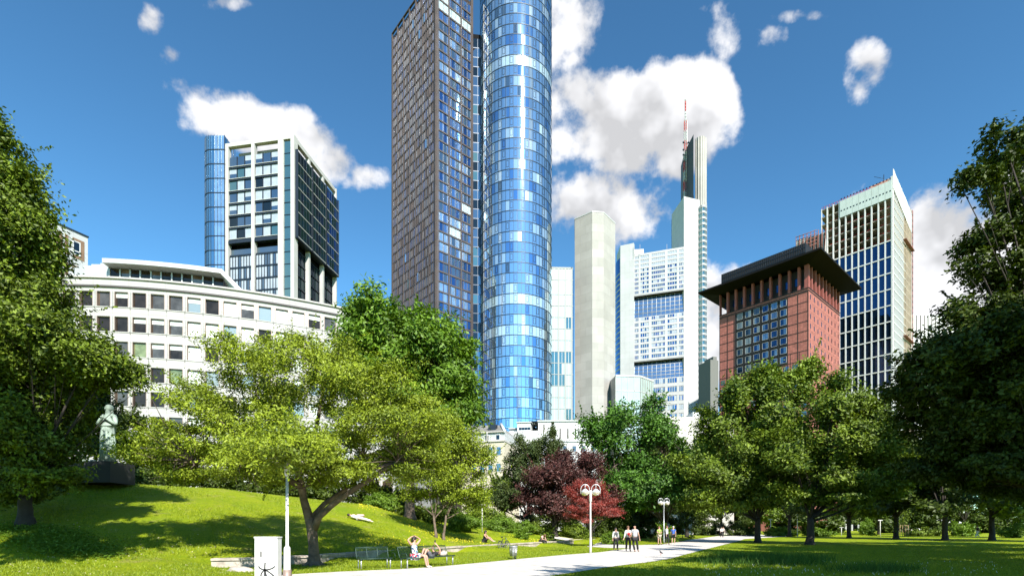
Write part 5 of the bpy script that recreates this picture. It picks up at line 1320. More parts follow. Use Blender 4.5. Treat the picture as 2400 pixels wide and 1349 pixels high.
# far hedge pieces behind the right lawn
for i, (px, Y, rx, ry, lab, mt) in enumerate([(1830, 95, 46, 14, 'sunlit low hedge left of the thin white lamp post', 'leaf_bush'), (1925, 92, 44, 16, 'sunlit hedge between the dark trunks on the right lawn', 'leaf_bush'), (2030, 105, 30, 26, 'light green shrub with a bare gap beside the short lamp post', 'leaf_bush'),
      (2160, 100, 50, 12, 'low hedge behind the staked sapling', 'leaf_mid_green'), (2250, 96, 40, 24, 'light shrub left of the striding man', 'leaf_bush'), (2380, 84, 40, 26, 'light shrub near the right edge', 'leaf_bush'), (1650, 110, 40, 16, 'dark hedge behind the bend of the path', 'leaf_dark'), (1740, 100, 40, 18, 'dark hedge right of the far walkers', 'leaf_dark')]):
    bush('hedge', lab, px, 1255, Y, rx, ry, 1.6, 7000, .16, mt, 90+i, 'hedges behind the right lawn', cr=.4)
# long dark hedge-like backdrop beyond everything, one bush at a time
for i in range(16):
    x = -20+i*14.5; bl = []; rg = random.Random(300+i)
    for k in range(4): bl.append((x+rg.uniform(-6, 6), 150+rg.uniform(-3, 3), rg.uniform(1.5, 7), 7, 3, 4.5))
    tree('park_tree', 'leafy tree of the dark belt along the far street', 'tree', 'belt of trees along the far street', x, 150, bl, 130, 8000, .5, 1.3, 'leaf_dark', 310+i, tr=.2, shell=.3, fine=False, bark='bark_dark', fork=2.)

# -- lawn blades, ground cover, flowers, iris leaves
def blades():
    rng = np.random.default_rng(77)
    def scatter(n, px0, px1, Y0, Y1, pw=1.6):
        Y = Y0*(1+((Y1/Y0)-1)*rng.random(n)**pw); px = rng.uniform(px0, px1, n); X = (px-CX)/FPX*Y; return X, Y
    def onpath(X, Y):
        py = HY+EYE*FPX/Y; px = CX+FPX*X/Y; zz = zt(X, Y)
        up = np.interp(px, [p for p in (300, 700, 830, 1000, 1120, 1250, 1400, 1480, 1540, 1620, 1680, 1780)], [1352, 1344, 1338, 1331, 1319, 1306, 1294, 1284, 1277, 1264, 1255.5, 1252])
        lo = np.interp(px, [1290, 1360, 1420, 1500, 1560, 1615, 1660, 1700, 1730, 1745, 1860], [1349, 1339, 1330, 1319, 1311, 1296, 1285, 1275, 1267, 1262, 1255.5], left=1500)
        return ((py > up-.5) & (py < lo+.5) & (zz < .05)) | ((px > 1375) & (px < 1560) & (py > 1273) & (py < 1284))
    def emit(name, X, Y, h, w, mt, lab, cat, lean=.5, z_add=0., kind='stuff', grp=None):
        k = ~onpath(X, Y); X, Y = X[k], Y[k]; n = len(X); Z = zt(X, Y)+z_add; a = rng.uniform(0, 6.283, n); H = h*rng.uniform(.5, 1.3, n); Wd = w*rng.uniform(.7, 1.3, n)
        dx = np.cos(a)*Wd; dy = np.sin(a)*Wd; lx = rng.normal(size=n)*lean*H; ly = rng.normal(size=n)*lean*H
        V = np.stack([np.stack([X-dx, Y-dy, Z-.02], -1), np.stack([X+dx, Y+dy, Z-.02], -1), np.stack([X+lx, Y+ly, Z+H], -1)], 1)
        o = fast_mesh(name, V, 3, mt, None, np.clip(rng.normal(.5, .3, n), 0, 1)); tag(o, lab, cat, grp, kind); return o
    X, Y = scatter(230000, -60, 2460, 16.8, 50); emit('grass', X, Y, .075, .016, 'grass_blade', 'short mown grass blades all over the near lawn', 'grass')
    # daisies and buttercups
    X, Y = scatter(9000, 840, 1350, 24, 48, 1.); c = np.sin(X*.8)+np.sin(Y*.55+X*.3)+rng.normal(size=len(X))*.5; k = (c > .35) & (zt(X, Y) > .3)
    emit('buttercups', X[k], Y[k], .07, .035, 'petal_yellow', 'yellow buttercups scattered in the grass of the sunny bank', 'wild flowers', .3, .03)
    X, Y = scatter(330, 0, 640, 17, 25, 1.); emit('fallen_leaves', X, Y, .02, .035, 'dry_leaf', 'pale fallen leaves dotted over the left lawn', 'fallen leaves', 1., .02)
    X, Y = scatter(260, 1650, 2350, 17, 25, 1.); emit('daisies', X, Y, .05, .02, 'petal_white', 'small white daisies in the shaded right lawn', 'wild flowers', .3, .04)
    # ivy-like ground cover at the left
    n = 15000; px = rng.normal(125, 70, n); Yc = 21.9+(px-125)*-.004+rng.normal(size=n)*.9; X = (px-CX)/FPX*Yc; k = np.abs(Yc-21.9) < 1.7; P = np.stack([X, Yc, zt(X, Yc)+rng.uniform(.02, .22, n)], -1)[k]
    nn = rng.normal(size=(len(P), 3))*.5; nn[:, 2] += 1; nn /= np.linalg.norm(nn, axis=1)[:, None]
    o = fast_mesh('ground_cover', leaves(rng, P, nn, .05*rng.uniform(.6, 1.3, len(P))), 4, 'leaf_bush', None, rng.random(len(P))); tag(o, 'patch of leafy ground cover on the left lawn beside the shade edge', 'ground cover', kind='stuff')
    # iris / daffodil leaves on the right
    for (n, pc, sp, Yc, sy, lab) in ((5200, 1790, 85, 25.5, 2.2, 'bed of long arching leaves in the shade at lower right, in front of the dark trunks'), (1500, 2050, 60, 19.6, .9, 'second smaller bed of long leaves at the bottom edge on the right')):
        px = rng.normal(pc, sp, n); Yy = rng.normal(Yc, sy, n); k = (np.abs(px-pc) < sp*1.9) & (np.abs(Yy-Yc) < sy*1.7); px, Yy = px[k], Yy[k]; X = (px-CX)/FPX*Yy
        X = np.round(X/.35)*.35+rng.normal(size=len(X))*.09; Yy = np.round(Yy/.35)*.35+rng.normal(size=len(X))*.09
        emit('long_leaved_plants', X, Yy, .34, .014, 'iris_blade', lab, 'plants', .45)
blades()
# ================================================================ people, furniture, animals
mat('skin', (.48, .28, .20), .55, 0, .06, 6); mat('skin_dark', (.36, .18, .12), .55); mat('hair_dark', (.02, .014, .01), .5); mat('hair_brown', (.13, .06, .03), .5); mat('hair_grey', (.5, .47, .43), .6)
mat('cloth_white', (.62, .61, .60), .85, 0, .08, 9); mat('cloth_black', (.012, .012, .014), .8); mat('cloth_grey', (.40, .40, .42), .85, 0, .06, 9); mat('cloth_red', (.55, .03, .03), .8)
mat('cloth_green', (.30, .40, .08), .85, 0, .15, 9); mat('cloth_blue', (.06, .14, .50), .85, 0, .2, 7); mat('cloth_pink', (.66, .40, .38), .85); mat('cloth_khaki', (.42, .36, .26), .85, 0, .1, 9); mat('shoe', (.03, .02, .015), .5); mat('shoe_pale', (.55, .5, .45), .6)
mat('scarf_grey', (.10, .10, .11), .9, 0, .6, 12); mat('bag_beige', (.50, .44, .38), .8, 0, .1, 6); mat('statue_bronze', (.26, .33, .27), .7, .15, .45, 2.2, .3, 10, stain=.5); mat('plinth', (.02, .02, .02), .7)
mat('galv', (.42, .43, .44), .4, .6, .12, 8); mat('pole_white', (.62, .60, .56), .6, 0, .08, 4, stain=.4); mat('box_paint', (.64, .64, .60), .6, 0, .06, 2, stain=.22); mat('graffiti', (.03, .028, .028), .6)
mat('rubber', (.012, .012, .012), .7); mat('wall_stone', (.42, .36, .30), .9, 0, .3, 2.2, .8, 7, stain=.4); mat('bench_green', (.03, .06, .045), .45, .4, .2, 6); mat('lamp_glass', (.70, .62, .45), .15, 0, trans=.5); mat('lamp_steel', (.66, .66, .66), .3, .3)
mat('wood', (.30, .2, .11), .8, 0, .2, 5); mat('pigeon', (.05, .05, .06), .6); mat('rock', (.42, .37, .32), .9, 0, .25, 2.5, .8, 6, stain=.3)
def floral(q, t, c):
    v = q.node('ShaderNodeTexVoronoi'); q.l.new(t.outputs['Object'], v.inputs['Vector']); v.inputs['Scale'].default_value = 15
    r = q.node('ShaderNodeValToRGB'); e = r.color_ramp; e.interpolation = 'CONSTANT'; s = q.node('ShaderNodeSeparateColor'); q.l.new(v.outputs['Color'], s.inputs[0]); q.l.new(s.outputs[0], r.inputs[0])
    e.elements[0].color = (.03, .05, .12, 1); e.elements[1].position = .28; e.elements[1].color = (.7, .68, .68, 1)
    for p, cc in ((.55, (.05, .25, .35, 1)), (.68, (.55, .02, .04, 1)), (.8, (.7, .7, .7, 1))): n = e.elements.new(p); n.color = cc
    return r.outputs[0]
mat('floral', (.5, .5, .5), .85, fn=floral)

def skin(name, nodes, edges, mt, parent, sub=1):
    keys = list(nodes); me = bpy.data.meshes.new(name); me.from_pydata([nodes[k][0] for k in keys], [(keys.index(a), keys.index(b)) for a, b in edges], [])
    o = bpy.data.objects.new(name, me); COL.objects.link(o); m = o.modifiers.new('skin', 'SKIN'); m.use_smooth_shade = True; m.branch_smoothing = .3
    for i, k in enumerate(keys):
        r = nodes[k][1]; r = r if isinstance(r, tuple) else (r, r); me.skin_vertices[0].data[i].radius = r; me.skin_vertices[0].data[i].use_root = (i == 0)
    s = o.modifiers.new('sub', 'SUBSURF'); s.levels = sub; s.render_levels = sub
    me.materials.append(MATS[mt]); 
    if parent: o.parent = parent
    return o
STAND = dict(pelvis=(0, 0, .93), belly=(0, -.01, 1.08), chest=(0, 0, 1.28), nb=(0, .01, 1.42), neck=(0, 0, 1.5), head=(0, -.02, 1.60), crown=(0, -.01, 1.68))
for s_, n_ in ((1, 'l'), (-1, 'r')):
    STAND.update({n_+'sh': (s_*.17, .01, 1.39), n_+'el': (s_*.22, .02, 1.12), n_+'wr': (s_*.23, -.05, .88), n_+'hd': (s_*.23, -.07, .80), n_+'hip': (s_*.09, 0, .88), n_+'kn': (s_*.10, -.02, .49), n_+'an': (s_*.10, .02, .08), n_+'he': (s_*.10, .05, .035), n_+'to': (s_*.11, -.15, .03)})
RAD = dict(pelvis=(.15, .11), belly=(.13, .095), chest=(.155, .11), nb=(.08, .07), neck=.052, head=(.078, .098), crown=(.055, .06))
def person(label, at, rz, pose=None, h=1.72, top='cloth_white', bottom='cloth_black', sleeve='long', legs='long', hair='hair_dark', hairlen=0, shoe='shoe', fat=1., sk='skin', group=None, name='person', dress=False):
    J = dict(STAND); J.update(pose or {}); k = h/1.72
    T = thing(name, label, 'person', at, rz, group)
    P = {a: Vector(b)*k for a, b in J.items()}
    def R_(a, d=0.):
        base = a[1:] if a[0] in 'lr' and a[1:] in ('sh', 'el', 'wr', 'hd', 'hip', 'kn', 'an', 'he', 'to') else a
        r = RAD.get(base) or dict(sh=.058, el=.04, wr=.027, hd=(.038, .022), hip=.088, kn=.056, an=.038, he=.038, to=.028)[base]
        r = r if isinstance(r, tuple) else (r, r); f = fat if base in ('pelvis', 'belly', 'chest') else 1
        return tuple((x*f+d)*k for x in r)
    nodes = {a: (P[a], R_(a)) for a in ('pelvis', 'belly', 'chest', 'nb', 'neck', 'head', 'crown')}
    E = [('pelvis', 'belly'), ('belly', 'chest'), ('chest', 'nb'), ('nb', 'neck'), ('neck', 'head'), ('head', 'crown')]
    for s in 'lr':
        for a in ('sh', 'el', 'wr', 'hd', 'hip', 'kn', 'an', 'to'): nodes[s+a] = (P[s+a], R_(s+a))
        E += [('nb', s+'sh'), (s+'sh', s+'el'), (s+'el', s+'wr'), (s+'wr', s+'hd'), ('pelvis', s+'hip'), (s+'hip', s+'kn'), (s+'kn', s+'an'), (s+'an', s+'to')]
        d = (P[s+'hd']-P[s+'wr']).normalized(); sd_ = d.cross(Vector((0, 1, 0)) if abs(d.y) < .8 else Vector((0, 0, 1))).normalized(); pn = d.cross(sd_)
        for i, (off, ln) in enumerate(((-.028, .060), (-.010, .072), (.009, .068), (.026, .052))):
            q = P[s+'hd']+sd_*off*k+d*.03*k; nodes[s+'f%d' % i] = (q, .0095*k); nodes[s+'g%d' % i] = (q+(d*ln+pn*.022)*k, .0075*k); E += [(s+'hd', s+'f%d' % i), (s+'f%d' % i, s+'g%d' % i)]
        q = P[s+'wr'].lerp(P[s+'hd'], .6); nodes[s+'t'] = (q+(sd_*-.045+d*.03)*k, .0105*k); E.append((s+'hd', s+'t'))
    skin('body', nodes, E, sk, T, 1)
    up = (P['crown']-P['head']).normalized(); fw = (P['head']-P['neck']); F0 = Vector((0, -1, 0)); 
    if 'face' in J: F0 = Vector(J['face'])
    fwd = (F0-up*F0.dot(up)).normalized(); sx = fwd.cross(up)
    hc = P['head']+up*.025*k
    m = MB(); m.ball(hc+fwd*.088*k-up*.02*k, .019*k, 6, sz=1.4, n=4); m.build('nose', sk, T)
    for s in (-1, 1):
        m = MB(); m.ball(hc+fwd*.082*k+sx*s*.03*k+up*.012*k, .011*k, 6, n=4); m.build('eye', 'hair_dark', T)
        m = MB(); m.ball(hc+sx*s*.083*k, .022*k, 6, sx=.5, n=4); m.build('ear', sk, T)
    m = MB(); m.bx(tuple(hc+fwd*.080*k-up*.058*k), (.04*k, .012, .010)); m.build('mouth', 'cloth_red', T)
    if hair:
        m = MB(); m.ball(hc-fwd*.022*k+up*.028*k, .104*k, 12, sz=1.0, n=8)
        if hairlen:
            q = hc-fwd*.05*k; m.tube([q, q-up*.10*k-fwd*.02*k, q-up*hairlen*k], [.085*k, .08*k, .04*k], 9)
            for s in (-1, 1): q = hc+sx*s*.075*k-fwd*.02*k; m.tube([q+up*.05*k, q-up*.06*k, q-up*hairlen*.8*k], [.035*k, .04*k, .02*k], 6)
        m.build('hair', hair, T)
    if top:
        n = {a: (P[a], R_(a, .016)) for a in ('pelvis', 'belly', 'chest', 'nb')}; e = [('pelvis', 'belly'), ('belly', 'chest'), ('chest', 'nb')]
        for s in 'lr':
            if sleeve == 'none': n[s+'sh'] = (P[s+'sh'].lerp(P['nb'], .35), (.05*k, .05*k)); e += [('nb', s+'sh')]; continue
            n[s+'sh'] = (P[s+'sh'], R_(s+'sh', .014)); e += [('nb', s+'sh')]
            if sleeve == 'short': n[s+'el'] = (P[s+'sh'].lerp(P[s+'el'], .6), (.062*k, .062*k)); e += [(s+'sh', s+'el')]
            else: n[s+'el'] = (P[s+'el'], R_(s+'el', .016)); n[s+'wr'] = (P[s+'el'].lerp(P[s+'wr'], .92), R_(s+'wr', .014)); e += [(s+'sh', s+'el'), (s+'el', s+'wr')]
        skin('top', n, e, top, T, 1)
    if bottom and not dress:
        n = {'pelvis': (P['pelvis'], R_('pelvis', .022))}; e = []
        for s in 'lr':
            n[s+'hip'] = (P[s+'hip'], R_(s+'hip', .02)); e.append(('pelvis', s+'hip'))
            if legs == 'short': n[s+'kn'] = (P[s+'hip'].lerp(P[s+'kn'], .75), (.095*k, .095*k)); e.append((s+'hip', s+'kn'))
            else: n[s+'kn'] = (P[s+'kn'], R_(s+'kn', .022)); n[s+'an'] = (P[s+'kn'].lerp(P[s+'an'], .95), R_(s+'an', .03)); e += [(s+'hip', s+'kn'), (s+'kn', s+'an')]
        skin('trousers' if legs == 'long' else 'shorts', n, e, bottom, T, 1)
    if dress:   # skirt over the thighs
        n = {'pelvis': (P['pelvis'], R_('pelvis', .03))}; e = []
        for s in 'lr': n[s+'hip'] = (P[s+'hip'], (.12*k, .12*k)); n[s+'kn'] = (P[s+'hip'].lerp(P[s+'kn'], .7), (.115*k, .11*k)); e += [('pelvis', s+'hip'), (s+'hip', s+'kn')]
        skin('skirt', n, e, bottom, T, 1)
    if shoe:
        for s in 'lr':
            d = (P[s+'to']-P[s+'an']); n = {'a': (P[s+'an']+Vector((0, 0, -.02)), (.05*k, .05*k)), 'b': (P[s+'an'].lerp(P[s+'to'], .55), (.048*k, .038*k)), 'c': (P[s+'to'], (.042*k, .03*k))}
            skin('shoe', n, [('a', 'b'), ('b', 'c')], shoe, T, 1)
    T['k'] = k; del T['k']
    return T, P
def foot_at(px, py): x, y = gxy(px, py); return (x, y, .02)
def walk(s=1, st=.22, arm=.12):
    return dict(lkn=(.10, -.13*s, .49), lan=(.10, -st*s+.02, .09), lto=(.11, -st*s-.15, .04), rkn=(-.10, .02*s, .49), ran=(-.10, st*.9*s, .12), rto=(-.11, st*.9*s-.13, .04), lel=(.23, .06*s, 1.12), lwr=(.24, arm*s, .90), lhd=(.24, (arm+.01)*s, .82), rel=(-.23, -.04*s, 1.12), rwr=(-.24, -arm*1.3*s, .91), rhd=(-.24, -arm*1.5*s, .83))
GP = 'people walking and standing on the gravel path'
# woman with scarf and shoulder bag
p, P = person('walking woman in a long white top, dark scarf and black trousers, leftmost of the walkers', foot_at(1443, 1290), .1, walk(1, .12, .04), 1.60, 'cloth_white', 'cloth_black', hairlen=.14, group=GP)
n = {'a': (Vector((0, .0, 1.36)), (.10, .09)), 'b': (Vector((0, -.01, 1.29)), (.125, .11))}; skin('scarf', n, [('a', 'b')], 'scarf_grey', p)
m = MB(); m.tube([(.02, -.14, 1.3), (.03, -.16, 1.15), (.02, -.15, 1.0)], [.05, .045, .03], 6); m.tube([(-.06, -.13, 1.3), (-.07, -.15, 1.12)], [.04, .03], 6); m.build('scarf_end', 'scarf_grey', p)
B0 = thing('shoulder_bag', 'small black shoulder bag hanging at the hip of the woman in the white top', 'bag', tuple(Vector(foot_at(1443, 1290))+Vector((.27, -.02, .86))))
m = MB(); m.ball((0, 0, 0), .13, 10, sx=.55, sy=1, sz=.8); m.build('bag_body', 'cloth_black', B0); m = MB(); m.tube([(0, -.05, .08), (-.08, -.06, .35), (-.18, 0, .49), (-.08, .08, .35), (0, .06, .08)], .012, 5); m.build('strap', 'cloth_black', B0)
# woman in white holding something red, close beside the man
ps = walk(1, .14, .03); ps.update(lel=(.20, .02, 1.14), lwr=(.05, -.17, 1.18), lhd=(-.01, -.20, 1.20), rwr=(-.30, -.10, .92), rhd=(-.34, -.13, .84))
p, P = person('woman in white holding something red to her chest, beside the bald man', foot_at(1472, 1291.5), .05, ps, 1.72, 'cloth_white', 'cloth_black', hair='hair_brown', group=GP)
r0 = thing('red_bag', 'bright red folded bag held against the chest of the woman in white', 'bag', tuple(Vector(foot_at(1472, 1291.5))+Vector((.0, -.21, 1.19))))
m = MB(); m.ball((0, 0, 0), .11, 10, sx=1, sy=.4, sz=1.1); m.tube([(.05, 0, -.08), (.1, 0, -.14), (.02, 0, -.17)], .03, 5); m.build('bag_body', 'cloth_red', r0)
ps = walk(-1, .27, .06); ps.update(head=(-.02, -.02, 1.60), face=(-.8, -.6, 0), ran=(-.02, -.05, .09), rto=(-.03, -.2, .03), lkn=(.16, .02, .49), lan=(.23, .14, .10), lto=(.28, .02, .03), lwr=(.30, .0, .88), lhd=(.31, -.02, .80))
person('bald man in a light grey shirt and black trousers, looking at the woman beside him', foot_at(1488, 1293), 0, ps, 1.78, 'cloth_grey', 'cloth_black', sleeve='short', hair=None, fat=1.25, group=GP)
# three people standing further back
ps = dict(rwr=(-.05, -.20, 1.12), rhd=(-.0, -.22, 1.13), rel=(-.24, -.02, 1.14), lel=(.24, -.02, 1.14), lwr=(.08, -.2, 1.1), lhd=(.03, -.22, 1.1), lan=(.16, -.06, .08), lto=(.2, -.2, .03), face=(.6, -.8, 0))
person('woman in green top and pale shorts with folded hands, left of the three', foot_at(1545, 1276.5), .3, ps, 1.72, 'cloth_green', 'cloth_khaki', sleeve='short', legs='short', hair='hair_brown', hairlen=.1, shoe='shoe', group=GP)
person('person in white top and dark vest, in the middle of the group of three', foot_at(1563, 1275.5), .9, walk(1, .1, .03), 1.78, 'cloth_white', 'cloth_black', hair='hair_brown', group=GP)
for o in list(COL.objects)[-1:]: pass
person('man in a blue T-shirt and black shorts, right of the group of three', foot_at(1578, 1275), -.5, walk(-1, .1, .05), 1.74, 'cloth_blue', 'cloth_black', sleeve='short', legs='short', hair='hair_grey', shoe='shoe_pale', group=GP)
vest = thing('backpack', 'dark backpack worn by the middle person of the group of three', 'bag', tuple(Vector(foot_at(1563, 1275.5))+Vector((-.08, .16, 1.22)))); m = MB(); m.ball((0, 0, 0), .17, 10, sx=.8, sy=.6, sz=1.3); m.build('bag_body', 'cloth_black', vest)
# far walkers and the striding man
person('far walker in a pale jacket, nearest of the pair at the bend of the path', (*gxy(1691, 1258.5), .02), .3, walk(1, .15, .05), 1.7, 'cloth_white', 'cloth_black', group=GP)
person('far walker in a beige top, just behind the one in the pale jacket', (*gxy(1695, 1257.0), .02), -.2, walk(-1, .12, .05), 1.72, 'bag_beige', 'cloth_black', hair='hair_brown', group=GP)
ps = walk(1, .34, .1); ps.update(lkn=(.10, -.22, .5), lan=(.10, -.40, .09), lto=(.11, -.56, .05), rkn=(-.10, .08, .49), ran=(-.10, .38, .15), rto=(-.10, .27, .04), rwr=(-.14, -.28, 1.1), rhd=(-.12, -.36, 1.1), rel=(-.24, -.06, 1.13))
person('man in white trousers and dark top striding left across the far right lawn', (*gxy(2291, 1258.5), .0), -1.5, ps, 1.95, 'cloth_black', 'cloth_white', sleeve='short', shoe='shoe_pale')
# seated woman on the lawn (knees drawn up, facing right)
SIT = dict(pelvis=(0, 0, .12), belly=(0, .0, .28), chest=(0, -.05, .46), nb=(0, -.08, .60), neck=(0, -.10, .67), head=(0, -.13, .77), crown=(0, -.13, .85),
    lsh=(.16, -.08, .57), rsh=(-.16, -.08, .57), lel=(.22, -.25, .38), rel=(-.22, -.25, .38), lwr=(.12, -.46, .38), rwr=(-.12, -.46, .38), lhd=(.05, -.5, .38), rhd=(-.05, -.5, .37),
    lhip=(.10, -.03, .12), rhip=(-.10, -.03, .12), lkn=(.12, -.40, .38), rkn=(-.12, -.40, .36), lan=(.12, -.74, .08), ran=(-.12, -.78, .08), lto=(.13, -.9, .08), rto=(-.13, -.94, .08))
q = on_hill(1135, 1270, 37, 60)
person('woman in a black top with long dark hair sitting on the sunny lawn', (q[0], q[1], q[2]+.02), 1.15, SIT, 1.7, 'cloth_black', 'cloth_black', sleeve='none', legs='short', hairlen=.22, shoe='shoe_pale')
# man on the low wall, head bowed
BOW = dict(pelvis=(0, 0, .50), belly=(0, -.02, .64), chest=(0, -.15, .80), nb=(0, -.24, .90), neck=(0, -.31, .93), head=(0, -.41, .93), crown=(0, -.48, .97), face=(0, -.6, -.8),
    lsh=(.17, -.22, .87), rsh=(-.17, -.22, .87), lel=(.2, -.34, .64), rel=(-.2, -.34, .64), lwr=(.1, -.52, .60), rwr=(-.1, -.52, .60), lhd=(.05, -.58, .58), rhd=(-.05, -.58, .58),
    lhip=(.1, -.05, .47), rhip=(-.1, -.05, .47), lkn=(.13, -.45, .50), rkn=(-.13, -.45, .49), lan=(.12, -.5, .09), ran=(-.12, -.42, .09), lto=(.13, -.65, .03), rto=(-.13, -.57, .03))
x, y = gxy(1270, 1279.3)
WALLMAN = (x-.05, y+.15, -.02)
person('man in a pale pink shirt sitting on the low wall, head bowed', WALLMAN, .75, BOW, 1.75, 'cloth_pink', 'cloth_black', sleeve='short', hair='hair_brown')
# person lying on the slope
LIE = dict(pelvis=(0, .0, .13), belly=(.15, 0, .14), chest=(.33, 0, .15), nb=(.48, 0, .15), neck=(.55, 0, .16), head=(.65, 0, .18), crown=(.74, .0, .20), face=(0, -.6, .5),
    lsh=(.44, .16, .14), rsh=(.44, -.16, .14), lel=(.20, .22, .10), rel=(.20, -.22, .09), lwr=(-.03, .22, .09), rwr=(-.03, -.21, .08), lhd=(-.11, .21, .08), rhd=(-.11, -.20, .08),
    lhip=(-.05, .09, .12), rhip=(-.05, -.09, .12), lkn=(-.45, .11, .12), rkn=(-.45, -.10, .12), lan=(-.85, .12, .08), ran=(-.86, -.09, .08), lto=(-.98, .14, .05), rto=(-1., -.1, .05))
q = on_hill(840, 1218, 28, 45); slope = 0
T, P = person('person in white shirt and trousers lying on the sunny bank under the boughs', (q[0], q[1], q[2]+.04), math.pi+.0, LIE, 1.78, 'cloth_white', 'cloth_white', hair='hair_dark', shoe='shoe_pale')
q2 = (q[0]+1.0*math.cos(.0), q[1]); T.rotation_euler = (0, math.atan2(zg(q[0]+.7, q[1])-zg(q[0]-.7, q[1]), 1.4)*1.0, math.pi)
bg_ = on_hill(838, 1209, 28, 45); T = thing('picnic_blanket', 'crumpled pinkish cloth on the grass behind the lying person', 'blanket', bg_)
m = MB(); rg = random.Random(2)
for k in range(6): m.ball((rg.uniform(-.3, .35), rg.uniform(-.1, .1), .06), .16, 8, sz=.6, n=5)
m.build('cloth', 'cloth_pink', T)

# pigeon
x, y = gxy(1549, 1301); T = thing('pigeon', 'dark pigeon walking on the pale gravel path', 'bird', (x, y, .02), .5)
skin('body', {'tail': (Vector((.17, 0, .10)), (.02, .01)), 'rump': (Vector((.09, 0, .14)), .04), 'chest': (Vector((-.02, 0, .18)), .062), 'neck': (Vector((-.07, 0, .25)), .028), 'head': (Vector((-.09, 0, .30)), .026), 'beak': (Vector((-.135, 0, .295)), .006)}, [('tail', 'rump'), ('rump', 'chest'), ('chest', 'neck'), ('neck', 'head'), ('head', 'beak')], 'pigeon', T)
for s in (-1, 1): m = MB(); m.tube([(0, s*.025, .14), (.01*s, s*.025, .07), (0, s*.025, .01), (-.04, s*.025, .005)], .006, 5); m.build('leg', 'cloth_red', T)

# ---- low stone retaining wall, block by block
def low_wall(label, pts, h, group=None):
    P = [Vector((*p, 0)) for p in pts]; T = thing('stone_wall', label, 'wall', tuple(P[0])); mb = MB(); cap = MB(); rg = random.Random(9)
    for a, b in zip(P, P[1:]):
        L = (b-a).length; F = Fr(a, b-a); u = 0
        while u < L-.05:
            w = min(rg.uniform(.9, 1.5), L-u); o = rg.uniform(-.02, .02); mb.box(F, u+.008, u+w-.008, -.4, h-.10, -.12, .30+o); cap.box(F, u+.004, u+w-.004, h-.10+.003, h+rg.uniform(-.012, .012), -.16, .36+o); u += w
    mb.build('block', 'wall_stone', T).location = -P[0]; cap.build('coping', 'wall_stone', T).location = -P[0]
    for o in T.children:
        b = o.modifiers.new('bev', 'BEVEL'); b.width = .018; b.segments = 2
low_wall('long low stone wall along the foot of the bank, from boulder to steps', [gxy(500, 1329), gxy(620, 1327), gxy(740, 1318.5), gxy(850, 1308.5), gxy(960, 1300.5), gxy(1060, 1293), gxy(1150, 1287), gxy(1250, 1280.2), gxy(1338, 1273.8)], .40)
low_wall('short low stone wall right of the steps, under the scarlet maple', [gxy(1392, 1269), (gxy(1434, 1266)[0], gxy(1434, 1266)[1])], .34)
# steps
for k in range(4):
    a = Vector((*gxy(1338, 1273.5), 0)); b = Vector((*gxy(1392, 1271), 0)); F = Fr(a+Vector((.15*k, .55*k, 0)), b-a); L = (b-a).length
    m = MB(); m.box(F, .05, L-.05, -.3, .10*(k+1), -.6, 0); o = m.build('stone_step', 'wall_stone'); bv = o.modifiers.new('bev', 'BEVEL'); bv.width = .015
    tag(o, ['lowest', 'second', 'third', 'topmost'][k]+' pale stone step of the short stair between the two low walls', 'step', 'stone steps onto the bank')

# boulder
def rock(label, px, py, sx, sy, sz, seed, rz=0):
    x, y = gxy(px, py); T = MB(); T.ball((0, 0, 0), 1, 20, n=14); rg = np.random.default_rng(seed); V = []
    ph = rg.uniform(0, 6, 9)
    for v in T.v:
        x_, y_, z_ = v; d = 1+.12*math.sin(3*x_+ph[0])*math.cos(2.5*y_+ph[1])+.08*math.sin(6*z_+ph[2]+4*x_); d *= 1-.25*max(0, z_-.45); V.append((x_*d*sx, y_*d*sy, max(-.3, z_)*d*sz))
    T.v = V; o = T.build('boulder', 'rock'); o.location = (x, y, .0); o.rotation_euler.z = rz; tag(o, label, 'boulder'); return o
rock('long flat pale boulder lying in front of the low wall, left of the utility box', 566, 1338, .62, .28, .22, 4, -.22)
rock('rough stone at the left end of the low wall, half in shade', 512, 1325, .30, .24, .26, 6)

# ---- utility cabinet with painted mark
x, y = (628.5-CX)/FPX*17.2, 17.2; T = thing('utility_box', 'pale grey street cabinet with a black painted mark, at the bottom left', 'utility box', (x, y, 0), 0)
m = MB(); m.box(WF, -.375, .375, 0, 1.30, -.16, .15); o = m.build('cabinet_body', 'box_paint', T); bv = o.modifiers.new('b', 'BEVEL'); bv.width = .012
m = MB(); m.box(WF, -.392, .392, 1.30, 1.345, -.18, .175); o = m.build('lid', 'box_paint', T); bv = o.modifiers.new('b', 'BEVEL'); bv.width = .015
m = MB(); m.box(WF, -.27, .352, .06, 1.27, .15, .168); o = m.build('door', 'box_paint', T); bv = o.modifiers.new('b', 'BEVEL'); bv.width = .006
m = MB(); m.box(WF, -.175, -.135, .68, .87, .168, .185); m.build('handle', 'graffiti', T)
m = MB()
for pts in ([(-.235, .38), (-.20, .31), (-.10, .265), (.06, .26), (.20, .295), (.27, .34), (.30, .375)], [(-.02, .50), (-.03, .38), (-.03, .28), (-.02, .22)], [(-.03, .25), (-.10, .20), (-.15, .12), (-.16, .05)], [(-.03, .25), (.08, .20), (.19, .12), (.27, .05)], [(-.03, .23), (.0, .12), (.04, .02)], [(-.02, .22), (-.04, .14), (-.03, .03)]):
    for (a, b), (c, d) in zip(pts, pts[1:]):
        w = .024; L = math.hypot(c-a, d-b); nx, nz_ = -(d-b)/L*w, (c-a)/L*w; e = .1*w
        m.face([(a-nx, -.1705, b-nz_), (c-nx, -.1705, d-nz_), (c+nx, -.1705, d+nz_), (a+nx, -.1705, b+nz_)])
o = m.build('painted_mark', 'graffiti', T); sl = o.modifiers.new('s', 'SOLIDIFY'); sl.thickness = .003; sl.offset = 0

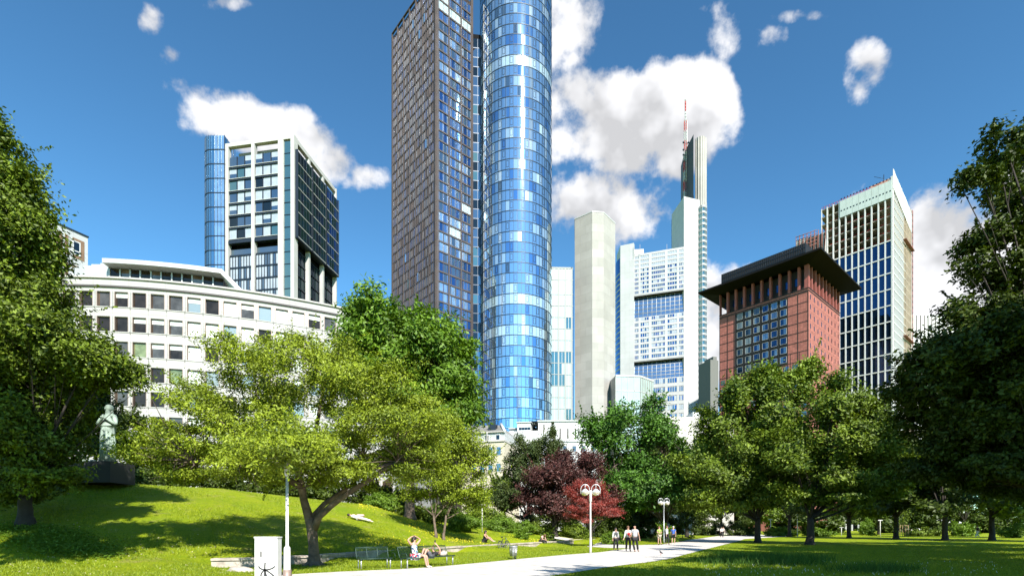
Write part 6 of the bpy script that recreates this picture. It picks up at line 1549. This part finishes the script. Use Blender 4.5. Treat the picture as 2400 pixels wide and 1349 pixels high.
# ---- lamps
def lamp(label, x, y, z0, h=4.15, rz=0., mt='pole_white', base=False, s=1.):
    T = thing('street_lamp', label, 'street lamp', (x, y, z0), rz, 'twin park lamps'); m = MB()
    r0 = .055 if not base else .085
    m.tube([(0, 0, 0), (0, 0, .35), (0, 0, 1.0), (0, 0, 1.08), (0, 0, h-.95)], [r0*1.5, r0*1.3, r0*1.2, .05, .045], 12); m.tube([(0, 0, h-.95), (0, 0, h-.9), (0, 0, h-.25), (0, 0, h-.2)], [.05, .085, .085, .05], 12); m.build('pole', mt, T)
    if base: m = MB(); m.tube([(0, 0, -.3), (0, 0, .28)], [r0*1.62, r0*1.55], 14); m.build('foot_sleeve', 'brown_frame', T)
    for sd_ in (-1, 1):
        cx = sd_*.34*s; m = MB(); pts = [(sd_*.05, 0, h-.35)]
        for i in range(11): a = math.pi*i/10; pts.append((cx-sd_*.28*s*math.cos(a), 0, h-.15+.33*s*math.sin(a)))
        pts.append((cx+sd_*.28*s, 0, h-.42)); m.tube(pts, .022, 6); ar = m.build('bracket', 'lamp_steel', T)
        m = MB(); m.lathe([(.02, .16), (.09, .15), (.16, .08), (.25, 0), (.27, -.05), (.26, -.06), (.02, -.05)], (cx, 0, h-.26), 20); m.tube([(cx, 0, h-.1), (cx, 0, h+.17)], .018, 6); m.build('lamp_shade', 'lamp_steel', T)
        m = MB(); m.lathe([(.26, 0), (.25, -.08), (.19, -.16), (.09, -.20), (.01, -.21)], (cx, 0, h-.325), 20); m.build('lamp_bowl', 'lamp_glass', T)
x, y = gxy(1384, 1296); lamp('white twin-headed park lamp standing in front of the scarlet maple', x, y, 0, 4.2)
x, y = gxy(1556, 1273); lamp('second twin-headed lamp, in the shade behind the group of three people', x, y, 0, 4.45, .2, 'galv')
x = (673-CX)/FPX*17; lamp('lamp post between the utility box and the forked tree, its head hidden in leaves', x, 17, -.02, 4.3, .6, 'pole_white', True)
q = base_at(1130, 47); T = thing('globe_lamp', 'slim post with a white globe, half hidden in bushes above the seated woman', 'street lamp', (*q, zg(*q)))
m = MB(); m.tube([(0, 0, 0), (0, 0, 3.5)], .05, 8); m.build('pole', 'pole_white', T); m = MB(); m.ball((.28, 0, 3.75), .17, 12); m.tube([(0, 0, 3.45), (.28, 0, 3.6)], .03, 6); m.build('globe', 'white_paint', T)
for (px, Y, h, lab) in ((2063, 92, 3.0, 'short white post with a small cross arm on the far right lawn'), (1869, 88, 4.6, 'thin white lamp post between the two dark trunks'), (1972, 100, 1.7, 'low white sign post left of the light shrub on the far lawn'), (1806, 96, 3.2, 'thin grey post behind the lit hedge')):
    x, y = base_at(px, Y); T = thing('post', lab, 'post', (x, y, 0), 0, 'posts on the far lawn'); m = MB(); m.tube([(0, 0, 0), (0, 0, h)], [.07, .05], 8); m.build('pole', 'pole_white', T)
    m = MB(); m.box(WF, -.4, .4, h*.96, h*1.0, -.05, .05) if h < 4 else m.ball((0, 0, h), .16, 8); m.build('head', 'white_paint', T)
# staked sapling
x, y = base_at(2119, 92); T = thing('staked_sapling', 'young tree tied between wooden stakes on the far lawn', 'tree', (x, y, 0)); m = MB()
for a in (-.5, .5):
    for b in (-.3, .3): m.tube([(a, b, 0), (a, b, 2.1)], .05, 5)
m.tube([(-.55, -.3, 2.0), (.55, -.3, 2.0)], .045, 5); m.tube([(-.55, .3, 2.0), (.55, .3, 2.0)], .045, 5); m.build('stake_frame', 'wood', T)
m = MB(); m.tube([(0, 0, 0), (.03, 0, 2), (0, 0, 4)], [.06, .05, .02], 6); m.build('trunk', 'bark_dark', T)
rng = np.random.default_rng(4); C_ = rng.normal(size=(900, 3))*np.array([.5, .5, .8])+np.array([0, 0, 4.1]); fast_mesh('crown', leaves(rng, C_, unit(rng, 900), .13*rng.uniform(.6, 1.3, 900)), 4, 'leaf_mid_green', T, rng.random(900))

# ---- litter bins
def bin_(label, x, y, z, s=1., note=False):
    T = thing('litter_bin', label, 'litter bin', (x, y, z), .15, 'grey park litter bins'); m = MB(); m.lathe([(.02, .16), (.175, .16), (.205, .62), (.215, .64), (.2, .64), (.17, .2), (.01, .2)], (0, 0, 0), 22)
    for k in range(12): a = 2*math.pi*k/12; m.tube([(.178*math.cos(a), .178*math.sin(a), .17), (.208*math.cos(a), .208*math.sin(a), .62)], .007, 4)
    m.build('bin_body', 'galv', T); m = MB(); m.lathe([(.225, .64), (.23, .67), (.19, .70), (.02, .71)], (0, 0, 0), 22); m.build('rim', 'galv', T)
    m = MB(); m.tube([(-.05, -.22, 0), (-.05, -.22, .6)], .022, 7); m.tube([(.1, .15, 0), (.1, .15, .2)], .02, 6); m.build('post', 'galv', T)
    m = MB(); m.lathe([(.05, 0), (.06, .1), (.03, .14)], (.1, -.02, 0), 10); m.build('foot', 'dark_metal', T)
    if note: m = MB(); m.box(Fr((.02, -.212), (1, .1)), .03, .12, .36, .50, 0, .006); m.build('notice', 'white_paint', T)
x, y = gxy(1203, 1309); bin_('grey metal litter bin with a white sticker, beside the path near the bicycle', x, y, 0, 1, True)
q = on_hill(1358, 1261, 40, 70); bin_('small grey litter bin at the top of the steps, left of the double lamp', q[0], q[1], q[2])

# ---- bicycle
x, y = gxy(1184, 1289.5); T = thing('bicycle', 'black city bicycle leaning on the low wall, front wheel towards the path', 'bicycle', (x-.05, y+.1, 0), R(63)); T.rotation_euler = (R(-7), 0, R(63))
for wx in (-.53, .53):
    w = MB(); pts = [(wx+.34*math.cos(2*math.pi*i/28), 0, .35+.34*math.sin(2*math.pi*i/28)) for i in range(29)]; w.tube(pts, .019, 6, caps=False)
    wo_ = w.build('wheel', 'rubber', T); w = MB(); w.tube([(wx+.315*math.cos(2*math.pi*i/28), 0, .35+.315*math.sin(2*math.pi*i/28)) for i in range(29)], .009, 4, caps=False)
    for i in range(18): a = 2*math.pi*i/18; w.tube([(wx, 0, .35), (wx+.31*math.cos(a), .0, .35+.31*math.sin(a))], .0022, 3)
    w.tube([(wx, -.05, .35), (wx, .05, .35)], .022, 8); w.build('rim', 'galv', wo_)
m = MB(); bb = (.05-.06, 0, .30); st = (-.14, 0, .80); hd = (.36, 0, .86)
for a, b in ((bb, st), (bb, (.40, 0, .74)), (st, hd), ((-.53, .05, .35), bb), ((-.53, -.05, .35), bb), ((-.53, .05, .35), st), ((-.53, -.05, .35), st), (hd, (.41, 0, .68)), ((.41, .05, .68), (.53, .05, .35)), ((.41, -.05, .68), (.53, -.05, .35)), ((.41, -.05, .68), (.41, .05, .68))): m.tube([a, b], .016, 8)
m.build('frame', 'dark_metal', T)
m = MB(); m.tube([hd, (.33, 0, 1.0)], .014, 6); m.tube([(.18, -.30, 1.06), (.30, -.22, 1.04), (.34, 0, 1.0), (.30, .22, 1.04), (.18, .30, 1.06)], .012, 6); m.build('handlebar', 'dark_metal', T)
m = MB(); m.tube([st, (-.16, 0, .94)], .013, 6); m.ball((-.17, 0, .965), .12, 12, sx=1.1, sy=.6, sz=.3); m.build('saddle', 'cloth_black', T)
m = MB(); m.tube([(bb[0], -.06, .3), (bb[0]+.09, -.06, .17)], .01, 5); m.tube([(bb[0], .06, .3), (bb[0]-.09, .06, .43)], .01, 5); m.lathe([(.09, -.004), (.09, .004), (.01, .005)], (bb[0], .055, .3), 18, axis=Matrix.Rotation(R(90), 3, 'X')); m.bx((bb[0]+.09, -.10, .17), (.09, .09, .02)); m.bx((bb[0]-.09, .10, .43), (.09, .09, .02)); m.build('crank', 'galv', T)
for wx in (-.53, .53):
    m = MB(); m.tube([(wx+.375*math.cos(a), 0, .35+.375*math.sin(a)) for a in [R(d) for d in range(20, 200, 18)]], .014, 5); m.build('mudguard', 'dark_metal', T)
m = MB(); m.tube([(-.75, -.06, .76), (-.30, -.06, .78)], .008, 5); m.tube([(-.75, .06, .76), (-.30, .06, .78)], .008, 5); m.tube([(-.75, -.06, .76), (-.75, .06, .76)], .008, 5); m.tube([(-.53, .05, .35), (-.6, .06, .77)], .007, 5); m.build('carrier', 'dark_metal', T)
m = MB(); m.ball((.46, 0, .84), .045, 8); m.build('headlight', 'galv', T)

# ---- wire mesh benches
def bench(label, xa, ya, xb, yb, seats, arms):
    a = Vector((xa, ya, 0)); b = Vector((xb, yb, 0)); L = (b-a).length; rz = math.atan2(yb-ya, xb-xa); T = thing('park_bench', label, 'bench', (xa, ya, 0), rz, 'green wire mesh benches by the path')
    prof = [(-.16, .86), (-.13, .80), (-.07, .62), (-.02, .47), (.05, .41), (.2, .42), (.40, .44), (.46, .42)]   # (towards camera +, height) seat faces -y
    def pr(t):
        k = t*(len(prof)-1); i = min(int(k), len(prof)-2); f = k-i; return (prof[i][0]*(1-f)+prof[i+1][0]*f, prof[i][1]*(1-f)+prof[i+1][1]*f)
    def wires(t0, t1, u0, u1, mb):
        for k in range(13): t = t0+(t1-t0)*k/12; d, h = pr(t); mb.tube([(u0, -d, h), (u1, -d, h)], .0045, 4, smooth=False)
        n = int((u1-u0)/.05)
        for j in range(n+1):
            u = u0+(u1-u0)*j/n; mb.tube([(u, -pr(t0+(t1-t0)*k/5)[0], pr(t0+(t1-t0)*k/5)[1]) for k in range(6)], .0035, 3, smooth=False)
    w = L/seats
    mb = MB(); wires(0, .44, .02, L-.02, mb); mb.build('backrest', 'bench_green', T); ms = MB(); wires(.5, 1, .02, L-.02, ms); ms.build('seat', 'bench_green', T)
    f = MB()
    for u in [i*w for i in range(seats+1)]: f.tube([(u, -d, h) for d, h in prof], .016, 6)
    f.tube([(0, .16, .86), (L, .16, .86)], .017, 6); f.tube([(0, -.46, .42), (L, -.46, .42)], .017, 6); f.tube([(0, -.05, .41), (L, -.05, .41)], .02, 6); f.build('frame', 'bench_green', T)
    for u in (.06, L-.06):
        for d in (.02, .38): m = MB(); m.tube([(u, -d, 0), (u, -d, .41)], .026 if d > .1 else .022, 8); m.build('leg', 'galv', T)
    for u in arms: m = MB(); m.tube([(u, -.05, .44), (u, -.12, .62), (u, -.38, .62), (u, -.45, .45)], .014, 6); m.build('armrest', 'bench_green', T)
    return T
def bp(px, py): return gxy(px, py)
a = bp(829, 1335); b = bp(905, 1331.5); bench('empty green wire mesh bench left of the woman in the floral dress', a[0], a[1]+.38, b[0], b[1]+.38, 3, [1.42])
a = bp(932, 1333.5); b = bp(1046, 1324); bench('green wire mesh bench on which the woman in the floral dress sits', a[0], a[1]+.38, b[0], b[1]+.38, 4, [.0])
bd = Vector((b[0]-a[0], b[1]-a[1], 0)); BL = bd.length; bd.normalize(); bnn = Vector((bd.y, -bd.x, 0)); rzb = math.atan2(bd.y, bd.x)
def on_bench(u, n=0): return Vector((a[0], a[1]+.38, 0))+bd*u+bnn*n
# woman in floral dress, hands behind her head
SB = dict(pelvis=(0, -.12, .50), belly=(0, -.09, .66), chest=(0, -.04, .86), nb=(0, -.02, 1.0), neck=(0, -.03, 1.07), head=(0, -.06, 1.17), crown=(0, -.06, 1.25), face=(.45, -.9, 0),
    lsh=(.17, -.03, .98), rsh=(-.17, -.03, .98), lel=(.36, -.04, 1.18), rel=(-.34, -.04, 1.17), lwr=(.15, -.03, 1.30), rwr=(-.15, -.03, 1.30), lhd=(.07, -.04, 1.31), rhd=(-.07, -.03, 1.31),
    lhip=(.10, -.18, .48), rhip=(-.09, -.18, .48), lkn=(.20, -.58, .52), rkn=(.06, -.60, .54), lan=(.27, -.62, .09), ran=(.14, -.66, .09), lto=(.33, -.78, .04), rto=(.19, -.82, .04))
pos = on_bench(.72, .0); wm, _ = person('woman in a floral dress sitting on the bench with both hands behind her head', (pos.x, pos.y, .0), rzb, SB, 1.68, 'floral', 'floral', sleeve='none', dress=True, hairlen=.12, shoe='shoe_pale', sk='skin')
m = MB(); m.tube([(-.07, -.135, 1.2), (-.04, -.15, 1.195), (.05, -.16, 1.195), (.09, -.14, 1.2)], .018, 6); m.build('sunglasses', 'cloth_black', wm)
# second person lying along the bench, reading a phone
LB = dict(pelvis=(-.15, -.2, .56), belly=(.0, -.2, .58), chest=(.2, -.2, .60), nb=(.34, -.2, .62), neck=(.41, -.2, .64), head=(.50, -.2, .68), crown=(.58, -.2, .71), face=(-.2, -.2, 1),
    lsh=(.31, -.03, .62), rsh=(.31, -.37, .62), lel=(.2, .02, .78), rel=(.26, -.42, .80), lwr=(.16, -.1, .95), rwr=(.16, -.34, .99), lhd=(.13, -.15, 1.0), rhd=(.12, -.30, 1.04),
    lhip=(-.2, -.12, .54), rhip=(-.2, -.28, .54), lkn=(-.45, -.12, .86), rkn=(-.42, -.28, .84), lan=(-.60, -.12, .50), ran=(-.60, -.28, .50), lto=(-.72, -.12, .47), rto=(-.72, -.28, .47))
pos = on_bench(1.62, 0); person('person in dark clothes lying along the bench, holding a phone up over the chest', (pos.x, pos.y, -.02), rzb, LB, 1.6, 'cloth_black', 'scarf_grey', sleeve='none', legs='short', shoe='shoe_pale')
pp = pos+bd*.12+bnn*.22+Vector((0, 0, 1.05)); T = thing('phone', 'small dark phone held up by the person lying on the bench', 'phone', tuple(pp), rzb); m = MB(); m.bx((0, 0, 0), (.012, .07, .14)); m.build('phone_body', 'graffiti', T)
pp = on_bench(2.22, .2)+Vector((0, 0, .50)); T = thing('beige_bag', 'soft beige bag used as a pillow at the right end of the bench', 'bag', tuple(pp), rzb); m = MB(); m.ball((0, 0, .03), .24, 14, sy=.6, sz=.52); m.ball((.1, 0, .06), .15, 10, sy=.7, sz=.6); m.build('bag_body', 'bag_beige', T); m = MB(); m.tube([(-.15, -.08, .1), (-.05, -.1, .2), (.12, -.08, .12)], .012, 5); m.build('strap', 'bag_beige', T)

# ---- bronze monument in the shade of the left trees
q = base_at(235, 31.2); zb = EYE+(HY-1084)/FPX*31.2
T = thing('plinth', 'long dark stone plinth under the bronze figures, in the shade of the left trees', 'plinth', (q[0], q[1], zb-.65)); m = MB(); m.box(WF, -1.75, 1.3, -.6, .65, -1.1, .9); o = m.build('block', 'plinth', T); bv = o.modifiers.new('b', 'BEVEL'); bv.width = .04
q = base_at(255, 31.0); T = thing('bronze_statue', 'green bronze statue of a standing robed figure with hands clasped at the chest', 'statue', (q[0], q[1], zb-.02)); k = 3.45/1.72
ST = dict(STAND); ST.update(face=(-.25, -1, -.1), lel=(.28, -.08, 1.12), rel=(-.28, -.08, 1.12), lwr=(.06, -.20, 1.30), rwr=(-.05, -.20, 1.28), lhd=(.0, -.22, 1.35), rhd=(.01, -.22, 1.34))
nodes = {}; 
for a_, r_ in (('pelvis', (.19, .15)), ('belly', (.16, .13)), ('chest', (.19, .14)), ('nb', (.09, .08)), ('neck', .06), ('head', (.085, .105)), ('crown', (.06, .065)), ('lsh', .075), ('rsh', .075), ('lel', .056), ('rel', .056), ('lwr', .038), ('rwr', .038), ('lhd', .04), ('rhd', .04)): r_ = r_ if isinstance(r_, tuple) else (r_, r_); nodes[a_] = (Vector(ST[a_])*k, (r_[0]*k, r_[1]*k))
nodes['knee'] = (Vector((.02, -.03, .5))*k, (.20*k, .16*k)); nodes['hem'] = (Vector((.03, 0, .06))*k, (.21*k, .18*k))
E_ = [('pelvis', 'belly'), ('belly', 'chest'), ('chest', 'nb'), ('nb', 'neck'), ('neck', 'head'), ('head', 'crown'), ('nb', 'lsh'), ('lsh', 'lel'), ('lel', 'lwr'), ('lwr', 'lhd'), ('nb', 'rsh'), ('rsh', 'rel'), ('rel', 'rwr'), ('rwr', 'rhd'), ('pelvis', 'knee'), ('knee', 'hem')]
for s in (-1, 1):
    for i in range(4): nodes['f%d%d' % (s, i)] = (Vector((.01+s*(.02+.004*i), -.235+.004*i, 1.40-.022*i))*k, (.012*k, .012*k)); E_.append((('lhd' if s > 0 else 'rhd'), 'f%d%d' % (s, i)))
skin('figure', nodes, E_, 'statue_bronze', T, 2)
m = MB(); rg = random.Random(4)
for i in range(11): a_ = -2.8+i*.25; x0, y0 = .20*math.cos(a_)*k, .17*math.sin(a_)*k; m.tube([(x0*.82, y0*.8, 1.05*k), (x0*.98+.02, y0, .75*k), (x0*1.06+.05, y0*1.02, .4*k), (x0*1.12, y0*1.1, .03*k)], [.03*k, .034*k, .036*k, .04*k], 6)
m.build('robe_folds', 'statue_bronze', T)
h_ = Vector(ST['head'])*k; m = MB(); m.ball(h_+Vector((.02, .05, .06)), .115*k, 12, n=8); m.tube([h_+Vector((.12, .08, 0)), h_+Vector((.16, .1, -.2)), h_+Vector((.14, .1, -.42))], [.09, .08, .04], 7); m.build('hair', 'statue_bronze', T)
m = MB(); m.ball(h_+Vector((-.04, -.19, 0)), .035*k/2, 6, sz=1.6); m.build('nose', 'statue_bronze', T)
q = base_at(196, 31.4); T = thing('bronze_statue', 'second smaller bronze figure stooping on the rocky part of the plinth, in deep shade', 'statue', (q[0], q[1], zb-.02)); k = 2.0/1.72
nodes = {'hem': (Vector((-.1, 0, .1))*k, (.16*k, .14*k)), 'kn': (Vector((-.05, -.1, .5))*k, (.13*k, .12*k)), 'pel': (Vector((.02, 0, .9))*k, (.15*k, .13*k)), 'ch': (Vector((-.02, -.1, 1.25))*k, (.16*k, .12*k)), 'nb': (Vector((-.06, -.14, 1.4))*k, (.08*k, .08*k)), 'hd': (Vector((-.10, -.2, 1.55))*k, (.085*k, .1*k)), 'sh': (Vector((.12, -.1, 1.36))*k, (.06*k, .06*k)), 'el': (Vector((.30, -.25, 1.32))*k, (.045*k, .045*k)), 'ha': (Vector((.42, -.35, 1.42))*k, (.035*k, .035*k)), 's2': (Vector((-.22, -.12, 1.34))*k, (.06*k, .06*k)), 'e2': (Vector((-.34, -.2, 1.08))*k, (.045*k, .045*k)), 'h2': (Vector((-.3, -.34, .88))*k, (.035*k, .035*k))}
skin('figure', nodes, [('hem', 'kn'), ('kn', 'pel'), ('pel', 'ch'), ('ch', 'nb'), ('nb', 'hd'), ('nb', 'sh'), ('sh', 'el'), ('el', 'ha'), ('nb', 's2'), ('s2', 'e2'), ('e2', 'h2')], 'statue_bronze', T, 2)
m = MB(); 
for i in range(7): m.ball((-.75+.25*i, rg.uniform(-.3, .1), .08), .26, 9, sz=rg.uniform(.5, .9), n=6)
m.build('rocky_base', 'statue_bronze', T)
